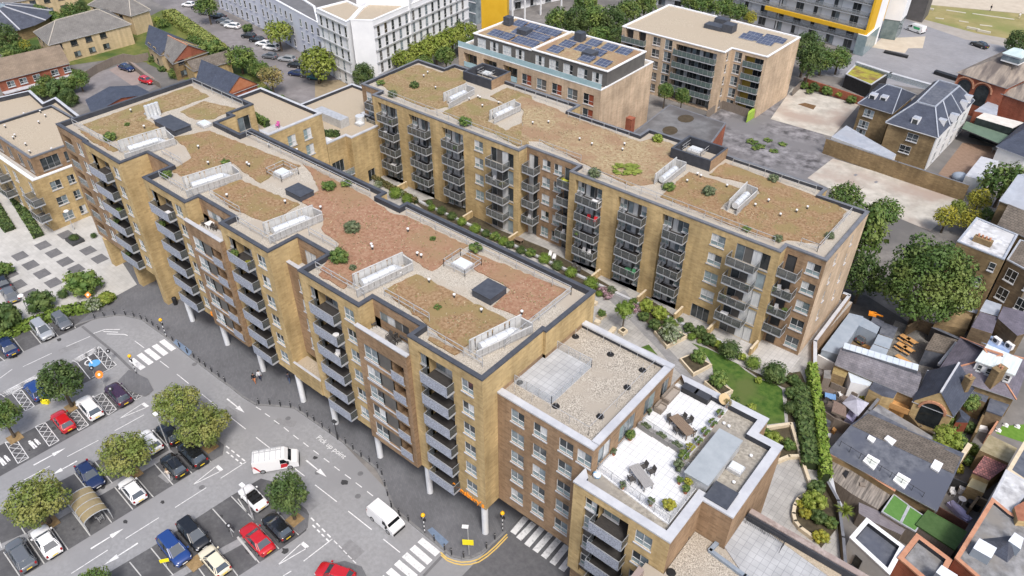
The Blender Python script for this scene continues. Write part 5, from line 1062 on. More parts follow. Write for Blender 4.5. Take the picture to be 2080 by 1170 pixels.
def chair(label,x,y,z,rz,m=RAT,group=None,arms=True):
 t=thing('chair',label,'chair',(x,y,z),rz,group)
 if m.name not in _ch:
  s_=MB();s_.box(-.25,-.25,.40,.25,.25,.46,m);k=MB();k.mesh([(-.25,.22,.45),(.25,.22,.45),(.23,.34,.92),(-.23,.34,.92),(-.25,.27,.45),(.25,.27,.45),(.23,.39,.92),(-.23,.39,.92)],[(0,1,2,3),(5,4,7,6),(0,4,5,1),(3,2,6,7),(0,3,7,4),(1,5,6,2)],m)
  a=MB();a.box(-.02,-.22,.60,.02,.26,.65,m);a.box(-.02,-.22,.44,.02,-.18,.6,m);l=MB();l.box(-.02,-.02,0,.02,.02,.41,m);_ch[m.name]=[q.data(n)for q,n in((s_,'seat'),(k,'backrest'),(a,'armrest'),(l,'leg'))]
 s_,k,a,l=_ch[m.name];link('seat',s_,t);link('backrest',k,t)
 for sx in(-1,1):
  if arms:link('armrest',a,t,(sx*.24,0,0))
  for sy in(-1,1):link('leg',l,t,(sx*.22,sy*.22,0))
 return t
def pot(label,x,y,z,r_=.28,h=.45,kind='pot',m=None,g=.5,name='plant_pot',group='potted plants'):
 m=m or mat('terracotta',(0.30,0.12,0.06),(0.38,0.16,0.09),scale=3);t=thing('potted_plant',label,'potted plant',(x,y,z),rnd.random()*6,group);b=MB();b.cyl((0,0,0),(0,0,h),r_*.72,m,r_,12);part_local('pot',b,t);c=link('foliage',crown_mesh(kind),t,(0,0,h+g*.55));c.scale=(g,g,g);return t
x,y=G(1303,966,TF+.7);table('grey slatted table on the front white terrace',x,y,TF,2.5,1.0,RAD(-25),WOODG)
for i,(px,py)in enumerate(((1307,948),(1323,958),(1283,973),(1305,982))):u,v=G(px,py,TF+.4);chair(['chair behind the left half of the grey table','chair behind the right half of the grey table','chair in front of the left end of the grey table','chair in front of the right end of the grey table'][i],u,v,TF,RAD(-25)+(0 if i<2 else pi),RAT,'rattan chairs on the front terrace')
x,y=G(1386,863,TF+.7);table('brown slatted table on the rear white terrace',x,y,TF,2.6,1.05,RAD(-22),WOODB)
for i,(px,py)in enumerate(((1386,850),(1399,856),(1362,853),(1406,877),(1375,873),(1388,880))):u,v=G(px,py,TF+.4);chair('chair '+['at the back left of the brown table','at the back right of the brown table','at the left head of the brown table','at the right head of the brown table','at the front left of the brown table','at the front right of the brown table'][i],u,v,TF,RAD(-22)+(0,0,pi/2,-pi/2,pi,pi)[i],RAT,'chairs around the brown table')
def sofa(label,x,y,z,l,rz,m=TAUPE):
 t=thing('garden_sofa',label,'sofa',(x,y,z),rz);b=MB();b.box(-l/2,-.4,.05,l/2,.4,.32,m);part_local('base',b,t);b=MB();b.box(-l/2,.22,.32,l/2,.42,.78,m);part_local('backrest',b,t)
 for s_ in(-1,1):b=MB();b.box(s_*l/2,-.4,.32,s_*(l/2-.18),.21,.6,m);part_local('armrest',b,t)
 b=MB();b.box(-l/2+.19,-.38,.32,l/2-.19,.21,.44,mat('taupe_cushion',(0.30,0.26,0.22),(0.34,0.3,0.26),scale=2));part_local('cushion',b,t)
x,y=G(1362,806,TF+.4);sofa('long taupe garden sofa against the brown wall',-21.2,y+.3,TF,2.2,pi/2);x2,y2=G(1347,826,TF+.4);sofa('taupe armchair at the end of the garden sofa',-21.1,y2-.2,TF,1.1,pi/2)
for i,(px,py)in enumerate(((1402,791),(1427,804))):
 x,y=G(px,py,TF+.5);t=thing('storage_box',['black storage box nearer the brown wall','black storage box farther from the brown wall'][i],'storage box',(x,y,TF),0,'black storage boxes on the rear terrace');b=MB();b.box(-.75,-.38,0,.75,.38,.62,BLACK);part_local('body',b,t);b=MB();b.box(-.78,-.41,.62,.78,.41,.7,MEMB);part_local('lid',b,t)
PLG=mat('grey_planter',(0.19,0.185,0.18),(0.26,0.25,0.24),scale=3)
for i,(px,py)in enumerate(((1312,873),(1343,892),(1375,911))):
 x,y=G(px,py,TF+.2);t=thing('planter',['grey trough planter nearest the house wall on the dividing rail','grey trough planter in the middle of the dividing rail','grey trough planter farthest from the house wall'][i],'planter',(x,y,TF),RAD(-6),'trough planters dividing the terraces');b=MB();b.box(-.85,-.2,0,.85,.2,.6,PLG);part_local('trough',b,t);c=link('foliage',crown_mesh('pot'),t,(0,0,.75));c.scale=(.55,.22,.3)
for px,py,g,k,lab in((1280,888,.5,'bush','leafy plant in a pot beside the glass door'),(1247,920,.28,'pot','small pot by the front door of the terrace'),(1265,988,.33,'pot','pot at the middle of the front picket rail'),(1322,1022,.36,'pot','pot near the right end of the picket rail'),(1358,1030,.6,'bush_yellow','dark pot with a yellow green plant at the rail corner'),(1377,950,.5,'pot','agave like plant in a dark pot by the glass rail'),(1388,930,.55,'bush','bushy pot plant below the trough planters'),(1401,912,.45,'bush_yellow','yellow plant at the end of the dividing rail'),(1380,978,.33,'bush','terracotta pot near the zinc housing'),(1397,983,.42,'bush_yellow','yellow plant at the terrace step'),(1393,997,.4,'bush','terracotta pot below the yellow step plant'),(1418,898,.4,'weed','spiky plant lowest on the rear glass rail'),(1432,880,.42,'weed','spiky plant second along the rear glass rail'),(1447,862,.42,'weed','spiky plant third along the rear glass rail'),(1462,842,.4,'weed','spiky plant uppermost on the rear glass rail'),(1477,822,.4,'dry','brown shrub in a pot at the terrace back corner'),(1319,838,.25,'pot','dark pot between the terrace doors')):
 x,y=G(px,py,TF+.3);pot(lab,x,y,TF,g*.55,.4,k,BLACK if 'dark' in lab else None,g)
x,y=G(1212,967,TF);b=MB();b.ball((0,0,.3),.4,.35,.35,mat('blue_white_sack',(0.75,0.78,0.8),(0.08,0.35,0.65),scale=3,lo=.5,hi=.55));solo('sack',b,'blue and white sack in the terrace corner','sack').location=(x,y,TZD)
x,y=G(1468,822,TF);b=MB();b.cyl((0,0,.75),(.06,-.05,.85),.55,mat('straw_disc',(0.45,0.33,0.18),(0.5,0.38,0.22),scale=5),n=18);b.cyl((0,0,0),(0,0,.8),.05,WOODB);solo('side_table',b,'round straw coloured table by the terrace back rail','table').location=(x,y,TF)
# ----------------------------------------------------------
KC=lambda a,b:(1190+a*.2905,580+b*.2905);KD=lambda a,b:(1400+a*.282,840+b*.282)
PAVC=tiles('courtyard_paving',(0.40,0.385,0.36),(0.34,0.33,0.31),(0.26,0.255,0.245),0.6,0.6,0.02,coord='Object',offset=0,var=(0.8,1.15));PATHC=tiles('courtyard_path',(0.27,0.265,0.265),(0.225,0.222,0.222),(0.19,0.19,0.19),0.9,0.3,0.015,coord='Object',var=(0.8,1.2))
LAWN=mat('lawn_grass',(0.035,0.085,0.012),(0.085,0.145,0.026),scale=1.4,detail=13,c3=(0.095,0.125,0.035),s3=0.22,rough=.95,lo=.38,hi=.62);STONE=mat('cast_stone',(0.55,0.46,0.32),(0.64,0.55,0.41),scale=1.5)
pod=[(-94,52.3),(-21.8,52.9),(-12.5,52.9),(-12.5,50.6),(-10.1,50.6),(-10.1,45.4),(1.5,45.4),(-3.6,55.6),(-5.4,59.6),(-7.2,61.2),(-15.0,77.2),(-16.8,81.7),(-16.2,94.3),(-94,94.3)]
b=MB();b.prism(pod,-.05,PZ,BRN,PAVC,bottom=False);setting('courtyard_ground',b)
b=MB()
def ribbon(mb,pts,z0,h,wd,m,mt=None):
 for(x0,y0),(x1,y1)in zip(pts,pts[1:]):mb.obox((x0+x1)/2,(y0+y1)/2,z0,math.hypot(x1-x0,y1-y0)+wd*.5,wd,h,math.atan2(y1-y0,x1-x0),m,mt)
q=[(-16.85,94.0),(-16.75,81.8),(-15.0,77.4),(-13.7,74.2)];ribbon(b,q,PZ-.01,1.1,.45,BRN,COPEL);ribbon(b,[(-17.6,94.1),(-16.85,94.1)],PZ-.01,1.1,.5,BRN,COPEL);solo('boundary_wall',b,'brown brick wall with pale coping around the end of the courtyard block','wall')
PC=lambda pts:PXS(pts,PZ)
_pn=[0.0]
def psheet(name,pts,dz,m):_pn[0]+=.003;sheet(name,PC(pts),PZ+dz+_pn[0],m)
psheet('courtyard_path',[KC(*p)for p in((150,90),(270,30),(345,130),(400,220),(480,330),(570,430),(660,530),(750,610),(850,690),(780,720),(700,660),(600,560),(500,440),(420,360),(330,265),(240,170))],.006,PATHC)
psheet('lawn',[KC(*p)for p in((735,400),(850,440),(1000,510),(1060,545),(1110,590),(1200,650),(1330,690),(1372,725),(1392,958),(1250,975),(1260,930),(1000,820),(1025,730),(890,600),(880,550),(830,470))],.008,LAWN)
psheet('lawn',[KC(*p)for p in((385,432),(440,412),(505,490),(470,470))],.008,LAWN)
psheet('mulch_bed',[KC(*p)for p in((700,330),(800,340),(1000,430),(1210,520),(1440,610),(1500,600),(1545,700),(1520,960),(1415,955),(1400,720),(1200,640),(1100,570),(850,430))],.004,SOIL);psheet('mulch_bed',[KC(*p)for p in((330,120),(420,80),(560,170),(720,290),(560,260),(480,320),(380,210))],.004,SOIL)
psheet('mulch_bed',[(800,378),(845,410),(900,400),(1010,465),(1110,505),(1255,590),(1230,606),(1190,590),(1100,530),(1000,490),(860,425)],.004,SOIL);psheet('mulch_bed',[KC(*p)for p in((1240,990),(1430,960),(1510,1165),(1380,1170),(1300,1080))],.004,SOIL)
psheet('mulch_bed',[KD(*p)for p in((835,575),(770,640),(752,720),(790,800),(890,885),(950,970),(1060,830),(1062,650),(990,500),(870,480))],.004,SOIL);psheet('mulch_bed',[KD(*p)for p in((640,330),(560,200),(600,120),(735,65),(800,290))],.004,SOIL)
def planter_box(label,pts,h=.55,group='stone planter boxes on the courtyard'):
 q=PXS(pts,PZ+h);t=thing('planter',label,'planter',(q[0][0],q[0][1],PZ),0,group);b=MB();n=len(q);ii=offset_poly(q if sum(q[i][0]*q[(i+1)%n][1]-q[(i+1)%n][0]*q[i][1]for i in range(n))>0 else q[::-1],.2)
 b.prism(q,PZ-.01,PZ+h,STONE);part('box',b,t);b=MB();b.prism(ii,PZ+h-.1,PZ+h+.02,SOIL,bottom=False);part('soil',b,t);return t
planter_box('largest stone planter filled with white flowering shrubs',[KC(*p)for p in((476,315),(560,270),(715,350),(565,425))]);planter_box('middle stone planter with bare soil and one bush',[KC(*p)for p in((656,508),(745,470),(884,550),(752,618))]);planter_box('last stone planter beside the lawn',[KC(*p)for p in((826,668),(890,640),(1032,732),(948,770))])
planter_box('small square planter with a round clipped shrub',[KC(*p)for p in((72,205),(110,180),(148,200),(110,228))],.4);planter_box('small square planter under the ball headed tree',[KC(*p)for p in((226,310),(258,285),(295,310),(262,335))],.5)
for i,(a,c)in enumerate(((60,122),(80,256),(182,318))):x,y=G(*KC(a,c),PZ+.2);b=MB();b.obox(x,y,PZ-.01,.75 if i<2 else.6,.7 if i<2 else 1.6,.42,.1,STONE);solo('cube_bench',b,['pale cube seat nearest the yellow end wall','pale cube seat beside the round clipped shrub','long pale seat beside the ball headed tree'][i],'bench','pale stone seats')
x,y=G(*KC(258,285),PZ+.5);tree('ball','ball headed tree standing in a square planter',x,y,PZ+.4,PZ+3.4,1.35,r=.09)
GB='clipped shrubs along the courtyard'
for i,(px,py,r_,k)in enumerate(((803,391,15,'box'),(827,403,13,'box'),(872,411,8,'box_dark'),(877,421,9,'box'),(897,427,11,'box_dark'),(918,438,11,'box_dark'),(938,449,11,'box'),(965,463,13,'box'),(987,473,10,'box_dark'),(1006,479,11,'bush'),(1022,489,12,'box'),(1036,496,10,'bush_dark'),(1058,507,11,'box_dark'),(1078,513,12,'bush'),(1106,524,14,'box'),(1132,538,13,'box_dark'),(1160,552,14,'box'),(1201,574,17,'box'),(1217,596,8,'box'),(1241,588,10,'bush_grey'))):
 shrub(k,'clipped shrub number in the row' if 0 else['yellow green ball at the far end of the clipped row by the flowering bushes','low yellow green mound beside the step in the dark parapet','small dark ball where the clipped row starts again','small bright ball second from the step','dark ball below the first balcony stack','dark mound right of the first balcony stack','bright ball below the yellow pier','bright oval mound below the door balconies','dark ball after the bright oval mound','loose bush between clipped balls','bright ball after the loose bush','dark loose bush before the red brown planted patio','dark clipped ball by the patio table','loose bush beside the white patio chairs','bright ball right of the white patio chairs','dark ball before the long bright mound','long bright mound beside the entrance strip','largest bright mound near the roof corner','small bright ball at the roof corner','grey green bush next to the pink flowers'][i],px,py,r_,PZ,GB)
PINK=foliage('pink_flowers',(0.07,0.10,0.03),(0.42,0.22,0.30),(0.5,0.33,0.38));WHF=foliage('white_flowers',(0.06,0.10,0.03),(0.5,0.52,0.42),(0.10,0.14,0.04))
_tm['pink']=leafy(clumps(1,1,.8,12,71,(.3,.5)),700,.1,PINK,9);_tm['whitef']=leafy(clumps(1,1,.7,12,73,(.3,.5)),800,.09,WHF,10)
for k,a,c,r_,lab in(('pink',120,30,10,'pink flowering bush at the end of the clipped row'),('pink',155,70,10,'pale pink bush in front of the flowering row'),('pink',345,160,11,'pink hydrangea at the start of the right hand bed'),('bush',335,110,9,'dark bush behind the pink hydrangea'),('bush_light',430,135,16,'bright lime bush below the balcony stack'),('bush_light',520,185,17,'second bright lime bush along the right hand bed'),('bush_dark',405,215,12,'low dark shrub at the edge of the grey path'),('bush_dark',480,270,13,'dark shrub beside the largest planter'),('whitef',600,330,24,'white flowering shrub filling the largest planter'),('bush',590,270,17,'green bush at the back of the largest planter'),('bush',790,490,17,'young bush in the middle planter'),('bush',930,650,20,'young bush in the last planter'),('box_dark',660,240,8,'small dark ball at the patio edge'),('bush_dark',720,290,12,'dark hedge bush before the glazed patio door'),('box',740,355,10,'bright ball at the top of the lawn'),('box',795,388,6,'tiny bright ball beside the lawn top'),('bush_dark',800,320,14,'dark shrub behind the bright lawn ball'),('bush_dark',865,375,15,'dark rounded shrub left of the lime bush'),('bush_light',925,405,10,'lime bush between dark mounds'),('box_dark',1010,445,24,'wide dark mound in the middle of the right bed'),('bush_light',1090,498,10,'light bush right of the wide dark mound'),('box',1170,535,18,'green clipped mound near the corner patio'),('box_dark',1325,605,28,'largest dark dome at the lawn corner'),('bush',110,190,9,'round clipped shrub in the small square planter'),('bush_dark',1455,660,14,'dark round shrub nearest the dome'),('bush_dark',1440,750,15,'dark round shrub halfway along the lawn side'),('box_dark',1430,850,16,'dark round shrub low on the lawn side'),('bush_dark',1505,720,15,'dark shrub against the ivy wall top'),('bush_dark',1500,910,15,'dark shrub against the ivy wall lower'),('bush_light',1310,1075,20,'lime shrub in the triangular bed'),('bush',1260,1030,14,'green shrub at the left of the triangular bed'),('bush',1420,1110,14,'green shrub at the right of the triangular bed'),('bush',1050,800,9,'grassy clump behind the terrace parapet'),('bush_light',1160,845,9,'light clump behind the terrace parapet'),('bush_light',1210,660,8,'straw coloured tuft on the lawn edge')):shrub(k,lab,*KC(a,c),r_,PZ if 'planter' not in lab else PZ+.45,'shrubs of the courtyard beds')
for k,px,py,r_,lab in(('bush_light',1655,1018,24,'large yellow green shrub in the curved bed'),('bush_yellow',1636,1042,13,'golden shrub along the curved wall'),('bush_yellow',1625,1022,10,'golden shrub at the top of the curved wall'),('bush_dark',1664,1050,17,'dark shrub in the curved bed'),('bush_yellow',1668,1090,17,'golden ball at the foot of the curved bed'),('bush_dark',1660,990,18,'dark clipped mound above the curved bed'),('bush',1688,1062,15,'green shrub behind the palm like plant'),('bush_dark',1640,905,16,'dark shrub beside the lower end of the ivy wall'),('bush_dark',1634,870,14,'dark shrub beside the middle of the ivy wall')):shrub(k,lab,px,py,r_,PZ,'shrubs of the curved bed')
x,y=G(1713,1043,PZ+.5);t=thing('cordyline','spiky cabbage palm at the end of the curved bed','palm',(x,y,PZ));b=MB();b.cyl((0,0,0),(0,0,.8),.1,BARK,n=7);part_local('trunk',b,t);b=MB();r=random.Random(4)
for i in range(90):a,e,l=r.random()*6.28,r.uniform(-.2,1.3),r.uniform(.8,1.25);d=V3((cos(a)*cos(e),sin(a)*cos(e),sin(e)));s_=V3((-sin(a),cos(a),0))*.05;p=V3((0,0,.85));b.poly([p-s_*.5,p+d*l*.6-s_,p+d*l+V3((0,0,-.12)),p+d*l*.6+s_],F_LIGHT)
part_local('crown',b,t)
b=hedge_mb([(-15.2,76.9),(-11.2,69.2),(-7.3,61.4)],PZ-.02,1.7,.95,foliage('ivy_leaves',(0.09,0.16,0.02),(0.15,0.22,0.03),(0.20,0.26,0.05)),.2,42,5);solo('ivy_wall',b,'long bright ivy covered wall along the courtyard edge','hedge')
b=hedge_mb([(-14.6,72.5),(-11.4,66.4),(-9.2,62.2)],PZ-.02,1.3,1.7,F_DARK,.22,32,6);solo('hedge',b,'broad dark hedge in front of the ivy wall','hedge')
b=hedge_mb([G(755,357,PZ+.6),G(846,407,PZ+.6)],PZ-.02,.95,.7,foliage('brown_hedge',(0.10,0.09,0.03),(0.13,0.13,0.04),(0.16,0.13,0.06)),.16,45,7);solo('hedge',b,'low brownish hedge before the patios of the courtyard block','hedge')
for px,py,r_,lab in((768,374,10,'white flowering bush left of the yellow green ball'),(815,393,10,'white flowering bush right of the yellow green ball')):shrub('whitef',lab,px,py,r_,PZ,'white flowering bushes')
for nm,pts,lab in(('garden_wall',[KC(1240,992),KC(1430,962)],'low stone wall closing the lawn'),('garden_wall',[KD(735,65),KD(805,300),KD(875,505)],'low stone wall running beside the ivy wall'),('garden_wall',[KD(640,335),KD(720,302),KD(800,300),KD(898,292)],'short curved stone wall crossing the bed'),('garden_wall',[KD(838,575),KD(790,605),KD(762,655),KD(752,715),KD(765,770),KD(800,815),KD(895,885)],'half round stone wall of the curved bed')):
 b=MB();ribbon(b,PXS(pts,PZ+.5),PZ-.01,.5,.35,STONE);solo(nm,b,lab,'wall','low stone walls in the courtyard')
psheet('courtyard_path',[(1680,968),(1690,962),(1698,1000),(1712,1028),(1700,1034),(1688,1010)],.01,COPEL)
b=MB();ribbon(b,[(-6.9,61.0),(-5.2,59.4),(-3.2,55.4),(1.2,45.6)],PZ-.01,.9,.3,DSTK,COPEG);solo('boundary_wall',b,'grey boundary wall below the curved bed','wall')
b=MB();b.box(-93,74.7,PZ,-25.5,75.1,PZ+.3,COPEL);setting('patio_kerb',b);b=MB();b.box(-24.5,72.6,PZ,-17.2,78.8,PZ+.02,MATS['pale_paving']);setting('patio_ground',b)
for i,u in enumerate((-86.9,-71.9,-62.4,-47.0,-39.3,-33.5,-28.6,-22.55)):b=MB();b.box(u,74.9,PZ,u+.3,77.1,PZ+1.15,YEL,STONE);solo('patio_wall',b,['yellow brick patio wall after the first balcony stack','yellow brick patio wall below the single windows','yellow brick patio wall where the brown facade begins','yellow brick patio wall left of the entrance','yellow brick patio wall right of the entrance','yellow brick patio wall before the glazed doors','yellow brick patio wall right of the glazed doors','rounded yellow patio wall at the corner patio'][i],'wall','patio walls of the courtyard block')
PLW=mat('white_plastic',(0.7,0.7,0.7),(0.78,0.78,0.78),scale=3);PLR=mat('red_fabric',(0.5,0.02,0.03),(0.58,0.03,0.04),scale=3);PLG2=mat('green_metal',(0.06,0.22,0.10),(0.08,0.28,0.13),scale=3);PLY=mat('lime_metal',(0.45,0.48,0.05),(0.52,0.54,0.08),scale=3)
def onb(edge,a,k,dv=-.75):p=ro[edge];return(p[0]+a,p[1]+dv,RF[k])
for fn,lab,m,(e,a,k,dv)in((chair,'red chair on the left of the second balcony down',PLR,(6,4.0,3,-.6)),(chair,'red chair on the right of the second balcony down',PLR,(6,5.1,3,-.5)),(chair,'white lounge chair on the lowest balcony of the first right stack',PLW,(6,3.6,1,-.6)),(chair,'other white lounge chair on the lowest balcony of the first right stack',PLW,(6,4.5,1,-.6)),(chair,'green chair beside the green balcony table',PLG2,(6,12.0,1,-.6)),(chair,'white chair on the uppermost door balcony',PLW,(2,27.1,3,-.8)),(chair,'white chair on the balcony above the white patio set',PLW,(4,1.2,1,-.8)),(chair,'dark chair on the balcony of the third right stack',RAT,(6,17.4,2,-.6)),(chair,'white lounger on the lowest brown facade balcony',PLW,(4,7.7,1,-.8)),(chair,'white chair on the patio beside the clipped row',PLW,(4,7.2,0,-3.2)),(chair,'second white chair on the patio beside the clipped row',PLW,(4,8.1,0,-3.4)),(chair,'black lounge chair on the patio under the red chairs',RAT,(6,2.6,0,-1.3)),(chair,'second black lounge chair on the patio under the red chairs',RAT,(6,3.6,0,-1.5)),(chair,'white chair on the corner flat balcony with pots',PLW,(8,.9,2,-.8)),(chair,'white garden chair on the top corner balcony but one',PLW,(8,.6,3,-.8))):
 x,y,z=onb(e,a,k,dv);fn(lab,x,y,z,RAD(20*(hash(lab)%5))if 0 else.4,m,'balcony chairs')
for lab,m,l,w_,rd,(e,a,k,dv)in(('white balcony table on the top right stack balcony',PLW,1.3,.7,False,(6,5.0,4,-.6)),('round green table on the lowest middle balcony',PLG2,.9,.9,True,(6,11.1,1,-.6)),('lime green table on the top brown facade balcony',PLY,.9,.6,False,(4,7.6,4,-.8)),('round table on the second corner balcony',WOODG,.7,.7,True,(8,1.6,3,-.8)),('brown round table on the third door balcony',WOODB,1.0,1.0,True,(6,26.8,2,-.8)),('dark table on the second door balcony',RAT,1.3,.8,False,(6,27.0,3,-.8)),('white table on the far left stack',PLW,1.0,.7,False,(2,4.2,1,-.6)),('round table on the third floor of the far left stack',PLW,.7,.7,True,(2,3.0,3,-.6)),('dark patio table beside the clipped balls',WOODB,1.4,.9,False,(4,1.2,0,-3.2)),('white covered table on the lowest door balcony',PLW,1.0,.7,False,(6,25.9,1,-.8))):
 x,y,z=onb(e,a,k,dv);table(lab,x,y,z,l,w_,.1,m,'balcony tables',round_=rd)
for kind,g,lab,(e,a,k,dv)in(('bush',.45,'leafy pot on the second corner balcony',(8,.1,3,-1.2)),('bush_light',.4,'pots of herbs on the third corner balcony',(8,.2,2,-1.2)),('bush',.4,'pot plant right on the third corner balcony',(8,1.9,2,-.5)),('bush',.4,'pot plant on the third door balcony rail',(6,25.4,2,-1.2)),('bush_yellow',.4,'small tree in a pot on the top brown facade balcony',(4,6.9,4,-.4)),('bush_dark',.35,'dark pot plant on the second door balcony',(6,28.2,3,-1.2)),('bush',.4,'pot plant on the top far balcony',(2,5.3,4,-1)),('bush_yellow',.4,'yellowish pot plant on the lower door balcony',(2,28.9,3,-1.2)),('bush',.4,'pot plant on the top balcony of the third stack',(2,19.4,4,-1)),('bush',.4,'pot plant on the third balcony of the first right stack',(6,2.6,2,-1.1))):
 x,y,z=onb(e,a,k,dv);pot(lab,x,y,z,.2,.3,kind,None,g,group='pot plants on balconies')
def onm(edge,a,k,dv=-.4):p=mo[edge];return(p[0]+a,p[1]+dv,MF[k])
for kind,g,lab,(e,a,k)in(('bush',.5,'leafy pots on the tower balcony third from the top',(2,5.2,3)),('bush_dark',.45,'pot plant on the tower balcony fourth from the top',(2,2.6,2)),('bush',.5,'plant at the left end of the second bay balcony below the top',(6,2.2,4)),('bush',.55,'bushy plant on the top balcony of the third bay',(10,2.4,5)),('bush_dark',.4,'small plant on the lowest tower balcony',(2,2.5,0)),('bush_yellow',.4,'yellowish plant right on the top balcony of the third bay',(10,5.0,5))):x,y,z=onm(e,a,k);pot(lab,x,y,z,.2,.3,kind,None,g,group='pot plants on street balconies')
x,y,z=onm(14,5.3,4);table('round white table on the fourth bay balcony second from top',x,y,z,.7,.7,0,PLW,'street balcony tables',round_=True)
x,y,z=onm(14,4.9,3);chair('white frame chair on the fourth bay balcony third from top',x,y,z,.5,PLW,'street balcony chairs');x,y,z=onm(6,5.2,5);table('white table on the top balcony of the second bay',x,y,z,.8,.5,0,PLW,'street balcony tables')
for i,(px,py)in enumerate(((790,684),(797,697),(808,690),(801,682))):x,y=G(px,py,MF[5]+.4);chair(['left dark armchair on the second roof terrace','front dark armchair on the second roof terrace','right dark armchair on the second roof terrace','back dark armchair on the second roof terrace'][i],x,y,MF[5]+.01,i*1.5,RAT,'dark armchairs on the second roof terrace')
x,y=G(806,690,MF[5]+.6);table('dark rectangular fire table on the second roof terrace',x+.6,y+.8,MF[5]+.01,1.5,.75,0,RAT);x,y=G(755,655,MF[5]+.4);chair('dark folding chair in the left corner of the second roof terrace',x+.3,y,MF[5]+.01,1.0,RAT)
for i,(px,py)in enumerate(((414,453),(437,462))):x,y=G(px,py,MF[5]+.4);chair(['black chair at the left on the first roof terrace','black chair at the right on the first roof terrace'][i],x,y,MF[5]+.01,i*2.0,RAT,'black chairs on the first roof terrace')
x,y=G(426,455,MF[5]+.6);table('white table on the first roof terrace',x,y,MF[5]+.01,.9,.9,0,PLW)
# ----------------------------------------------------------
lw=thing('apartment_building','low gravel and paved roof wing at the lower picture edge','apartment block',(0,30,0));LW=13.2
lp=[(-14.6,14),(16,14),(16,45.25),(-10.15,45.25),(-10.15,40.74),(-12.9,40.74),(-12.9,35.44),(-14.6,35.44)]
b=MB();b.prism(lp,0,LW,BRN,GRAVEL);part('wall',b,lw);wst=mat('weathered_stone',(0.22,0.17,0.15),(0.42,0.36,0.33),scale=2.0,detail=9,c3=(0.3,0.24,0.22),s3=.4)
b=MB();b.box(-14.62,14,LW-.1,-14.1,34.2,LW+1.0,wst);b.box(-10.0,44.75,LW-.1,16,45.3,LW+1.0,wst,wst);b.box(-10.0,44.6,LW-.1,16,44.749,LW+.9,MEMB);part('parapet',b,lw)
q=PXS([KD(400,705),KD(540,800),KD(1010,1175),(1700,1240),(1560,1240),KD(245,945)],LW+.1);b=MB();b.prism(q,LW-.02,LW+.1,COPEL,MATS['terrace_slabs'],bottom=False);part('terrace_floor',b,lw)
b=MB();bp=mat('blue_grey_pipe',(0.20,0.24,0.29),(0.27,0.31,0.36),scale=2);ribbon(b,PXS([KD(215,915),KD(150,985),KD(400,1170),KD(560,1290)],LW+.2),LW,.3,.35,bp);part('pipe_run',b,lw)
b=MB();ribbon(b,PXS([KD(545,790),KD(1064,1165)],LW+.3),LW+.1,.05,.9,TANGRAVEL);part('gravel_strip',b,lw);railing(lw,[(-9.9,44.2),(-6.4,44.2),(-6.4,43.3)],LW+.1,1.0,FRAMED,pickets=.15,r=.02)
x,y=G(1363,1163,LW);b=MB();b.cyl((x,y,LW),(x,y,LW+.14),.42,TRIM,.34,12);part('roof_anchor',b,lw)
x,y=G(1397,1095,LW);b=MB();b.cyl((x,y,LW),(x,y,LW+.4),.1,FRAMED,n=8);part('vent_pipe',b,lw)
# ----------------------------------------------------------
SLATE=tiles('slate_roof',(0.085,0.092,0.115),(0.065,0.07,0.09),(0.045,0.05,0.06),0.5,0.28,0.012,var=(0.75,1.35),vs=0.5,rough=.6);SLATEB=tiles('blue_slate_roof',(0.068,0.078,0.105),(0.052,0.06,0.085),(0.035,0.042,0.058),0.5,0.28,0.012,var=(0.8,1.25),vs=0.5,rough=.55)
SLATEP=tiles('purple_slate_roof',(0.15,0.135,0.165),(0.12,0.11,0.135),(0.08,0.075,0.09),0.5,0.28,0.012,var=(0.7,1.3),vs=0.6,rough=.6);OLDT=tiles('old_concrete_tiles',(0.17,0.145,0.12),(0.13,0.11,0.09),(0.07,0.06,0.05),0.6,0.4,0.03,var=(0.65,1.35),vs=0.7)
BRT=tiles('brown_roof_tiles',(0.24,0.185,0.135),(0.20,0.155,0.115),(0.14,0.11,0.08),0.5,0.32,0.02,var=(0.8,1.2),vs=0.4);GRT=tiles('grey_roof_tiles',(0.20,0.19,0.175),(0.17,0.16,0.15),(0.11,0.105,0.1),0.5,0.32,0.02,var=(0.8,1.2),vs=0.4)
PINKT=tiles('mixed_red_pantiles',(0.40,0.17,0.15),(0.16,0.08,0.08),(0.1,0.05,0.05),0.3,0.35,0.03,var=(0.7,1.3),vs=1.5);LEAD=mat('lead_sheet',(0.30,0.33,0.38),(0.42,0.45,0.50),scale=.8,rough=.5,c3=(0.34,0.36,0.40),s3=.3);FELT=mat('roofing_felt',(0.07,0.078,0.10),(0.145,0.155,0.18),scale=1.3,detail=12,rough=.8,c3=(.085,.095,.125),s3=.2)
GFELT=mat('grey_felt',(0.13,0.13,0.132),(0.31,0.31,0.315),scale=.7,detail=14,c3=(0.22,0.205,0.185),s3=.3,lo=.36,hi=.64);MOTT=mat('mottled_white_roof',(0.30,0.30,0.31),(0.68,0.69,0.70),scale=.9,detail=9,c3=(0.5,0.5,0.5),s3=.4);GALVB=mat('blue_grey_sheet',(0.27,0.32,0.38),(0.34,0.39,0.45),scale=.6,rough=.5)
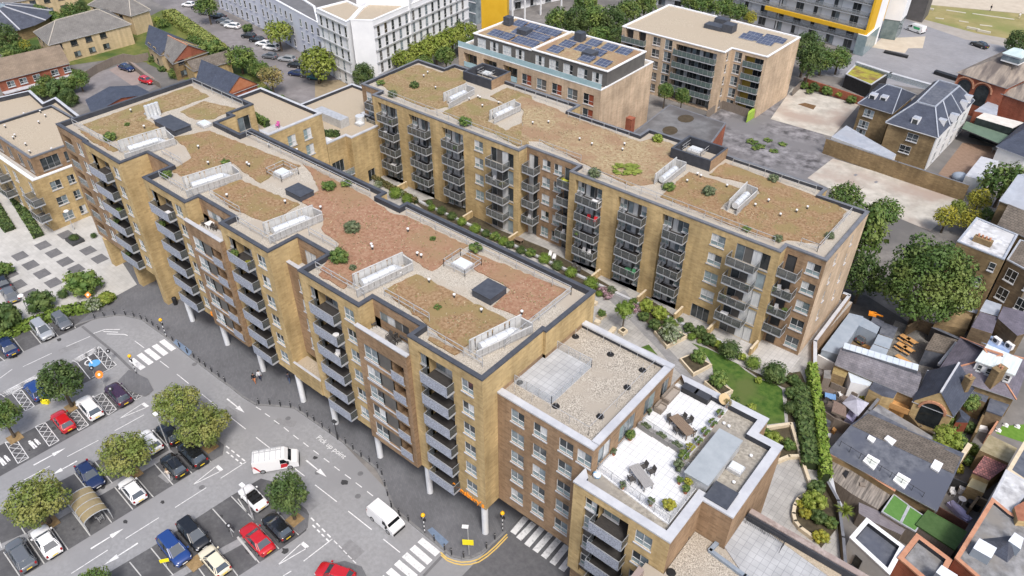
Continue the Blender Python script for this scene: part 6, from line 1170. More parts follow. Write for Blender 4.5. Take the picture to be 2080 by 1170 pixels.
CREAM=brick('cream_brick',(0.56,0.44,0.27),(0.48,0.37,0.22),(0.48,0.40,0.28),(0.54,0.42,0.26),big=(.88,1.1));STUCCO=mat('white_stucco',(0.62,0.62,0.61),(0.72,0.72,0.71),scale=.7,detail=6);ORCOP=mat('orange_coping',(0.42,0.20,0.12),(0.52,0.27,0.17),scale=1.5,detail=8);TIMB=mat('orange_timber',(0.48,0.25,0.09),(0.58,0.33,0.13),scale=2.5,stretch=(1,6,1));OLDTIMB=mat('weathered_timber',(0.17,0.14,0.115),(0.25,0.215,0.18),scale=2.5,stretch=(5,5,.4),detail=8)
TURF=mat('artificial_turf',(0.085,0.20,0.045),(0.11,0.235,0.06),scale=3);TURFD=mat('dark_turf',(0.05,0.10,0.03),(0.075,0.135,0.045),scale=2,detail=8);CONC=mat('pale_concrete',(0.37,0.345,0.30),(0.53,0.50,0.44),scale=.4,detail=13,c3=(0.36,0.295,0.25),s3=.11,lo=.38,hi=.62);CORR=mat('old_corrugated_sheet',(0.10,0.09,0.08),(0.34,0.30,0.26),scale=1.0,stretch=(4.5,.35,1),detail=5)
def ccw(q):return list(q)if sum(q[i][0]*q[(i+1)%len(q)][1]-q[(i+1)%len(q)][0]*q[i][1]for i in range(len(q)))>0 else list(q)[::-1]
def flatb(name,label,cat,q,z1,wm,rm,z0=0.0,cope=None,up=0.0,t=0.35,group=None,wins=None,over=.04):
 """flat roofed building on the outline q"""
 q=ccw(q);o=thing(name,label,cat,(q[0][0],q[0][1],z0),0,group);sp_={'m':wm}
 for i,w_ in(wins or{}).items():sp_[i]={'m':wm,'wins':w_}
 wall_run(o,q,z0,z1+up,sp_);b=MB();b.poly([(*p,z1)for p in q],rm);part('roof',b,o)
 if cope:b=MB();parapet(b,q,z1,z1+up+.02,t,cope,MEMB if up>.25 else cope,over);part('parapet',b,o)
 return o
def pitched(name,label,cat,q,ze,zr,wm,rm,hip=(0,0),z0=0.0,over=.35,wins=None,group=None,ridge=None,gable=None,root=None):
 """q: 4 eave corners CCW, ridge runs parallel to q0-q1; hip = ridge set back at the q3q0 and q1q2 ends"""
 q=ccw(q)if root is None else q;A,B,Cc,D=[V3((*p,0))for p in q];o=root or thing(name,label,cat,(q[0][0],q[0][1],z0),0,group);sp_={'m':wm}
 for i,w_ in(wins or{}).items():sp_[i]={'m':wm,'wins':w_}
 wall_run(o,q,z0,ze,sp_)
 ax=((B-A)+(Cc-D)).normalized();r0,r1=(A+D)/2+ax*hip[0],(B+Cc)/2-ax*hip[1]
 nn=V3((-ax.y,ax.x,0));W=((D-A)+(Cc-B)).dot(nn)/4;sl=(zr-ze)/max(.1,W);dz=over*sl
 e=over;e0=e if hip[0]else e*.6;e1=e if hip[1]else e*.6
 A2,B2,C2,D2=A-nn*e-ax*e0,B-nn*e+ax*e1,Cc+nn*e+ax*e1,D+nn*e-ax*e0
 zz=ze-dz+.02;P=lambda v,z:(v.x,v.y,z);R0=r0 if hip[0]else r0-ax*e0;R1=r1 if hip[1]else r1+ax*e1
 b=MB();b.poly([P(A2,zz),P(B2,zz),P(R1,zr),P(R0,zr)],rm);b.poly([P(C2,zz),P(D2,zz),P(R0,zr),P(R1,zr)],rm)
 gm=gable or wm;gs=[]
 if hip[1]:b.poly([P(B2,zz),P(C2,zz),P(R1,zr)],rm)
 else:gs.append([P(B,ze),P(Cc,ze),P(r1,zr-.05)])
 if hip[0]:b.poly([P(D2,zz),P(A2,zz),P(R0,zr)],rm)
 else:gs.append([P(D,ze),P(A,ze),P(r0,zr-.05)])
 b.poly([P(A2,zz-.12),P(D2,zz-.12),P(C2,zz-.12),P(B2,zz-.12)],FRAMEG)
 for s_,t_ in((A2,B2),(B2,C2),(C2,D2),(D2,A2)):b.poly([P(s_,zz-.12),P(t_,zz-.12),P(t_,zz),P(s_,zz)],COPEL if rm in(SLATEB,GRT)else FRAMEG)
 part('roof',b,o)
 for gp in gs:b=MB();b.poly(gp,gm);part('gable',b,o)
 if ridge:b=MB();b.bar(P(R0,zr+.02),P(R1,zr+.02),.22,ridge);[b.bar(P(s_,zz+.03),P(t_,zr+.03),.16,ridge)for s_,t_,h in((A2,R0,hip[0]),(D2,R0,hip[0]),(B2,R1,hip[1]),(C2,R1,hip[1]))if h];part('ridge_tiles',b,o)
 return o
def rooflight(root,px,z,m=None,s=(1.0,1.3),rz=0.0,tilt=0.0):
 x,y=G(*px,z);b=MB();b.obox(x,y,z-.3,s[0],s[1],.36,rz,WHITE);b.obox(x,y,z+.061,s[0]*.8,s[1]*.85,.02,rz,m or GLB);part('roof_window',b,root)
def chimney(root,px,z0,z1,w_=.9,d=.6,m=None,rz=0.0,pots=2):
 x,y=G(*px,z1);b=MB();b.obox(x,y,z0,w_,d,z1-z0,rz,m or STK);b.obox(x,y,z1,w_+.1,d+.1,.12,rz,m or STK)
 for i in range(pots):b.cyl((x+(i-(pots-1)/2)*.35*cos(rz),y+(i-(pots-1)/2)*.35*sin(rz),z1+.12),(x+(i-(pots-1)/2)*.35*cos(rz),y+(i-(pots-1)/2)*.35*sin(rz),z1+.5),.12,ORCOP,n=8)
 part('chimney',b,root)
Q1=lambda*p:[(1640+a*.20522,620+b*.20522)for a,b in p];Q2=lambda*p:[(1840+a*.2222,620+b*.2222)for a,b in p];Q3=lambda*p:[(1640+a*.2222,820+b*.2222)for a,b in p]
Q4=lambda*p:[(1840+a*.2649,860+b*.2649)for a,b in p];Q5=lambda*p:[(1860+a*.265,330+b*.265)for a,b in p];Q6=lambda*p:[(1680+a*.2307,130+b*.2307)for a,b in p];Q7=lambda*p:[(1900+a*.2908,60+b*.2908)for a,b in p]
# ----------------------------------------------------------
YARD=tiles('yard_paving',(0.23,0.22,0.20),(0.19,0.18,0.17),(0.13,0.125,0.12),0.5,0.5,0.02,coord='Object',var=(0.7,1.2));DIRT=mat('bare_earth',(0.13,0.095,0.06),(0.20,0.155,0.10),scale=1.2,detail=9)
sheet('yard_ground',PXS(Q1((700,560),(870,150),(1200,280),(1250,700))),.01,YARD);sheet('earth_ground',PXS(Q1((300,480),(500,150),(720,260),(640,480))),.012,DIRT);sheet('yard_ground',PXS(Q1((60,700),(700,700),(700,1300),(60,1250))),.014,mat('deck_ground',(0.12,0.095,0.085),(0.17,0.14,0.12),scale=2))
sheet('lane',PXS([(1715,590),(1760,600),(1900,690),(1880,720),(1700,650)]),.008,mat('lane_asphalt',(0.06,0.058,0.056),(0.09,0.087,0.085),scale=1))
h=2.7;q=PXS(Q1((145,440),(415,80),(550,112),(510,195),(310,490)),h);flatb('shed','long blue grey sheet metal shed along the brown wall','shed',q,h,GALVB,GALVB,cope=GALVB)
q=PXS(Q1((550,112),(640,160),(720,210),(690,278),(512,195)),h);flatb('shed','short blue grey sheet metal lean-to at a right angle to the long shed','shed',q,h-.1,GALVB,GALVB);q=PXS(Q1((650,110),(760,160),(735,215),(630,160)),2.5);flatb('shed','small dark roofed shed behind the sheet metal lean-to','shed',q,2.5,FELT,FELT)
for i,pts in enumerate((((745,165),(898,220),(850,330),(710,280)),((700,285),(848,335),(810,435),(655,380)),((650,385),(805,440),(775,500),(612,445)))):q=PXS(Q1(*pts),2.3);flatb('canopy',['upper dark grey canopy beside the orange tables','middle grey canopy beside the orange tables','lower grey canopy beside the glazed strip'][i],'canopy',q,2.3,OLDTIMB,[FELT,GALVB,GALVB][i],2.0,group='flat canopies beside the beer garden')
for i,(a,c)in enumerate(((968,318),(1032,350),(935,398),(1000,432),(945,535))):
 x,y=G(*Q1((a,c))[0],.7);t=thing('picnic_table','orange picnic table '+['at the back left of the beer garden','at the back right of the beer garden','in the middle left of the beer garden','in the middle right of the beer garden','nearest the glazed roof strip'][i],'picnic table',(x,y,.015),RAD(-18),'orange picnic tables');L_=2.0 if i==4 else 1.35
 b=MB();b.box(-L_/2,-.36,.70,L_/2,.36,.75,TIMB);part_local('tabletop',b,t)
 for s_ in(-1,1):b=MB();b.box(-L_/2,s_*.5,.40,L_/2,s_*.78,.45,TIMB);part_local('bench',b,t);b=MB();b.bar((s_*L_*.36,-.72,0),(s_*L_*.36,.2,.70),.08,OLDTIMB);b.bar((s_*L_*.36+.085,.72,0),(s_*L_*.36+.085,-.2,.70),.08,OLDTIMB);part_local('leg',b,t)
x,y=G(*Q1((580,310))[0],.5);t=car('suv',paint('dusty_grey',(0.10,0.085,0.08),rough=.6),'dusty dark grey vehicle standing in the bare earth yard',*Q1((580,310))[0],RAD(75));t.scale=(.72,.72,.72)
x,y=G(*Q1((640,100))[0],2.4);b=MB();b.obox(0,0,0,1.0,.6,.4,.3,ORNG);b.obox(.7,.15,.25,1.3,.18,.15,.1,ORNG);b.obox(0,0,-2.4,.3,.3,2.4,.3,FRAMED);t=solo('mini_digger',b,'orange machine arm above the dark shed roof','machine');t.location=(x,y,2.45)
for i,pts in enumerate((((545,400),(565,385)),((560,415),(585,390)))):pass
q=[G(*Q1((285,575))[0],3.0),G(*Q1((1062,905))[0],3.0),G(*Q1((1120,640))[0],3.4),G(*Q1((350,400))[0],3.4)]
o=pitched('workshop','long low slate roofed workshop with a pale glazed strip on its ridge','workshop',q,3.0,4.3,STK,tiles('pale_slate_roof',(.20,.19,.21),(.155,.15,.17),(.10,.10,.11),.5,.28,.015,var=(.65,1.3),vs=.7),over=.2)
b=MB();a0,a1=V3((*G(*Q1((360,392))[0],4.6),4.5)),V3((*G(*Q1((1100,615))[0],4.6),4.5));ang=math.atan2(a1 .y-a0 .y,a1 .x-a0 .x);L=(a1-a0).length;mm=(a0+a1)/2
b.obox(mm.x,mm.y,3.2,L,1.25,1.3,ang,FELT,COPEL);part('glazed_strip',b,o);b=MB()
for i in range(12):p=a0 .lerp(a1,(i+.5)/12);b.obox(p.x,p.y,4.505,L/12*.94,1.2,.06,ang,mat('pale_glazing',(0.50,0.57,0.64),(0.58,0.64,0.70),scale=1,rough=.15))
part('glazing',b,o)
q=PXS(Q1((415,625),(440,605),(680,700),(650,745)),2.9);flatb('conservatory','white framed conservatory against the slate workshop','conservatory',PXS(Q1((400,640),(440,605),(680,700),(620,800),(430,760)),2.5),2.5,WHITE,mat('conservatory_roof',(0.52,0.57,0.62),(0.6,0.65,0.69),scale=1,rough=.2),wins={})
q=PXS(Q1((245,672),(270,580),(412,645),(375,720)),2.3);flatb('shed','shed with a straw brown roof beside the conservatory','shed',q,2.3,STK,mat('straw_roof',(0.22,0.165,0.07),(0.34,0.26,0.12),scale=3,detail=8));q=PXS(Q1((165,640),(240,640),(235,730),(160,720)),1.9);flatb('shed','small grey topped shed by the orange board','shed',q,1.9,OLDTIMB,GFELT)
b=MB();q=PXS(Q1((110,490),(270,575)),1.8);ribbon(b,q,0,1.8,.25,STUCCO);solo('garden_wall',b,'white rendered wall below the sheet metal shed','wall')
q=PXS(Q1((610,830),(660,745),(900,845),(850,925),(740,900)),2.8);flatb('extension','yellow brick rear extension with a white sash window','extension',q,2.8,YEL,SLATE);w0=PXS(Q1((720,815),(800,840)),1.6)
q=PXS(Q1((740,960),(845,840),(940,880),(880,970)),1.2);t=flatb('timber_deck','raised orange timber deck with board rail','deck',PXS(Q1((740,965),(850,845),(1010,915),(1000,1060)),1.2),1.2,TIMB,TIMB);b=MB();ribbon(b,PXS(Q1((742,962),(1000,1062)),1.6),1.2,.85,.08,TIMB);part('rail',b,t)
b=MB();s0,s1=GZ(*Q1((1000,1040))[0],1.2),GZ(*Q1((1100,1200))[0],.2)
for i in range(9):p=s0 .lerp(s1,i/8);b.obox(p.x,p.y,p.z-.05,.9,.28,.06,math.atan2(s1 .y-s0 .y,s1 .x-s0 .x)+pi/2,OLDTIMB)
b.bar(s0+V3((.4,.2,0)),s1+V3((.4,.2,0)),.08,OLDTIMB);b.bar(s0-V3((.4,.2,0)),s1-V3((.4,.2,0)),.08,OLDTIMB);solo('garden_steps',b,'timber steps down from the orange deck','steps')
q=PXS(Q1((345,965),(430,880),(612,968),(500,1100)),2.1);ap=V3((*G(*Q1((490,930))[0],3.1),3.1));t=thing('gazebo','translucent pyramid gazebo over the timber yard','gazebo',(*q[0],0));b=MB();GZM=mat('gazebo_sheet',(0.34,0.34,0.40),(0.46,0.46,0.53),scale=1.5,rough=.3)
for i in range(4):b.poly([(*q[i],2.1),(*q[(i+1)%4],2.1),tuple(ap)],GZM)
part('canopy',b,t)
for p in q:b=MB();b.bar((*p,0),(*p,2.1),.07,FRAMED);part('post',b,t)
b=MB();lv=mat('lilac_sheet',(0.36,0.34,0.52),(0.44,0.42,0.60),scale=2);b.prism(PXS(Q1((380,1100),(430,1010),(505,1070),(450,1160)),1.0),0,1.0,lv);solo('tarpaulin',b,'lilac sheet hanging below the gazebo','tarpaulin')
flatb('pergola','brown slatted pergola left of the gazebo','pergola',PXS(Q1((240,1050),(265,940),(385,1000),(385,1110)),2.0),2.0,OLDTIMB,mat('brown_slats',(0.15,0.105,0.085),(0.23,0.17,0.14),scale=2,stretch=(8,1,1)),1.7)
x,y=G(*Q1((228,900))[0],.75);table('table with a blue cloth in the timber yard',x,y,.02,1.3,1.0,.4,mat('blue_cloth',(0.14,0.28,0.52),(0.18,0.33,0.58),scale=4));x,y=G(*Q1((515,810))[0],.3);b=MB();b.obox(0,0,0,1.9,.75,.45,1.15,mat('turquoise_cover',(0.08,0.36,0.34),(0.12,0.44,0.41),scale=2));b.obox(.15,.35,.4,.5,.72,.25,1.15,MATS['turquoise_cover']);solo('sun_lounger',b,'turquoise covered lounger beside the conservatory','sun lounger').location=(x,y,.02)
for k,a,c,r_,lab in(('bush_yellow',555,905,9,'yellow bush in the bed beside the gazebo'),('bush_light',170,795,6,'bright green bush at the ivy wall foot'),('bush',625,965,6,'green bush behind the gazebo'),('bush_dark',230,760,7,'dark plants along the yard bench')):shrub(k,lab,*Q1((a,c))[0],r_,0,'shrubs in the back yards')
for i,(a,c,m,lab)in enumerate(((180,960,RAT,'dark chair left of the blue table'),(285,910,RAT,'dark chair right of the blue table'),(320,885,PLW,'pale chair beside the dark chairs in the timber yard'),(580,925,PLW,'pale stool behind the gazebo'),(275,720,RAT,'dark bench seat by the straw roofed shed'))):x,y=G(*Q1((a,c))[0],.4);chair(lab,x,y,.02,i*1.3,m,'yard chairs')
b=MB();ribbon(b,PXS(Q1((500,1170),(610,1040),(720,905)),2.2),0,2.2,.35,STK,COPEG);solo('boundary_wall',b,'stock brick wall between the gazebo yard and the dark roofed house','wall')
b=MB();ribbon(b,PXS(Q3((150,60),(250,130),(420,200)),1.7),0,1.7,.1,OLDTIMB);solo('fence',b,'weathered timber fence below the pergola','fence');b=MB();b.prism(PXS(Q3((240,210),(270,235),(250,260),(225,235)),.5),0,.5,TIMB);solo('crate',b,'orange crate in the small yard by the ivy wall','crate')
q=[G(*Q3((205,430))[0],3.2),G(*Q4((235,655))[0],3.2),G(*Q4((440,225))[0],3.4),G(*Q3((560,85))[0],3.4)]
o=pitched('house','terrace house with a wide dark felt roof slope and white rooflights','house',q,3.2,4.25,STK,FELT,over=.25,ridge=None)
b=MB();A,B,Cc,D=[V3((*p,0))for p in ccw(q)]
m0,m1=(A+D)/2,(B+Cc)/2
def slope(p,zoff=.05):
 ax=(m1-m0).normalized();nn=V3((-ax.y,ax.x,0));d=abs((V3((p[0],p[1],0))-m0).dot(nn));W_=abs((A-m0).dot(nn));return 4.25-1.05*d/W_+zoff
b.poly([(*(D+(m0-D)*.02).xy,slope(D+(m0-D)*.02,.16)),(m0 .x,m0 .y,4.30),(m1 .x,m1 .y,4.30),(*(Cc+(m1-Cc)*.02).xy,slope(Cc+(m1-Cc)*.02,.16))][::-1],OLDT);part('tile_slope',b,o)
for pts in(((525,475),(570,430),(680,490),(630,555)),((805,645),(850,592),(965,655),(915,725)),((700,320),(740,275),(818,330),(775,385)),((548,310),(565,285),(628,320),(605,350))):
 qq=PXS(Q3(*pts),4.4);b=MB();z=[slope(p)for p in qq];b.mesh([(*p,zz)for p,zz in zip(qq,z)]+[(*p,zz+.22)for p,zz in zip(qq,z)],[(0,1,5,4),(1,2,6,5),(2,3,7,6),(3,0,4,7),(4,5,6,7)],WHITE);c=V3((sum(p[0]for p in qq)/4,sum(p[1]for p in qq)/4,0));hi=[V3((*p,zz+.225))for p,zz in zip(qq,z)];cc=sum(hi,V3())/4;b.poly([tuple(cc+(p-cc)*.78)for p in hi],mat('pale_rooflight',(0.55,0.58,0.54),(0.66,0.69,0.64),scale=2,rough=.2));part('roof_window',b,o)
qq=PXS(Q4((190,330),(225,270),(290,305),(255,370)),4.4);b=MB();z=[slope(p)for p in qq];b.mesh([(*p,zz)for p,zz in zip(qq,z)]+[(*p,zz+.22)for p,zz in zip(qq,z)],[(0,1,5,4),(1,2,6,5),(2,3,7,6),(3,0,4,7),(4,5,6,7)],WHITE);part('roof_window',b,o)
b=MB();p0,p1=V3((*G(*Q3((310,345))[0],4.3),0)),V3((*G(*Q4((150,520))[0],4.3),0))
for i in range(9):p=p0 .lerp(p1,i/8);zz=slope(p);b.bar((p.x,p.y,zz),(p.x,p.y,zz+.9),.05,FRAMED)
b.bar((p0 .x,p0 .y,slope(p0)+.8),(p1 .x,p1 .y,slope(p1)+.8),.035,FRAMED);part('roof_rail',b,o)
b=MB();ribbon(b,PXS(Q3((195,455),(420,560),(795,795)),2.9),0,3.0,.4,STK,ORCOP);solo('boundary_wall',b,'tan brick wall with orange stains below the dark felt roof','wall')
b=MB();ribbon(b,PXS(Q4((310,430),(490,160)),3.0),0,3.0,.5,STK,STONE);solo('garden_wall',b,'tan wall with pale top at the end of the tiled slope','wall')
q=PXS(Q3((590,50),(640,0),(1130,330),(1080,400),(880,300),(540,100)),2.3);flatb('outbuilding','low flat outbuilding with pale and black roof felt strips','outbuilding',PXS(Q3((545,100),(650,5),(950,180),(1240,360),(1190,450),(880,275)),2.3),2.3,STK,GFELT);b=MB();b.poly([(*p,2.32)for p in ccw(PXS(Q3((545,95),(590,55),(915,220),(870,280)),2.3))],FELT);setting('felt_strip',b)
q=PXS(Q3((215,500),(520,640),(800,800),(645,965),(400,820),(225,690)),2.2);flatb('shed','rusty corrugated roofed shed below the dark felt house','shed',q,2.2,OLDTIMB,CORR);b=MB();b.prism(PXS(Q3((325,640),(350,605),(385,620),(355,680)),2.35),2.2,2.35,BLACK);b.obox(*G(*Q3((505,735))[0],2.35),2.2,.6,.5,.15,.4,OLDTIMB);setting('roof_clutter',b)
for i,(pts,m,lab)in enumerate(((((790,825),(928,928),(850,1090),(680,985)),TURF,'bright green turf topped shed roof, upper left'),(((935,935),(1075,1030),(990,1170),(855,1092)),TURF,'bright green turf topped shed roof, lower right'))):flatb('shed',lab,'shed',PXS(Q3(*pts),2.5),2.5,OLDTIMB,m,cope=GALV,t=.1,group='turf topped sheds')
flatb('shed','dark green felted long shed beside the turf topped roofs','shed',PXS(Q4((170,665),(468,832),(375,970),(80,775)),2.7),2.7,OLDTIMB,TURFD,cope=TURFD,t=.1)
flatb('shed','purple grey boarded shed roof above the white parapet house','shed',PXS(Q3((470,900),(640,975),(905,1135),(860,1200),(560,1060),(470,1000)),2.0),2.0,OLDTIMB,mat('purple_boards',(0.15,0.135,0.15),(0.24,0.22,0.235),scale=1.5,stretch=(1,6,1)))
P8=lambda*p:[(1560+a/3,780+b/3)for a,b in p]
o=flatb('house','white rendered house with a white parapet and grey flat roof','house',PXS(P8((600,820),(832,995),(740,1165),(497,938)),5.2),4.8,STUCCO,FELT,cope=WHITE,up=.5,t=.4,wins={})
x,y=G(*P8((515,1080))[0],3.0);qh=ccw(PXS(P8((600,820),(832,995),(740,1165),(497,938)),5.2))
for i in range(4):
 p0,p1=qh[i],qh[(i+1)%4]
 if(p1[0]-p0[0])*0+(p1[1]-p0[1])<0 or True:
  a=math.atan2(p1[1]-p0[1],p1[0]-p0[0])
  if abs(math.degrees(a)+40)<60:window(o,p0,a,1.2,2.4,.8,1.6,'dd',inset=-.16)
flatb('house','house with orange brick copings round a grey flat roof','house',PXS(P8((905,915),(1120,1075),(1020,1260),(790,1060)),5.4),5.0,RED,GFELT,cope=ORCOP,up=.5,t=.45)
o=flatb('shop_building','wide grey flat roof with orange brick edge and pale rooflight boxes','building',PXS(Q4((660,575),(800,690),(1010,800),(1010,1320),(700,1320),(375,1035)),6.0),5.8,RED,GFELT,cope=ORCOP,up=.3,t=.35)
for pts,lab in((((515,955),(565,880),(700,955),(655,1035)),'a'),(((785,900),(835,835),(906,880),(880,965)),'b'),(((230,1140),(275,1085),(400,1165),(350,1230)),'c')):b=MB();b.prism(PXS(Q4(*pts),6.9),5.8,6.9,GALVB,mat('white_box_lid',(0.62,0.66,0.71),(0.70,0.73,0.77),scale=1));part('roof_box',b,o)
b=MB();qq=[G(*p,6.2)for p in Q4((580,870),(820,845),(870,960),(790,1050),(680,980))];rr=G(*Q4((790,915))[0],7.2);b.poly([(*qq[0],5.82),(*qq[4],5.82),(*rr,7.1)][::-1],SLATE);b.poly([(*qq[4],5.82),(*qq[3],5.82),(*rr,7.1)][::-1],SLATEB);b.poly([(*qq[3],5.82),(*qq[2],5.82),(*rr,7.1)][::-1],SLATE);b.poly([(*qq[0],5.82),(*rr,7.1),(*qq[1],5.82)][::-1],SLATE);b.poly([(*qq[1],5.82),(*rr,7.1),(*qq[2],5.82)][::-1],SLATE);part('slate_lantern',b,o)
flatb('shop_building','flat roof mottled white beside the pantiled shed','building',PXS(Q4((770,355),(1010,490),(1010,640),(905,560),(820,685),(650,590)),6.0),6.0,STUCCO,MOTT,cope=COPEL,t=.2);flatb('shop_building','rusty topped yellow brick block at the right picture edge','building',PXS(Q4((830,640),(1010,540),(1010,760),(860,745)),6.6),6.6,YEL,mat('rust_top',(0.26,0.10,0.06),(0.34,0.15,0.09),scale=2))
o=flatb('shed','little yellow shed roofed with mixed red pantiles','shed',PXS(Q4((605,250),(780,325),(640,430),(515,375)),2.8),2.8,YEL,PINKT,cope=PINKT,t=.1);b=MB();b.prism(PXS(Q4((640,430),(520,390),(470,480),(600,535)),2.0),0,2.0,YEL,mat('yellow_render',(0.34,0.30,0.18),(0.42,0.37,0.23),scale=1));part('lower_wall',b,o)
flatb('extension','mossy tan flat roof beside the bright garden lawn','extension',PXS(Q4((640,85),(855,190),(790,305),(565,205)),3.2),3.2,STK,mat('mossy_roof',(0.22,0.185,0.10),(0.36,0.31,0.2),scale=1.2,detail=9));flatb('shop_building','slate blue felt roof with tan edge at the right picture edge','building',PXS(Q4((906,140),(1040,210),(1040,480),(906,440),(780,355)),5.5),5.5,STK,FELT,cope=STONE,t=.35)
sheet('garden_lawn',PXS(Q4((690,75),(740,20),(1010,0),(1010,180),(850,130))),.012,mat('bright_lawn',(0.09,0.19,0.02),(0.13,0.24,0.035),scale=2));b=MB();ribbon(b,PXS(Q4((640,80),(720,-40)),1.8),0,1.8,.2,ORCOP);solo('garden_wall',b,'pinkish garden wall left of the bright lawn','wall')
for i,(a,c,lab)in enumerate(((715,45,'white toy on the bright garden lawn corner'),(770,5,'white garden table on the bright lawn'),(860,15,'white garden seat at the lawn edge'))):x,y=G(*Q4((a,c))[0],.3);b=MB();b.ball((0,0,.2),.28,.22,.18,PLW,8,5);b.box(-.3,-.25,0,.3,.25,.1,PLW);solo('garden_toy',b,lab,'garden furniture').location=(x,y,.02)
x,y=G(*Q4((358,530))[0],.45);chair('white plastic chair in the dark yard behind the felt roof',x,y,.02,.6,PLW);x,y=G(*Q4((433,580))[0],.7);table('small round white table in the dark yard',x,y,.02,.8,.8,0,PLW,round_=True);b=MB();b.ball((0,0,.5),1.3,.5,.35,lv,12,6);b.box(-1.3,-.45,0,1.3,.45,.5,lv);x,y=G(*Q4((410,672))[0],.4);t=solo('covered_bench',b,'bench under a lilac cover beside the dark yard','bench');t.location=(x,y,.01);t.rotation_euler.z=-.5
for i,(a,c)in enumerate(((425,515),(490,620),(545,645),(570,590))):x,y=G(*Q4((a,c))[0],.4);b=MB();b.cyl((0,0,0),(0,0,.8),.3,BLACK if i else PLW,.33,12);b.cyl((0,0,.8),(0,0,.88),.36,BLACK if i else PLW,n=12);solo('bin',b,['small white bin behind the white chair','black bin in front of the round white table','black bin right of the dark yard','black bin by the flat roof wall'][i],'bin','bins in the dark yard').location=(x,y,.02)
b=MB();ribbon(b,PXS(Q4((325,400),(490,470)),1.5),0,1.5,.12,FRAMED);solo('fence',b,'black slatted fence by the yellow tree','fence');b=MB();ribbon(b,PXS(Q4((260,640),(360,700),(480,770)),1.6),0,1.6,.1,mat('rust_boards',(0.10,0.05,0.04),(0.15,0.08,0.06),scale=2));solo('fence',b,'dark red board fence beside the lilac cover','fence')
for k,a,c,r_,lab in(('bush_yellow',405,340,13,'yellow shrub in the small walled garden'),('bush_light',520,195,14,'lime shrub at the top of the small garden'),('bush',470,280,14,'green shrub between lime and yellow shrubs'),('bush_light',330,115,30,'mound of pale creeper behind the outbuilding'),('bush',410,145,22,'green creeper beside the pale mound')):shrub(k,lab,*Q4((a,c))[0],r_,0 if r_<20 else 1.2,'shrubs in the back yards')
q=[G(*p,4.2)for p in Q2((310,605),(990,835),(1120,500),(520,305))];o=pitched('pub_building','broad purple slate building with a sheeted roof lantern and red ridge tiles','building',q,4.2,6.6,STK,SLATEP,hip=(5.0,5.0),over=.3,ridge=ORCOP)
qb=[G(*p,6.0)for p in Q2((640,530),(975,655),(1040,520),(740,390))];b=MB();b.prism(qb,4.6,6.3,WHITE);part('lantern_wall',b,o);b=MB();shm=mat('translucent_sheeting',(0.52,0.58,0.57),(0.70,0.74,0.72),scale=1.2,stretch=(4,.5,1),rough=.25);cx=sum(p[0]for p in qb)/4,sum(p[1]for p in qb)/4;b.prism([(cx[0]+(p[0]-cx[0])*1.08,cx[1]+(p[1]-cx[1])*1.08)for p in qb],6.301,6.45,shm);part('sheeting',b,o)
qa=ccw(qb);p0,p1=G(*Q2((640,540))[0],5.3),G(*Q2((975,660))[0],5.3);a=math.atan2(p1[1]-p0[1],p1[0]-p0[0]);Lw=math.hypot(p1[0]-p0[0],p1[1]-p0[1])
for i in range(4):window(o,qb[0],math.atan2(qb[1][1]-qb[0][1],qb[1][0]-qb[0][0]),.3+i*Lw/4,5.1,Lw/4-.5,.95,'sd',inset=-.16)
chimney(o,Q2((860,580))[0],3.5,6.9,.9,1.6,STK,-.4);chimney(o,Q2((585,660))[0],3.5,6.0,.8,.8,STK,-.4,1)
b=MB();pt=mat('blue_tarpaulin',(0.20,0.28,0.48),(0.30,0.40,0.58),scale=1.5);b.prism(PXS(Q2((690,340),(740,270),(1000,330),(940,440),(760,370)),3.4),0,3.4,STK,pt);solo('extension',b,'extension roofed with a blue sheet and carrying air units','extension')
for i,(a,c)in enumerate(((835,318),(950,365))):x,y=G(*Q2((a,c))[0],3.9);t=thing('air_conditioner',['air conditioning unit on the left of the blue roof','air conditioning unit on the right of the blue roof'][i],'air conditioner',(x,y,3.41),-.5,'air units on the blue roof');b=MB();b.box(-.5,-.25,0,.5,.25,.8,PLW);part_local('casing',b,t);b=MB();b.cyl((-.1,-.26,.42),(-.1,-.251,.42),.3,FRAMED,n=16);part_local('fan_grille',b,t)
flatb('extension','blue grey flat roof behind the tan wall and creepers','extension',PXS(Q2((600,690),(790,770),(730,890),(550,810)),3.0),3.0,STK,FELT);flatb('extension','small blue grey roof beside the orange chimney stack','extension',PXS(Q2((450,670),(560,710),(510,810),(420,760)),3.6),3.6,STK,GALVB);b=MB();ribbon(b,PXS(Q2((560,665),(990,830)),3.4),0,3.4,.35,STK,STONE);solo('boundary_wall',b,'tan parapet wall below the purple slate roof','wall');flatb('extension','dark flat roof with a small white hatch and blue door','extension',PXS(Q2((780,830),(950,900),(880,1010),(740,960)),2.8),2.8,DSTK,FELT,cope=FELT)
q=[G(*p,4.0)for p in Q2((75,840),(365,985),(560,760),(400,610))];A=[(q[0]),(q[1])]
qq=[G(*Q2((80,870))[0],3.6),G(*Q2((430,1000))[0],3.6),G(*Q2((620,745))[0],3.6),G(*Q2((215,600))[0],3.6)]
qq=ccw([qq[1],qq[2],qq[3],qq[0]]);o=pitched('house','yellow brick house with an arched gable window and blue slate roof','house',qq,3.6,6.2,YEL,SLATEB,over=.2,ridge=COPEL)
ga=[(qq[0],qq[1],qq[2],qq[3])][0]
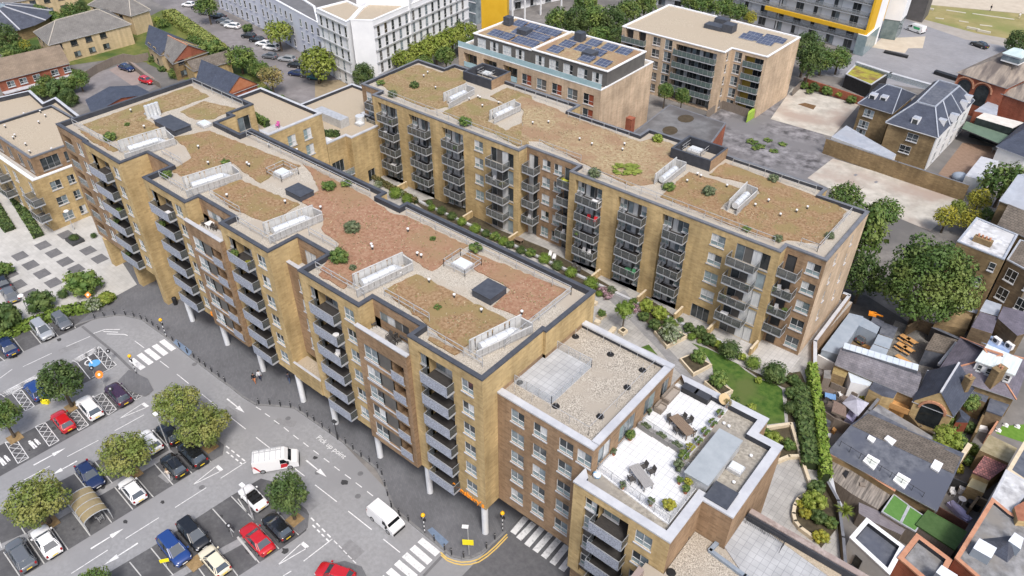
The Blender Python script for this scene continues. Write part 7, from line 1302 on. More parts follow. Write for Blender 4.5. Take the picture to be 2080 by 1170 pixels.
for e0,e1 in((qq[3],qq[0]),(qq[1],qq[2])):
 mx_,my_=(e0[0]+e1[0])/2,(e0[1]+e1[1])/2
 if my_*.6-mx_*-.5<1e9 and(mx_,my_)==min([((qq[3][0]+qq[0][0])/2,(qq[3][1]+qq[0][1])/2),((qq[1][0]+qq[2][0])/2,(qq[1][1]+qq[2][1])/2)],key=lambda p:p[0]**2+p[1]**2):
  a=math.atan2(e1[1]-e0[1],e1[0]-e0[0]);L=math.hypot(e1[0]-e0[0],e1[1]-e0[1]);nx,ny=sin(a),-cos(a);b=MB();R_=min(1.5,L*.3)
  P=lambda s_,z,d:(mx_+cos(a)*s_+nx*d,my_+sin(a)*s_+ny*d,z)
  b.poly([P(-R_,.5,.03),P(R_,.5,.03),P(R_,3.0,.03)]+[P(R_*cos(t*pi/10),3.0+R_*sin(t*pi/10),.03)for t in range(1,10)]+[P(-R_,3.0,.03)],GLD)
  part('arched_window',b,o);b=MB()
  for t in range(10):t0,t1=t*pi/10,(t+1)*pi/10;b.bar(P((R_+.15)*cos(t0),3+(R_+.15)*sin(t0),.06),P((R_+.15)*cos(t1),3+(R_+.15)*sin(t1),.06),.28,ORCOP)
  part('brick_arch',b,o)
flatb('extension','pale sheet roof between the slate workshop and the gabled house','extension',PXS(Q2((80,830),(200,590),(300,625),(165,865)),3.3),3.3,YEL,LEAD)
t=thing('porch','small pyramid roofed slate porch with a red door','porch',(*G(*Q2((520,1060))[0],0),0));qp=PXS(Q2((455,1070),(480,930),(590,1020),(570,1075)),2.4);ap=G(*Q2((508,1010))[0],3.4);b=MB();[b.poly([(*ccw(qp)[i],2.4),(*ccw(qp)[(i+1)%4],2.4),(*ap,3.3)],SLATEB)for i in range(4)];part('roof',b,t);b=MB();b.prism(qp,0,2.39,mat('red_door',(0.18,0.05,0.025),(0.22,0.065,0.035),scale=2));part('wall',b,t)
for k,a,c,r_,z,lab in(('bush',395,1060,22,.5,'climbing plant covering the corner of the gabled house'),('bush',590,880,20,1.6,'creeper on the tan wall below the slate roof'),('bush_dark',590,1120,15,0,'dark bush below the slate porch'),('bush_grey',255,910,8,2.6,'vine over the arched window')):shrub(k,lab,*Q2((a,c))[0],r_,z,'creepers and bushes by the gabled house')
flatb('pavilion','dark tiled garden pavilion beside the beer garden','pavilion',PXS(Q2((180,400),(265,255),(470,320),(360,440)),2.8),2.8,FELT,OLDT,cope=OLDT,t=.15);b=MB();b.bar((*G(*Q2((300,545))[0],2.8),2.8),(*G(*Q2((460,345))[0],2.8),2.8),.35,COPEL);solo('gutter',b,'pale gutter beam along the dark slate building','gutter')
b=MB();ribbon(b,PXS(Q2((250,200),(480,300)),2.4),0,2.4,.5,BLACK,FELT);solo('shed',b,'black open fronted store under the big tree','shed')
tree_px('big','huge round green tree between the courtyard block and the brick houses',1851,562,101,base=(1850,664),lift=7.0,r=.5,rot=0.0)
tree_px('mid','tall loose green tree behind the end wall of the courtyard block',1752,470,52,lift=8.0,ratio=1.6);tree_px('dark','dark tree in the gap beside the end wall',1755,560,42,lift=5.0,ratio=1.2);tree_px('mid','bright tree crown at the corner of the pale concrete slab',1800,430,34,lift=7.0);tree_px('mid','light green tree top right of the roof corner',1718,398,34,lift=8.0)
for a,c,r_,k,lab in((240,420,27,'yellow','golden bush like tree beside the concrete slab'),(485,290,27,'yellow','golden tree in front of the tall green tree'),(420,440,25,'yellow','lower golden bush against the brick house'),(330,340,18,'light','lime shrub between the golden trees'),(550,400,18,'mid','green shrub right of the golden trees')):tree_px(k,lab,*Q5((a,c))[0],r_,lift=3.0,group='golden shrubs by the brick house')
tree_px('mid','bright green tree behind the golden shrubs at the right edge',*Q5((690,150))[0],46,lift=5.0,ratio=1.1)
K5=lambda a,c:(1860+a*.265,330+c*.265);z=10.0
q=PXS([K5(*p)for p in((320,602),(680,742),(785,552),(468,420))],z);o=flatb('brick_house','tall flat roofed stock brick house with three small white windows','house',q,z-.15,STK,MOTT,cope=LEAD,up=.15,t=.25);qa=ccw(q)
i0=min(range(4),key=lambda i:(qa[i][1]+qa[(i+1)%4][1]));p0,p1=qa[i0],qa[(i0+1)%4];a=math.atan2(p1[1]-p0[1],p1[0]-p0[0]);L=math.hypot(p1[0]-p0[0],p1[1]-p0[1])
for aa,zz,w_,h_ in((L*.78,7.6,.8,1.3),(L*.66,4.6,.7,1.3),(L*.55,1.6,1.1,1.3)):window(o,p0,a,aa,zz,w_,h_,'sd',inset=-.16)
b=MB();x,y=G(*K5(520,590),z+.5);b.obox(x,y,z-2,2.4,.8,2.7,a,STK);[b.cyl((x+(i-1.5)*.5*cos(a),y+(i-1.5)*.5*sin(a),z+.7),(x+(i-1.5)*.5*cos(a),y+(i-1.5)*.5*sin(a),z+1.1),.15,ORCOP,n=8)for i in range(4)];part('chimney',b,o)
q=PXS([K5(*p)for p in((700,742),(900,850),(1010,660),(800,590))],8.5);o=flatb('brick_house','dark stock brick house with large white sash windows','house',q,8.5,DSTK,OLDT,cope=LEAD,t=.2);qa=ccw(q);i0=min(range(4),key=lambda i:(qa[i][1]+qa[(i+1)%4][1]));p0,p1=qa[i0],qa[(i0+1)%4];a=math.atan2(p1[1]-p0[1],p1[0]-p0[0])
for zz in(5.6,2.4):window(o,p0,a,.7,zz,1.5,1.9,'sdd',inset=-.16);window(o,p0,a,3.6,zz,1.4,1.9,'sdd',inset=-.16)
pitched('brick_house','stock brick house under an old dark tiled roof behind the lead roof','house',PXS([K5(*p)for p in((640,470),(900,590),(1000,440),(720,330))],9.0),9.0,10.8,STK,OLDT,over=.2);pitched('brick_house','last stock brick house with lead covered dormers at the right edge','house',PXS([K5(*p)for p in((650,290),(1000,420),(1100,200),(840,90))],9.0),9.0,11.2,STK,LEAD,over=.2)
flatb('extension','small lead roofed rear wing of the dark brick house','extension',PXS([K5(*p)for p in((490,1140),(540,1050),(660,1090),(630,1180))],4.6),4.6,DSTK,LEAD);flatb('extension','blue lead lean-to under the tall brick house','extension',PXS([K5(*p)for p in((300,1110),(330,1090),(480,1130),(470,1160))],3.2),3.2,STK,LEAD);flatb('brick_house','grey brown brick rear house with a white framed window','house',PXS(Q2((600,200),(680,60),(840,110),(790,260)),5.2),5.2,DSTK,SLATEP);flatb('brick_house','wide brown brick rear wing with a pale roof edge','house',PXS(Q2((840,120),(890,10),(1090,60),(1090,260),(1020,280)),5.6),5.6,DSTK,SLATEP)
flatb('garden_wall_house','low stained yellow rendered building under the big tree','building',PXS(Q2((260,170),(440,60),(620,80),(560,220)),3.0),3.0,STK,STK)
for nm,pts,h_,m_,lab in(('fence',Q1((60,720),(110,960),(140,1130)),1.6,OLDTIMB,'timber fence at the foot of the ivy wall'),('fence',Q1((240,760),(420,840),(500,880)),1.0,OLDTIMB,'low timber edge of the yard bench'),('garden_wall',Q2((0,960),(130,1110),(250,1170)),1.2,STK,'low brick wall below the arched gable'),('garden_wall',Q2((640,1160),(720,980),(780,900)),1.9,STK,'brick wall between the porch and the dark flat roof'),('garden_wall',Q4((500,640),(560,560),(640,600)),2.0,DSTK,'sooty wall behind the bins of the dark yard'),('fence',Q3((200,690),(230,830),(300,900)),1.4,OLDTIMB,'timber fence beside the white curved path'),('fence',Q1((880,240),(780,480)),1.3,OLDTIMB,'timber rail along the canopies of the beer garden'),('garden_wall',Q2((20,190),(130,130),(260,180)),1.8,DSTK,'dark yard wall under the big tree')):b=MB();ribbon(b,PXS(pts,h_),0,h_,.12 if nm=='fence' else.25,m_);solo(nm,b,lab,'fence' if nm=='fence' else 'wall')
for i,(px,s_,hh,m_,lab)in enumerate(((Q1((330,730))[0],.7,.9,FELT,'dark barbecue beside the straw roofed shed'),(Q1((270,780))[0],.6,.5,OLDTIMB,'timber crate on the yard bench'),(Q1((410,820))[0],.5,.7,GALVB,'grey bin beside the turquoise lounger'),(Q1((600,880))[0],.8,.5,GALVB,'pale blue box behind the gazebo'),(Q1((150,880))[0],.6,.6,BLACK,'black tub near the ivy wall'),(Q2((700,1130))[0],1.0,.5,PLW,'white bench in the dark passage by the porch'),(Q2((735,1000))[0],.8,.8,FELT,'black box on the dark flat roof yard'),(Q3((190,300))[0],.7,.5,PLW,'white tub in the small yard by the ivy wall'),(Q3((175,170))[0],.9,.8,FELT,'dark covered heap in the small yard'),(Q4((360,180))[0],1.4,.3,GALVB,'pale board leaning behind the outbuilding'),(Q4((350,190))[0],1.0,.3,ORCOP,'rust red board behind the outbuilding'),(Q2((200,470))[0],1.2,.8,BLACK,'black bench block in front of the garden pavilion'),(Q1((670,555))[0],.6,.4,TIMB,'orange plank stack at the glazed strip'),(Q1((585,400))[0],1.6,.15,TIMB,'yellow pallet boards in the earth yard'))):
 x,y=G(*px,hh/2);b=MB();b.obox(0,0,0,s_,s_*.7,hh,i*.7,m_);b.obox(0,0,hh,s_*.86,s_*.56,.06,i*.7,m_);solo('yard_box',b,lab,'yard item').location=(x,y,.02)
# ----------------------------------------------------------
sheet('waste_ground',PXS([(1290,300),(1480,210),(1640,205),(1700,330),(1660,380),(1480,330)]),.02,mat('tarmac_waste',(0.07,0.067,0.07),(0.30,0.29,0.30),scale=.45,detail=14,c3=(0.17,0.165,0.17),s3=.12,lo=.36,hi=.66));sheet('concrete_slab',PXS([(1565,242),(1610,178),(1745,212),(1690,278)]),.035,CONC);sheet('concrete_slab',PXS([(1640,362),(1692,322),(1960,405),(1890,470),(1720,400)]),.035,CONC)
b=MB();hol=mat('rusty_pit',(0.12,0.07,0.03),(0.17,0.10,0.05),scale=2);b.poly([(*p,.045)for p in ccw(PXS([(1620,212),(1635,209),(1658,215),(1652,223)]))],hol);[b.poly([(*p,.045)for p in ccw(PXS(Q6((a,c),(a+25,c-10),(a+45,c),(a+20,c+12))))],mat('drain',(0.2,0.2,0.21)))for a,c in((228,978),(408,1040))];setting('slab_markings',b)
for i,(px,py,r_)in enumerate(((1528,287,12),(1545,296,10),(1560,284,9),(1590,292,9),(1535,300,9),(1572,306,9))):shrub('weed',['weed tuft at the back left of the waste ground','weed tuft in the middle of the waste ground','weed tuft at the back of the earth patch','weed tuft at the right of the earth patch','weed tuft at the front left of the earth patch','weed tuft at the front of the earth patch'][i],px,py,r_,0,'weeds on the waste ground','weed','plant',.4)
b=MB();ribbon(b,PXS(Q6((0,655),(620,860),(1248,1065)),3.2),0,3.2,.35,STK,COPEG);solo('boundary_wall',b,'long tan brick boundary wall along the upper concrete slab','wall')
b=MB();ribbon(b,PXS([(1634,158),(1700,180),(1755,198)],1.9),0,1.9,.3,RED);solo('boundary_wall',b,'red brick wall behind the overgrown bed','wall');b=MB();ribbon(b,PXS([(1612,180),(1634,160)],1.8),0,1.8,.1,OLDTIMB);solo('fence',b,'pale timber fence beside the end of the pale brick block','fence')
for i,(px,py,r_,k)in enumerate(((1632,172,10,'bush'),(1655,176,11,'bush_dark'),(1680,183,12,'bush'),(1705,190,10,'bush_light'),(1730,202,11,'bush'),(1645,185,8,'weed'))):shrub(k,['bush at the fence end of the overgrown bed','dark bush second in the overgrown bed','spreading bush in the middle of the overgrown bed','light bush fourth in the overgrown bed','bush at the house end of the overgrown bed','weeds along the slab edge of the overgrown bed'][i],px,py,r_,0,'bushes of the overgrown bed')
z=7.0
q=[G(*p,z)for p in Q6((300,338),(565,420),(760,260),(470,180))];q=ccw([q[0],q[1],q[2],q[3]]);V1=pitched('villa','large yellow brick villa with dark slate mansard roofs and white dormers','house',q,z,9.6,STK,SLATEB,hip=(2.5,1.0),over=.45,ridge=LEAD,wins={})
q2=ccw([G(*p,z)for p in Q6((545,508),(965,632),(1275,318),(940,175))]);wall_run(V1,q2,0,z,{'m':STK});e2=offset_poly(q2,-.45);tp_=[G(*p,10.0)for p in Q6((790,335),(952,378),(1165,195),(985,145))];b=MB()
for i in range(4):j=(i+1)%4;b.poly([(*e2[i],z-.1),(*e2[j],z-.1),(*tp_[j],10.0),(*tp_[i],10.0)],SLATEB);b.poly([(*e2[j],z-.1),(*e2[i],z-.1),(*e2[i],z-.25),(*e2[j],z-.25)],WHITE)
b.poly([(*c,10.0)for c in tp_],FELT);b.poly([(*c,z-.25)for c in e2][::-1],FRAMEG);part('roof',b,V1);b=MB()
for i in range(4):b.bar((*tp_[i],10.03),(*tp_[(i+1)%4],10.03),.25,LEAD);b.bar((*e2[i],z-.05),(*tp_[i],10.03),.2,LEAD)
for f in(.3,.62):
 p0,p1=V3((*e2[1],0)).lerp(V3((*e2[2],0)),f),V3((*tp_[1],0)).lerp(V3((*tp_[2],0)),f);b.bar((p0 .x,p0 .y,z),(p1 .x,p1 .y,10.03),.22,LEAD)
part('lead_flashing',b,V1)
for(qq,ws)in((q,((.18,4.6),(.12,2.1),(.1,.2))),(q2,((.45,4.6),(.38,2.0)))):
 i0=min(range(4),key=lambda i:(qq[i][1]+qq[(i+1)%4][1]));p0,p1=qq[i0],qq[(i0+1)%4];a=math.atan2(p1[1]-p0[1],p1[0]-p0[0]);L=math.hypot(p1[0]-p0[0],p1[1]-p0[1])
 for f,zz in ws:window(V1,p0,a,L*f,zz,2.0,1.5,'sbdb' if qq is q else 'sdd',inset=-.15)
def dormer(root,px,z,rz,s=1.3):
 x,y=G(*px,z);b=MB();b.obox(x,y,z-.9,s,1.4,1.5,rz,WHITE,LEAD);part('dormer',b,root);c,k=cos(rz),sin(rz);b=MB();b.obox(x+k*.71,y-c*.71,z-.55,s*.7,.03,.9,rz,GLD);part('dormer_window',b,root)
dz_=math.atan2(q2[1][1]-q2[0][1],q2[1][0]-q2[0][0]);a1=math.atan2(q[1][1]-q[0][1],q[1][0]-q[0][0])
for pxy,zz in(((408,285),8.0),((503,305),8.0),((785,495),8.1)):dormer(V1,Q6(pxy)[0],zz,RAD(-2))
for pxy in((1010,510),(1118,465),(1205,350),(1240,300)):dormer(V1,Q6(pxy)[0],8.0,RAD(88),1.1)
b=MB();ribbon(b,[(q2[1][0]+.14,q2[1][1]),(q2[2][0]+.14,q2[2][1])],0,z-.3,.22,STUCCO);part('white_facade',b,V1)
a_=math.atan2(q2[2][1]-q2[1][1],q2[2][0]-q2[1][0]);L_=math.hypot(q2[2][1]-q2[1][1],q2[2][0]-q2[1][0])
for i in range(4):
 for zz in(.9,3.9):window(V1,(q2[1][0]+.25,q2[1][1]),a_,L_*(.1+.23*i),zz,1.3,1.8,'sdb',inset=-.15)
flatb('lean_to','long lead roofed lean-to with two rooflights along the boundary wall','extension',PXS(Q6((40,640),(170,540),(610,795),(570,840)),3.0),3.0,STUCCO,LEAD)
z=8.0;q=[G(*p,z)for p in Q7((165,298),(500,402),(760,280),(480,150))];H=pitched('hall','red brick hall with arched windows, stained hipped roof and glazed lantern','hall',q,z,12.0,RED,mat('stained_roof',(0.20,0.17,0.145),(0.33,0.28,0.23),scale=.9,stretch=(2,.4,.4),detail=9,c3=(0.13,0.11,0.1),s3=.4),hip=(6.0,6.0),over=.3)
qa=ccw(q);i0=min(range(4),key=lambda i:(qa[i][1]+qa[(i+1)%4][1]));p0,p1=qa[i0],qa[(i0+1)%4];a=math.atan2(p1[1]-p0[1],p1[0]-p0[0]);L=math.hypot(p1[0]-p0[0],p1[1]-p0[1]);nx,ny=sin(a),-cos(a)
for f in(.2,.58):
 mx_,my_=p0[0]+cos(a)*L*f,p0[1]+sin(a)*L*f;P=lambda s_,zz,d:(mx_+cos(a)*s_+nx*d,my_+sin(a)*s_+ny*d,zz);b=MB();b.poly([P(-1.4,2.5,.03),P(1.4,2.5,.03)]+[P(1.4*cos(t*pi/10),5.6+1.4*sin(t*pi/10),.03)for t in range(11)],GLD);part('arched_window',b,H);b=MB()
 for t in range(12):t0,t1=t*pi/12,(t+1)*pi/12;b.bar(P(1.9*cos(t0),5.6+1.9*sin(t0),.08),P(1.9*cos(t1),5.6+1.9*sin(t1),.08),.3,ORCOP)
 part('brick_arch',b,H)
x,y=G(*Q7((570,150))[0],13.2);b=MB();b.obox(x,y,11.0,3.6,3.2,1.6,a,WHITE);b.obox(x,y,11.3,3.64,3.24,1.0,a,GLB);c=[(x+cos(a)*s_-sin(a)*t_,y+sin(a)*s_+cos(a)*t_)for s_,t_ in((-2,-1.8),(2,-1.8),(2,1.8),(-2,1.8))];[b.poly([(*c[i],12.6),(*c[(i+1)%4],12.6),(x+(cos(a)*.8 if i in(1,0)else-cos(a)*.8),y,13.8),(x+(cos(a)*.8 if i in(1,)else-cos(a)*.8),y,13.8)]if i in(0,2)else[(*c[i],12.6),(*c[(i+1)%4],12.6),(x+(cos(a)*.8 if i==1 else-cos(a)*.8),y,13.8)],mat('lantern_glass',(0.42,0.52,0.52),(0.52,0.62,0.62),scale=1,rough=.15))for i in range(4)];part('lantern',b,H)
q=[G(*p,6.5)for p in Q7((460,440),(800,560),(900,430),(640,350))];pitched('hall','lower red brick wing with stained roof and white arched window','hall',q,6.5,8.6,RED,MATS['stained_roof'],hip=(3,3),over=.3)
sheet('terracotta_yard',PXS(Q7((20,1010),(190,790),(470,830),(430,900),(230,1010),(150,1080))),.015,mat('brown_yard',(0.20,0.135,0.095),(0.26,0.18,0.13),scale=1.5,detail=8));t=flatb('canopy','green awning over the dark yard behind the villa','canopy',PXS(Q7((185,690),(215,640),(520,740),(440,795)),2.8),2.8,FRAMED,mat('green_awning',(0.10,0.15,0.11),(0.13,0.19,0.14),scale=1),2.6);flatb('glazed_building','pale flat roofed building with a dark glazed front above the awning','building',PXS(Q7((285,615),(340,580),(620,650),(540,690)),4.2),4.2,GLD,mat('pale_flat_roof',(0.55,0.53,0.48),(0.65,0.62,0.57),scale=1));flatb('link_building','blue grey roofed link between the villa and the hall','building',PXS(Q7((270,570),(370,500),(440,530),(430,600)),4.0),4.0,RED,LEAD)
o=pitched('house','white house with a blue slate roof at the right picture edge','house',PXS(Q7((440,815),(640,890),(800,700),(640,640)),4.5),4.5,6.8,STUCCO,SLATEB,hip=(2,2),over=.3);o=flatb('shed','white garden studio with two square windows behind the boundary wall','shed',PXS(Q7((210,1020),(320,885),(450,920),(360,1065)),2.9),2.9,STUCCO,COPEL);b=MB();b.ball((0,0,.6),1.6,1.3,.9,GALVB,12,6);solo('covered_vehicle',b,'blue grey covered vehicle beside the garden studio','vehicle').location=(*G(*Q7((175,1035))[0],.5),0)
x,y=G(*Q7((425,835))[0],.7);table('round grey table in the terracotta yard',x,y,.02,1.6,1.6,0,WOODG,round_=True)
o=flatb('pavilion','black walled pavilion with a yellow green planted roof','pavilion',PXS([(1718,150),(1738,130),(1806,148),(1770,172)],3.2),3.0,BLACK,mat('yellow_sedum',(0.25,0.24,0.03),(0.36,0.33,0.06),scale=1.5,c3=(0.2,0.13,0.05),s3=.4),cope=COPEL,up=.2,t=.25);b=MB();ribbon(b,PXS([(1742,124),(1810,146),(1895,170)],4.0),2.6,1.2,.9,BLUEGL,COPEL);part('glass_canopy',b,o)
b=MB();b.prism(PXS([(1796,104),(1798,101),(1846,112),(1844,115)],.5),0,.5,BLACK);solo('bench',b,'long dark bench beside the beige paving square','bench');b=MB();b.prism(PXS([(1898,144),(1902,141),(1948,155),(1945,159)],.8),0,.8,BLACK);solo('bench',b,'long dark plinth near the red hall','bench')
q=PXS([(1300,250),(1360,212),(1475,248),(1470,260),(1440,300)],5.4);pts=PXS([(1265,285),(1360,212),(1475,250),(1435,305),(1430,330)],5.4);o=flatb('depot','low grey felt roofed depot with brown puddle stains','building',pts,5.4,RED,mat('stained_felt',(0.13,0.13,0.132),(0.19,0.19,0.192),scale=.6,detail=9,c3=(0.10,0.095,0.095),s3=.16),cope=COPEG,t=.3)
b=MB();pud=mat('puddle_stain',(0.055,0.042,0.025),(0.085,0.065,0.04),scale=1.5);[b.poly([(G(px+r1*cos(t*.52),py+r2*sin(t*.52),5.41)[0],G(px+r1*cos(t*.52),py+r2*sin(t*.52),5.41)[1],5.412)for t in range(12)][::-1],pud)for px,py,r1,r2 in((1393,241,17,8),(1361,265,16,9))];part('puddle',b,o);chimney(o,(1281,240),3.5,7.4,1.3,1.3,RED,pots=0)
t=thing('fence','weathered board fence enclosing the yard of the pale brick block','fence',(*G(1440,222),0));b=MB();ribbon(b,PXS([(1437,224),(1468,204),(1522,222)],1.9),0,1.9,.1,OLDTIMB);part('board_panel',b,t);b=MB();b.prism(PXS([(1519,232),(1521,226),(1548,206),(1547,214)],2.0),0,2.0,mat('lime_board',(0.28,0.42,0.05),(0.33,0.48,0.08),scale=2));solo('hoarding',b,'lime green hoarding at the end of the weathered fence','hoarding')
for px,py,r_,lab in((1352,185,17,'dark tree against the balconies of the pale brick block'),(1386,195,17,'dark tree at the depot end of the pale brick block')):tree_px('dark_b',lab,px,py,r_,lift=4.0,ratio=1.3)
# ----------------------------------------------------------
nw=random.Random(9);NK=lambda:nw.choice(['sdd','sbd','sdb','sbb','sdc'])
lbk=thing('apartment_building','yellow brick block at the left edge with set back brown top floor','apartment block',(-130,36,0))
p=[(-146,33.9),(-126.8,33.9),(-126.8,48),(-146,48)];s_={'m':YEL,1:{'m':YEL,'wins':[(a,z,w_,1.5,NK())for z in(1.0,3.9,6.8)for a,w_ in((2.2,1.7),(5.0,1.1))]},0:{'m':YEL,'wins':[(a,z,1.4,1.9,NK())for z in(1.0,3.9,6.8)for a in(3,7.4,10.8,16.6)]}}
wall_run(lbk,p,0,9.6,s_);b=MB();b.poly([(*q,9.1)for q in p],MATS['pale_paving']);parapet(b,p,9.1,9.7,.5,WHITE,YEL);part('roof_terrace',b,lbk)
p2=[(-146,35.3),(-128.4,35.3),(-128.4,47),(-146,47)];wall_run(lbk,p2,9.1,12.5,{'m':BRN,1:{'m':BRN,'wins':[(1.2,9.7,2.9,2.1,'gddd'),(5.0,9.9,1.2,1.7,'gdd')]},0:{'m':BRN,'wins':[(a,9.7,1.6,2,'gdd')for a in(4,8,12,15.5)]}});b=MB();b.poly([(*q,12.2)for q in p2],TANGRAVEL);parapet(b,p2,12.2,12.6,.35,COPEG,MEMB);part('roof',b,lbk)
for k in range(2):
 for a in(1.2,13.6):glass_balcony(lbk,p[0],0,a+4,3.4,3.2+2.9*k,proj=1.7,glass=DARKGL)
vents(lbk,[(x/3,y/3)for x,y in((35,780),(95,835),(160,890),(185,935),(320,920),(250,690),(240,755),(150,705),(280,715),(85,850))],12.2)
flatb('apartment_building','rear wing of the left block with white copings and tan roof','apartment block',PXS([(-60,210),(61,183),(89,208),(113,197),(168,240),(120,262),(60,240),(-60,268)],9.6),8.8,YEL,TANGRAVEL,cope=COPEL,up=.8,t=.5)
o=flatb('link_wing','yellow brick link wing with a pale coped gravel roof beside the tower','apartment block',[(-110,57.3),(-96.25,57.3),(-94.3,57.3),(-94.3,67.4),(-110,67.4)],18.4,YEL,TANGRAVEL,4.0,COPEL,.55,.45,wins={2:[(a,z,1.5,1.75,'stc')for z in(15.7,13.0,10.2)for a in(3.2,6.2)]})
b=hedge_mb([(-103.5,60.2),(-97.5,59.6)],18.4,1.1,.8,F_MID,.16,40,11);t=solo('hedge',b,'clipped hedge on the link roof terrace below the tower door','hedge');b=MB();b.box(-97.5,57.35,18.42,-94.8,61,18.5,MATS['pale_paving']);part('terrace_floor',b,o);x,y=-96.0,60.3;chair('pink armchair on the link roof terrace',x,y,18.51,.5,mat('pink_fabric',(.5,.1,.3),(.55,.13,.34),scale=3))
o=flatb('link_wing','lower link wing with gravel roof reaching the courtyard block','apartment block',[(-110,67.5),(-94.3,67.5),(-94.3,71.4),(-92.9,71.4),(-92.9,77.2),(-93.5,79.2),(-98.5,79.2),(-99.1,86.5),(-110,86.5)],13.1,YEL,TANGRAVEL,4.0,COPEL,.5,.45,wins={1:[(.4,7.6,2.4,2.2,'gddd')],3:[(2.6,4.2,1.5,2.2,'gdd')]})
glass_balcony(o,(-94.3,68.2),pi/2,0,3.6,7.1,proj=1.2);b=MB();b.box(-104.5,73.2,13.1,-97.5,75.0,14.6,GALV);b.cyl((-97,77,13.1),(-97,77,14.3),.8,DUCT,n=14);part('plant_housing',b,o);b=hedge_mb([(-99.5,68.2),(-95.5,71.0)],13.1,1.1,.7,F_DARK,.16,40,12);solo('hedge',b,'dark hedge on the lower link roof','hedge')
b=MB();b.box(-99.0,68.0,13.11,-95,69.6,13.2,WHITE);part('terrace_floor',b,o);skylight(o,731,254,13.1,1.4,False)
for px,py,lab in((722,335,'round white table on the far courtyard patio'),):x,y=G(771 if 0 else 772,334,PZ+.7);table(lab,x,y,PZ,1.5,1.0,0,PLW)
SOL=tiles('solar_cells',(0.062,0.075,0.12),(0.075,0.09,0.135),(0.28,0.30,0.33),1.0,1.0,.03,offset=0,rough=.2,var=(.8,1.3));AQUA=mat('aqua_glass',(0.32,0.48,0.52),(0.42,0.57,0.6),scale=.6,rough=.1,spec=.6)
sb=thing('apartment_building','pale brick block with grey set back top floors, aqua glass rails and solar panels','apartment block',(-90,120,0));p=[(-109,114.6),(-72.9,114.6),(-72.9,133.2),(-109,133.2)]
wall_run(sb,p,0,13.2,{'m':PNK,0:{'m':PNK,'wins':[(17.2+3.75*i,z,2.4,2.1,['sdpr','sbdp'][i%2][:4]if 0 else('sdr','sbp')[i%2])for i in range(5)for z in(9.6,6.6,3.6)],'ops':[(1.5+5.4*i,5.2+5.4*i,9.4,12.2,1.6,mat('olive_panel',(.28,.24,.05),(.33,.28,.07),scale=1))for i in range(3)]}})
b=MB();b.poly([(*q,12.95)for q in p],GRAVEL);parapet(b,p,12.95,13.25,.3,WHITE,WHITE);part('roof_terrace',b,sb)
for i in range(3):b=MB();b.box(-107.4+5.4*i,114.52,9.3,-103.9+5.4*i,114.58,10.4,AQUA);part('balustrade',b,sb);window(sb,p[0],0,1.8+5.4*i,9.42,3,2.4,'gddb',inset=1.45)
b=MB();b.box(-109,114.62,13.2,-72.95,114.68,14.3,AQUA);part('glass_rail',b,sb)
for u0,u1,zt in((-106.3,-91.1,16.0),(-91.05,-73.1,16.2)):
 q=[(u0,116.6),(u1,116.6),(u1,130),(u0,130)];wall_run(sb,q,12.95,zt,{'m':PANEL,0:{'m':PANEL,'wins':[(1+3.4*i,13.4,2.3,1.9,nw.choice(['sccd','scdc','sccc']))for i in range(int((u1-u0)/3.4))]}});b=MB();b.poly([(*c,zt-.25)for c in q],SED_S);parapet(b,q,zt-.25,zt,.3,WHITE,WHITE,.15);part('roof',b,sb)
 for row in range(3):
  for c in range(4):
   x,y=u0+2.2+c*(u1-u0-3)/4+nw.uniform(-.2,.2),118.2+row*3.9
   if nw.random()<.12:continue
   b=MB();W_=2.9;b.mesh([(x,y,zt-.2),(x+W_,y,zt-.2),(x+W_,y+2.6,zt+.25),(x,y+2.6,zt+.25),(x,y+2.6,zt-.2),(x+W_,y+2.6,zt-.2)],[(0,1,2,3)],SOL);b.bar((x,y,zt-.2),(x+W_,y,zt-.2),.06,GALV);b.bar((x,y+2.6,zt+.2),(x+W_,y+2.6,zt+.2),.06,GALV);part('solar_panel',b,sb)
for px,py,s_,h in((1033,48,1.6,1.5),(1066,66,2.4,.8),(1178,82,1.7,1.7),(1198,112,2.4,.8)):x,y=G(px,py,16);b=MB();b.box(x-s_/2,y-s_/2,15.8,x+s_/2,y+s_/2,16+h,HATCH);part('roof_hatch',b,sb)
eb=thing('apartment_building','pale brick block with stacked smoked glass balconies and a tan gravel roof','apartment block',(-72,156,0));p=[(-89,144.2),(-83,144.2),(-83,149.6),(-63.6,149.6)if 0 else(-83.0,148.9),(-63.6,147.6),(-63.6,149.9),(-56,149.9),(-55.6,165.8),(-86,166.5),(-89,158)];z=13.4
p=[(-89,146.6),(-64,146.6),(-64,149.8),(-56.2,149.8),(-55.8,165.3),(-85.5,166.8),(-89,166.8)]
ow=[];op=[]
for a,w_ in((1.0,2.0),(4.2,2.0)):op+=[(a,a+w_,.3+2.65*k,2.6+2.65*k,1.0)for k in range(5)]
op+=[(13.7,23.3,0.2,12.6,1.3,PANELD)]
for k in range(5):ow+=[(8.0,.8+2.6*k,1.9,1.7,'sdp'),(11.0,.5+2.6*k,1.8,2.1,'sbd')]
wall_run(eb,p,0,z,{'m':PNK,0:{'m':PNK,'ops':op,'wins':ow},1:{'m':PNK,'wins':[(1.1,.9+2.6*k,.8,1.7,'sd')for k in range(5)]},2:{'m':PNK,'wins':[(.8,.5+2.6*k,1.6,2,'sbd')for k in range(5)],'ops':[(3.0,7.2,.2,12.6,1.2,mat('ochre_panel',(.36,.25,.04),(.42,.29,.06),scale=1))]}})
b=MB();b.poly([(*c,z-.2)for c in p],TANGRAVEL);parapet(b,p,z-.2,z+.05,.35,WHITE,WHITE,.1);part('roof',b,eb)
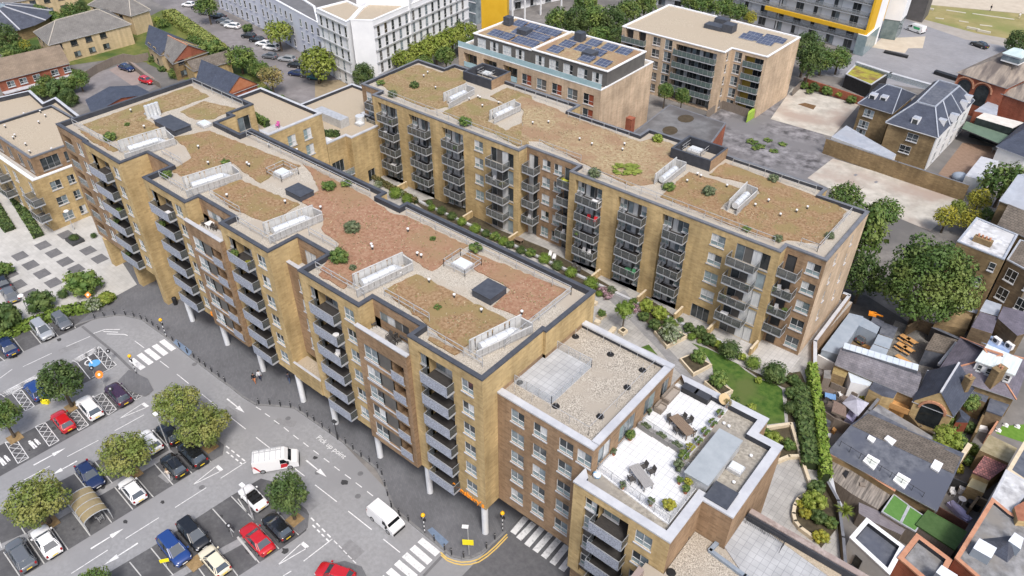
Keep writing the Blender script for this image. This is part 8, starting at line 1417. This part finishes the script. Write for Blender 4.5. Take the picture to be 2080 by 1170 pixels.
for k in range(5):
 zz=.2+2.6*k
 for i in range(3):window(eb,p[0],0,14.0+3.1*i,zz+.05,2.6,2.2,nw.choice(['gddb','gdbd','gbdc']),inset=1.15)
 window(eb,p[2],0,4.9,zz+.05,2.2,2.2,'gdd',inset=1.05)
 if k:glass_balcony(eb,p[0],0,13.6,9.8,zz,proj=.9,deep=1.2,glass=mat('grey_green_glass',(.13,.18,.17),rough=.1,spec=.5,alpha=.75));glass_balcony(eb,p[0],0,.6,5.8,zz,proj=1.0,glass=MATS['grey_green_glass']);glass_balcony(eb,p[2],0,3.0,4.2,zz,proj=.6,deep=1.1,glass=MATS['grey_green_glass'])
for px,py,sx,sy,h in((1452,56,4.2,2.4,.8),(1467,44,3,2,.9),(1481,62,2.4,2.4,1.6)):x,y=G(px,py,13.4);b=MB();b.box(x-sx/2,y-sy/2,13.2,x+sx/2,y+sy/2,13.3+h,HATCH);part('roof_hatch',b,eb)
for px,py in((1520,74),(1532,70),(1544,78),(1556,84),(1568,76),(1580,80)):x,y=G(px,py,13.6);b=MB();b.poly([(x-1.7,y-1.2,13.3),(x+1.7,y-1.2,13.3),(x+1.7,y+1.2,13.75),(x-1.7,y+1.2,13.75)],SOL);b.bar((x-1.7,y-1.2,13.3),(x+1.7,y-1.2,13.3),.06,GALV);part('solar_panel',b,eb)
LAV=mat('lavender_render',(0.52,0.54,0.62),(0.60,0.62,0.69),scale=.3);WHR=mat('white_render',(0.70,0.71,0.73),(0.78,0.79,0.80),scale=.3);YLR=mat('yellow_render_panel',(0.62,0.36,0.02),(0.68,0.41,0.03),scale=.4)
def grid_wins(L,z0,n,st,a0,w_,h,ks,gap):return[(a0+i*gap,z0+st*k,w_,h,nw.choice(ks))for k in range(n)for i in range(int((L-a0-w_)/gap)+1)]
P_=lambda px,py,z=15.5:G(px,py,z)
def block(name,label,px,z,wm,rm,faces,cope=WHITE,band=None):
 q=ccw(PXS(px,z));o=thing(name,label,'apartment block',(*q[0],0));s2={'m':wm}
 for i,f in faces.items():L=math.hypot(q[(i+1)%len(q)][0]-q[i][0],q[(i+1)%len(q)][1]-q[i][1]);s2[i]={'m':wm,'wins':grid_wins(L,*f)}
 wall_run(o,q,0,z,s2);b=MB();b.poly([(*c,z-.3)for c in q],rm);parapet(b,q,z-.3,z,.5,cope,cope);part('roof',b,o)
 if band:
  for i in band:
   b=MB();p0,p1=q[i],q[(i+1)%len(q)];L=math.hypot(p1[0]-p0[0],p1[1]-p0[1]);nx,ny=(p1[1]-p0[1])/L*.1,-(p1[0]-p0[0])/L*.1
   for k in range(1,6):b.bar((p0[0]+nx,p0[1]+ny,z-2.75*k),(p1[0]+nx,p1[1]+ny,z-2.75*k),.32,GALV)
   part('floor_band',b,o)
 return o,q
TR=TANGRAVEL;WA=(0.6,5,2.75,1.0,.95,2.3,['sd','sb','sd','sp'],2.5)
def faces(q,idx,f):return{i:f for i in idx}
o,q=block('apartment_building','white rendered block with tan roof and grey banded window strips',[(712,40),(757,41),(950,-42),(860,-60),(735,14)],15.5,WHR,TR,{},band=None)
def dress(o,q,idx,f,z):
 for i in idx:
  p0,p1=q[i],q[(i+1)%len(q)];a=math.atan2(p1[1]-p0[1],p1[0]-p0[0]);L=math.hypot(p1[0]-p0[0],p1[1]-p0[1]);b=MB();nx,ny=sin(a)*.1,-cos(a)*.1
  for wn in grid_wins(L,*f):window(o,p0,a,wn[0],wn[1],wn[2],wn[3],wn[4],inset=-.15)
  if f[1]==5:[b.bar((p0[0]+nx,p0[1]+ny,.4+2.75*k),(p1[0]+nx,p1[1]+ny,.4+2.75*k),.34,GALV)for k in range(1,6)];part('floor_band',b,o)
vis=lambda q:[i for i in range(len(q))if(lambda a,b_:((b_[1]-a[1])*(0-a[0])-(b_[0]-a[0])*(0-a[1]))>0)(q[i],q[(i+1)%len(q)])]
side=lambda q:[i for i in vis(q)if math.hypot(q[(i+1)%len(q)][0]-q[i][0],q[(i+1)%len(q)][1]-q[i][1])>20]
dress(o,q,side(q),WA,15.5)
o,q=block('apartment_building','white rendered wing stepping towards the lavender block',[(642,16),(703,44),(713,38),(735,14),(705,0)],15.2,WHR,TR,{});vv=[i for i in vis(q)if math.hypot(q[(i+1)%len(q)][0]-q[i][0],q[(i+1)%len(q)][1]-q[i][1])>5];dress(o,q,vv[:1]if math.hypot(q[(vv[0]+1)%5][0]-q[vv[0]][0],q[(vv[0]+1)%5][1]-q[vv[0]][1])>9 else vv,(0.6,5,2.75,1.2,.9,2.3,['sd','sb','sc'],2.6),15)
o,q=block('apartment_building','long curved lavender rendered block behind the street of parked cars',[(430,-60),(520,-22),(560,0),(600,22),(646,46),(640,12),(575,-30),(480,-75)],10.5,LAV,mat('dark_roof',(.13,.13,.135),(.17,.17,.175),scale=.5),{});dress(o,q,[i for i in vis(q)][:4],(0.8,3,3.2,1.5,1.0,1.9,['sd','sb','sd'],2.9),10.5)
o,q=block('apartment_building','white tower rising behind the tan roofs at the top',[(722,-12),(830,-8),(900,-60),(740,-70)],17.5,WHR,TR,{});dress(o,q,side(q),WA,17)
o,q=block('apartment_building','block with a plain yellow end wall and glazed stair beside it',[(976,-40),(1030,-34),(1034,-42),(981,-48)],21,YLR,TR,{});b=MB();x0,y0=G(966,52,0);b.box(x0-4.0,y0+.5,0,x0-.3,y0+4,21,GLB);[b.box(x0-4.05,y0+.4,2.9*k,x0-.28,y0+.49,2.9*k+.25,WHITE)for k in range(8)];part('stair_glazing',b,o)
def gallery(name,label,p0,p1,z1,floors,d=9.0,wm=None,band=None,z0=0.0):
 """white fronted flats with open balcony galleries"""
 a=math.atan2(p1[1]-p0[1],p1[0]-p0[0]);L=math.hypot(p1[0]-p0[0],p1[1]-p0[1]);nx,ny=-sin(a)*d,cos(a)*d;o=thing(name,label,'apartment block',(*p0,z0));st=(z1-z0)/floors;q=[p0,p1,(p1[0]+nx,p1[1]+ny),(p0[0]+nx,p0[1]+ny)]
 wall_run(o,q,z0,z1,{'m':wm or WHR});b=MB();b.poly([(*c,z1-.01)for c in q],TR);part('roof',b,o)
 for k in range(floors):
  n=int(L/5)
  for i in range(n):window(o,p0,a,1+i*(L-1)/n,z0+st*k+.3,2.1,2.2,nw.choice(['gdd','gdb','gdc','gdd']),inset=-.15)
  if k:glass_balcony(o,p0,a,0,L,z0+st*k,proj=1.2,glass=mat('clear_rail_glass',(.3,.33,.35),rough=.1,spec=.5,alpha=.22))
 return o,a
e0,e1,e2=G(1554,19,5),G(1758,71,5),G(1793,41,5);a=math.atan2(e1[1]-e0[1],e1[0]-e0[0]);c,k=cos(a),sin(a)
o,a=gallery('apartment_building','white flats with long railed galleries and a yellow frame at the top right',(e0[0]-k*1.6-c*8,e0[1]+c*1.6-k*8),(e1[0]-k*1.6-c*.6,e1[1]+c*1.6-k*.6),27,9)
b=MB();b.bar((*e0,5.5),(*e1,5.5),.5,YLR,1.0);d2=(e2[0]-e1[0],e2[1]-e1[1]);a2=math.atan2(d2[1],d2[0]);b.obox((e1[0]+e2[0])/2,(e1[1]+e2[1])/2,5.02,math.hypot(*d2),.5,22,a2,YLR);part('yellow_frame',b,o)
b=MB();b.prism([G(1732,109),G(1751,114.6),G(1776,92),G(1757,86)],.05,5.0,GLT,WHR);part('glass_lobby',b,o)
def tower(label,px,z0,z1,m,low=None):
 q=ccw(PXS(px,z0));t=thing('tower',label,'tower',(*q[0],0));b=MB();b.prism(q,z0,z1,m,WHR);part('wall',b,t)
 if low:b=MB();b.prism(offset_poly(q,.15),.05,z0-.01,low);part('glass_base',b,t)
tower('white tower standing on a glazed base beside the yellow frame',[(1795,38),(1830,43),(1842,30),(1812,24)],5.1,30,WHR,mat('lobby_glass',(.10,.14,.14),(.24,.29,.29),scale=.25,rough=.08));tower('dark grey panelled block behind the white tower',[(1840,38),(1872,46),(1885,30),(1852,22)],.05,26,mat('dark_grey_panels',(.10,.095,.09),(.15,.14,.135),scale=.3))
gallery('apartment_building','framed white balcony flats behind the dark trees at the top',G(1040,22),G(1250,-25),20,7);gallery('apartment_building','white balcony flats above the pale brick roof',G(1330,10),G(1540,45),22,8)
for i,(px,py)in enumerate(((1041,40),(1066,40),(1098,30),(1140,20),(1575,60),(1592,64))):x,y=G(px,py);b=MB();b.bar((0,0,0),(0,0,20),.35,WHITE);solo('frame_post',b,['white frame post beside the yellow end wall','second white frame post from the yellow end wall','third white frame post from the yellow end wall','white frame post nearest the dark tree belt','left white mast before the galleries','right white mast before the galleries'][i],'post','white posts of the balcony frames').location=(x,y,0)
# ----------------------------------------------------------
HW=lambda L:[(1.2+3.6*i,z,1.6,1.25,'ddd' if z>2.5 else 'ddb')for i in range(int((L-2)/3.6))for z in(.7,3.4)]
def house(label,px,ze,zr,wm,rm,hip=(0,0),wins=True,ridge=None,gable=None,kind='house'):
 q=ccw(PXS(px,ze));return pitched('house',label,'house',q,ze,zr,wm,rm,hip,ridge=ridge,gable=gable,wins={i:HW(math.hypot(q[(i+1)%4][0]-q[i][0],q[(i+1)%4][1]-q[i][1]))for i in vis(q)}if wins else None)
H1=lambda*p:[(a*.1923,c*.1923)for a,c in p];H2=lambda*p:[(260+a*.1923,c*.1923)for a,c in p]
RG=mat('pale_ridge',(.42,.38,.32),(.48,.44,.38),scale=2)
house('long cream brick house with a grey hipped roof and dark windows',H1((515,465),(1365,250),(1130,100),(370,330)),5.2,8.2,CREAM,GRT,(4.5,4.5),ridge=RG);house('cream brick house behind the gardens at the top left corner',H1((-60,50),(790,-110),(700,-220),(-60,-60)),5.4,8.2,CREAM,GRT);house('cream house with hipped roof behind the long cream house',H1((940,40),(1385,155),(1570,95),(1330,-60),(0,0))[:4],5.4,8.4,CREAM,GRT,(4,4),ridge=RG)
o=house('terrace of red brick houses with a brown tiled roof at the left edge',H1((-30,850),(720,660),(610,520),(-60,660)),5.0,7.6,RED,BRT,wins=False);q=ccw(PXS(H1((-30,850),(720,660),(610,520),(-60,660)),5.0));i0=min(vis(q),key=lambda i:q[i][1]);p0,p1=q[i0],q[(i0+1)%4];a=math.atan2(p1[1]-p0[1],p1[0]-p0[0]);L=math.hypot(p1[0]-p0[0],p1[1]-p0[1]);[window(o,p0,a,L*f,3.0,1.5,1.2,'sdb',inset=-.16)for f in(.1,.27,.46,.72,.9)];b=MB();b.obox((p0[0]+p1[0])/2+sin(a)*.8,(p0[1]+p1[1])/2-cos(a)*.8,2.2,L,1.6,.18,a,COPEL);part('porch_canopy',b,o)
house('slate roofed brick house beside the hedge of the car street',H2((195,450),(345,570),(730,470),(320,315)),4.2,7.0,CREAM,SLATEB);house('brick house with a red gable and a grey tiled roof',H2((395,570),(475,660),(830,540),(520,430)),4.4,7.2,STK,GRT,gable=RED,ridge=ORCOP);house('ochre house with old stained tile roof and two small chimneys',H2((690,740),(1085,640),(1020,550),(600,670)),3.6,5.0,YEL,OLDT,wins=False);house('slate roofed house with an orange gable behind the tower',H2((730,840),(1040,1000),(1360,880),(890,680)),4.6,7.4,RED,SLATEB,gable=mat('orange_gable',(.40,.15,.07),(.46,.19,.1),scale=1),wins=False);house('long low slate roof directly behind the tower',H1((920,1050),(985,1200),(1600,990),(1430,905)),3.0,4.3,RED,SLATEB,wins=False)
o=thing('pavilion','round slate pavilion with pale ribs and a glass eye at the left edge','building',(*G(30,45),0));b=MB();x,y=-226,62;b.cyl((0,0,0),(0,0,3),12.5,STK,n=20);part_local('wall',b,o);b=MB();b.cyl((0,0,3),(0,0,6.4),13.2,SLATE,3,20,False);part_local('roof',b,o);b=MB();[b.bar((13.2*cos(t*.314),13.2*sin(t*.314),3.05),(3*cos(t*.314),3*sin(t*.314),6.45),.3,COPEL)for t in range(0,20,2)];b.cyl((0,0,6.4),(0,0,7.2),3,GLB,1.2,16);part_local('ribs',b,o);o.location=(*G(5,62),0)
b=MB();ribbon(b,PXS(H1((740,720),(900,760),(1010,690),(1180,610),(1300,570),(1420,590),(1560,560)),1.8),0,1.9,.12,OLDTIMB);solo('fence',b,'tall weathered timber fence behind the small car court','fence');b=MB();ribbon(b,PXS(H2((0,640),(200,800),(330,870)),1.4),0,1.4,.12,OLDTIMB);solo('fence',b,'low garden fence below the slate roofed houses','fence')
TOPR=mat('worn_street',(0.185,0.17,0.17),(0.25,0.235,0.235),scale=.5,detail=10,c3=(.16,.15,.15),s3=.1);GRASS=mat('rough_grass',(0.09,0.12,0.025),(0.17,0.17,0.05),scale=.6,detail=9,c3=(.05,.09,.02),s3=.12);DRYG=mat('dry_lawn',(0.24,0.21,0.085),(0.33,0.28,0.13),scale=.35,detail=10,c3=(.20,.21,.07),s3=.07);BEIGE=mat('beige_paving',(.44,.38,.30),(.52,.46,.37),scale=.4,detail=8)
sheet('street',PXS([(240,-40),(330,-40),(450,20),(560,80),(640,130),(740,180),(720,230),(640,215),(560,190),(470,110),(360,30)]),.006,TOPR);sheet('car_court',PXS(H1((690,1010),(900,880),(880,790),(1130,735),(1390,640),(1700,880),(1500,1000),(1000,1150))),.01,TOPR);sheet('court_paving',PXS(H1((1150,740),(1380,645),(1640,830),(1400,910))),.016,mat('brick_court',(.25,.20,.18),(.30,.245,.22),scale=.8,detail=8));sheet('garden_grass',PXS([(-60,90),(-60,-60),(230,-60),(300,60),(350,100),(330,130),(230,120),(90,140)]),.002,GRASS)
sheet('verge',PXS([(330,20),(480,110),(580,185),(560,240),(300,130),(250,60)]),.004,GRASS);sheet('verge',PXS([(640,165),(740,160),(760,200),(640,215)]),.009,mat('dry_verge',(.25,.2,.13),(.32,.26,.17),scale=.6,detail=9));sheet('plaza_paving',PXS([(1650,150),(1760,100),(1800,20),(1860,0),(2300,110),(2000,200),(1800,170)]),.006,tiles('grey_square_paving',(.27,.27,.285),(.24,.24,.255),(.2,.2,.21),.8,.4,.015,coord='Object',var=(.85,1.12),vs=.12));sheet('street',PXS([(1790,60),(1830,35),(1960,80),(2140,110),(2140,80),(1960,50),(1840,15)]),.012,mat('beige_street',(.30,.275,.245),(.36,.33,.3),scale=.4,detail=8));sheet('beige_paving',PXS([(1790,78),(1880,74),(1874,98),(1845,98),(1838,108),(1770,96)]),.014,BEIGE);sheet('dry_lawn',PXS([(1868,8),(2200,40),(2200,105),(1985,68),(1864,36)]),.016,DRYG);sheet('sand_path',PXS([(1868,8),(1880,-20),(2200,5),(2200,32),(2080,28)]),.018,BEIGE)
b=MB();sl=mat('pale_kerb_slab',(.5,.47,.4));[b.bar((*G(x0,y0),.08),(*G(x1,y1),.08),.5,sl,.12)for x0,y0,x1,y1 in((1922,21,1962,27),(1975,28,2060,40),(1900,37,1917,39),(1948,43,1967,46),(1990,51,2015,54))];setting('lawn_slabs',b)
for i,(px,py)in enumerate(((1884,19),(1976,60),(1998,66))):x,y=G(px,py);b=MB();b.box(-1.6,-.3,0,1.6,.3,.5,sl);solo('stone_bench',b,['stone bench at the far corner of the dry lawn','left stone bench near the dark car','right stone bench near the dark car'][i],'bench','stone benches on the dry lawn').location=(x,y,.02)
t=van(PW,'white van with a green emblem parked by the beige square',1860,57,RAD(160),L=5.0,side=mat('green_vinyl',(.04,.3,.12),(.06,.36,.16),scale=2));x,y=G(1862,52,1.6)
car('saloon',PB,'dark saloon on the far street beside the dry lawn',1990,90,RAD(158));car('saloon',PN,'dark blue saloon alone in the small car court',257,137,RAD(8));car('hatchback',PR,'dark red car partly behind the low slate roof',298,163,RAD(10))
g='cars parked along the far street'
for i,(kd,pm,px,py,lab)in enumerate((('hatchback',PW,383,9,'white car uppermost in the far street'),('hatchback',PB,402,14,'black car under the tree at the top of the far street'),('hatchback',PG,417,25,'grey car beside the street tree'),('saloon',PB,443,33,'black saloon nosed to the lavender block'),('hatchback',PG,453,42,'grey hatchback next to the two pale cars'),('hatchback',PS,462,47,'silver hatchback of the far street row'),('estate',PW,472,52,'white estate by the pale electricity box'),('hatchback',PB,505,72,'black hatchback after the round clipped bush'),('saloon',PB,523,80,'black saloon before the white pair'),('saloon',PW,536,88,'white saloon under the first light tree'),('mpv',PW,551,96,'white people carrier under the first light tree'),('estate',PS,583,119,'silver estate below the first light tree'),('hatchback',PB,600,131,'black hatchback left of the second light tree'),('saloon',PN,604,148,'navy saloon lowest in the far street'),('hatchback',PG,625,151,'grey car half under the second light tree'),('hatchback',PT,641,156,'teal car half under the second light tree'),('hatchback',PG,548,113,'grey car standing out in the far street'))):car(kd,pm,lab,px,py,RAD(205 if i<4 else 202),g,detail=False)
# ----------------------------------------------------------
g='trees around the far streets'
for k,px,py,r_,lf,lab in(('light',565,64,28,5,'light green street tree before the lavender block'),('light',642,127,40,5,'spreading light green tree over the parked cars'),('dark',738,152,25,4,'dark round tree at the white corner'),('mid',487,117,30,4,'round green tree by the far street hedge'),('dry',550,157,25,4,'rusty green bush tree above the link roof'),('mid',525,140,22,3,'green tree left of the rusty bush'),('mid',420,12,24,5,'street tree at the top of the far street'),('mid',160,160,22,3,'bright bush tree at the car court'),('bush_dark',118,182,26,2,'dark shrub mass behind the left block'),('mid',95,172,24,2,'green shrub mass beside the red terrace'),('dark',10,75,27,4,'dark tree at the left edge above the red terrace'),('mid',45,100,24,2,'green garden bush behind the red terrace'),('yellow',50,92,12,3,'yellow bush behind the red terrace'),('mid',80,22,16,3,'garden tree in front of the top left house'),('bush_dark',55,30,15,2,'dark garden bush at the top left house'),('mid',145,25,22,3,'round garden tree between the cream houses'),('bush',105,40,20,1.5,'leafy garden shrub between the cream houses'),('light',112,30,9,2,'lime garden shrub between the cream houses'),('dark',165,15,14,4,'dark garden tree at the second cream house'),('mid',60,12,14,2,'leafy shrub at the wall of the top left house'),('bush_dark',90,48,14,1,'dark shrub left of the path between the cream houses'),('mid',125,45,15,1.5,'green shrub in the middle of the cream house garden'),('bush_light',65,38,9,1,'lime shrub in the top left garden'),('dark',170,35,14,2,'dark shrub at the end of the cream house garden'),('mid',25,110,22,2,'large leafy shrub above the red terrace roof'),('dark',75,108,16,2,'dark shrub at the corner of the red terrace'),('mid',330,48,12,1,'green bush in the garden behind the slate roofs'),('bush_light',320,40,8,.5,'light bush at the toy lawn'),('mid',135,172,20,2,'green shrub between the red terrace and the car court'),('mid',75,188,18,2,'green shrub just behind the left block'),('dark',140,200,20,1.5,'dark shrub beside the rear wing'),('mid',355,150,14,1,'shrubs in the gardens below the slate roofed houses'),('bush_dark',310,120,9,.5,'dark bush in the first small garden'),('bush_dark',330,140,9,.5,'dark bush in the second small garden'),('mid',270,20,20,2,'tree beside the hipped cream house'),('mid',395,45+50,26,3,'round green tree at the lower hedge end'),('dark',515,170-32,15,2,'dark bush behind the slate roofs'),('bush',430,100,24,3,'leafy tree beside the slate roofed house'),('mid',280+225,125,18,3,'small tree beside the round street tree'),('dark',1640,98,34,7,'dark tall tree beside the pale end wall'),('tall',1648,120,26,7,'narrow dark tree against the pale end wall'),('mid',1672,120,28,4,'willow like tree beside the dark tall tree'),('mid',1705,118,27,4,'round tree next to the black pavilion'),('bush_dark',1745,160,10,2,'small dark tree on the black pavilion edge'),('bush_dark',503,57,11,1,'round clipped bush in the far street'),('bush',572,200,9,1,'clipped ball at the link wall'),('dark',2065,85,24,3,'dark tree at the right edge by the hall')):tree_px(k,lab,px,py,r_,lift=lf,group=g)
g='tree belt behind the courtyard block'
for i,(k,px,py,r_)in enumerate((('light',820,122,26),('light',852,105,28),('light',885,92,30),('light',918,78,28),('light',945,65,26),('mid',860,130,22),('mid',835,140,20),('dark',922,52,22),('mid',958,92,20),('mid',905,112,22))):tree_px(k,'tree '+['at the left end of the light belt by the white block','second from the left in the light belt','in the middle of the light belt','fourth from the left in the light belt','at the right end of the light belt before the yellow wall','green and low at the left front of the light belt','lowest at the courtyard block parapet','dark at the back of the light belt','green beside the solar block','green in the middle front of the light belt'][i],px,py,r_,lift=5,group=g)
for i,(k,px,py,r_)in enumerate((('mid',1135,40,30),('dark',1170,45,32),('dark_b',1205,40,34),('dark',1240,45,34),('mid',1275,22,30),('dark_b',1218,75,28),('dark',1255,78,22),('mid',1310,10,26),('dark_b',1190,10,30),('mid',1430,8,24),('mid',1470,14,24),('mid',1500,25,22),('dark_b',1400,2,20),('yellow',1525,36,14))):tree_px(k,'tree '+['first on the left of the dark belt','second on the left of the dark belt','third on the left of the dark belt','tall and dark in the middle of the dark belt','bright at the right of the dark belt','low behind the right solar panels','dark beside the pale brick roof','at the right end of the dark belt','at the back of the dark belt','left of three behind the pale brick roof','middle of three behind the pale brick roof','right of three behind the pale brick roof','dark behind the pale brick roof corner','small and yellow before the white galleries'][i],px,py,r_,lift=6,group='dark tree belt behind the solar block')
for pts,h,w_,m,lab in(([(345,35),(395,70),(430,95),(455,115)],2.2,3.4,F_OLIVE,'long olive hedge along the far street'),([(20,470),(-5,430),(-40,370)],.9,1.6,F_DARK,'dark hedge along the paved path at the left block'),([(-10,695),(45,668),(120,640),(190,625),(228,604)],1.0,1.7,F_BOX,'leafy green hedge between the car park and the plaza')):b=hedge_mb(PXS(pts,.1),.0,h,w_,m,.24,22,len(lab));solo('hedge',b,lab,'hedge')
b=hedge_mb(PXS([(28,400),(60,450),(80,482)],.1),0,.9,1.4,F_DARK,.2,30,3);solo('hedge',b,'dark hedge before the ground floor of the left block','hedge')
g='bushes between the plaza and the car park'
for k,px,py,r_,lab in(('bush',165,575,34,'largest leafy bush between the plaza and the car park'),('bush_dark',82,612,27,'dark round bush beside the white headed lamp'),('bush_dark',8,645,34,'dark bush at the left picture edge above the hedge'),('bush',8,545,17,'bush behind the dark cars at the plaza edge'),('box_dark',127,596,12,'small dark ball before the largest bush'),('whitef',190,618,17,'white flowering bush around the orange square sign'),('bush_light',214,605,16,'light bush at the hedge end'),('box_dark',190,478,7,'small dark bush at the tower foot')):shrub(k,lab,px,py,r_,.1,g)
x,y=G(153,490,.1);t=thing('planter','dark square planter with a round bush on the pale plaza','planter',(x,y,.1));b=MB();b.box(-1.3,-1.0,0,1.3,1.0,.5,PANELD);part_local('box',b,t);c=link('foliage',crown_mesh('box_dark'),t,(0,0,.8));c.scale=(1,.8,.5)
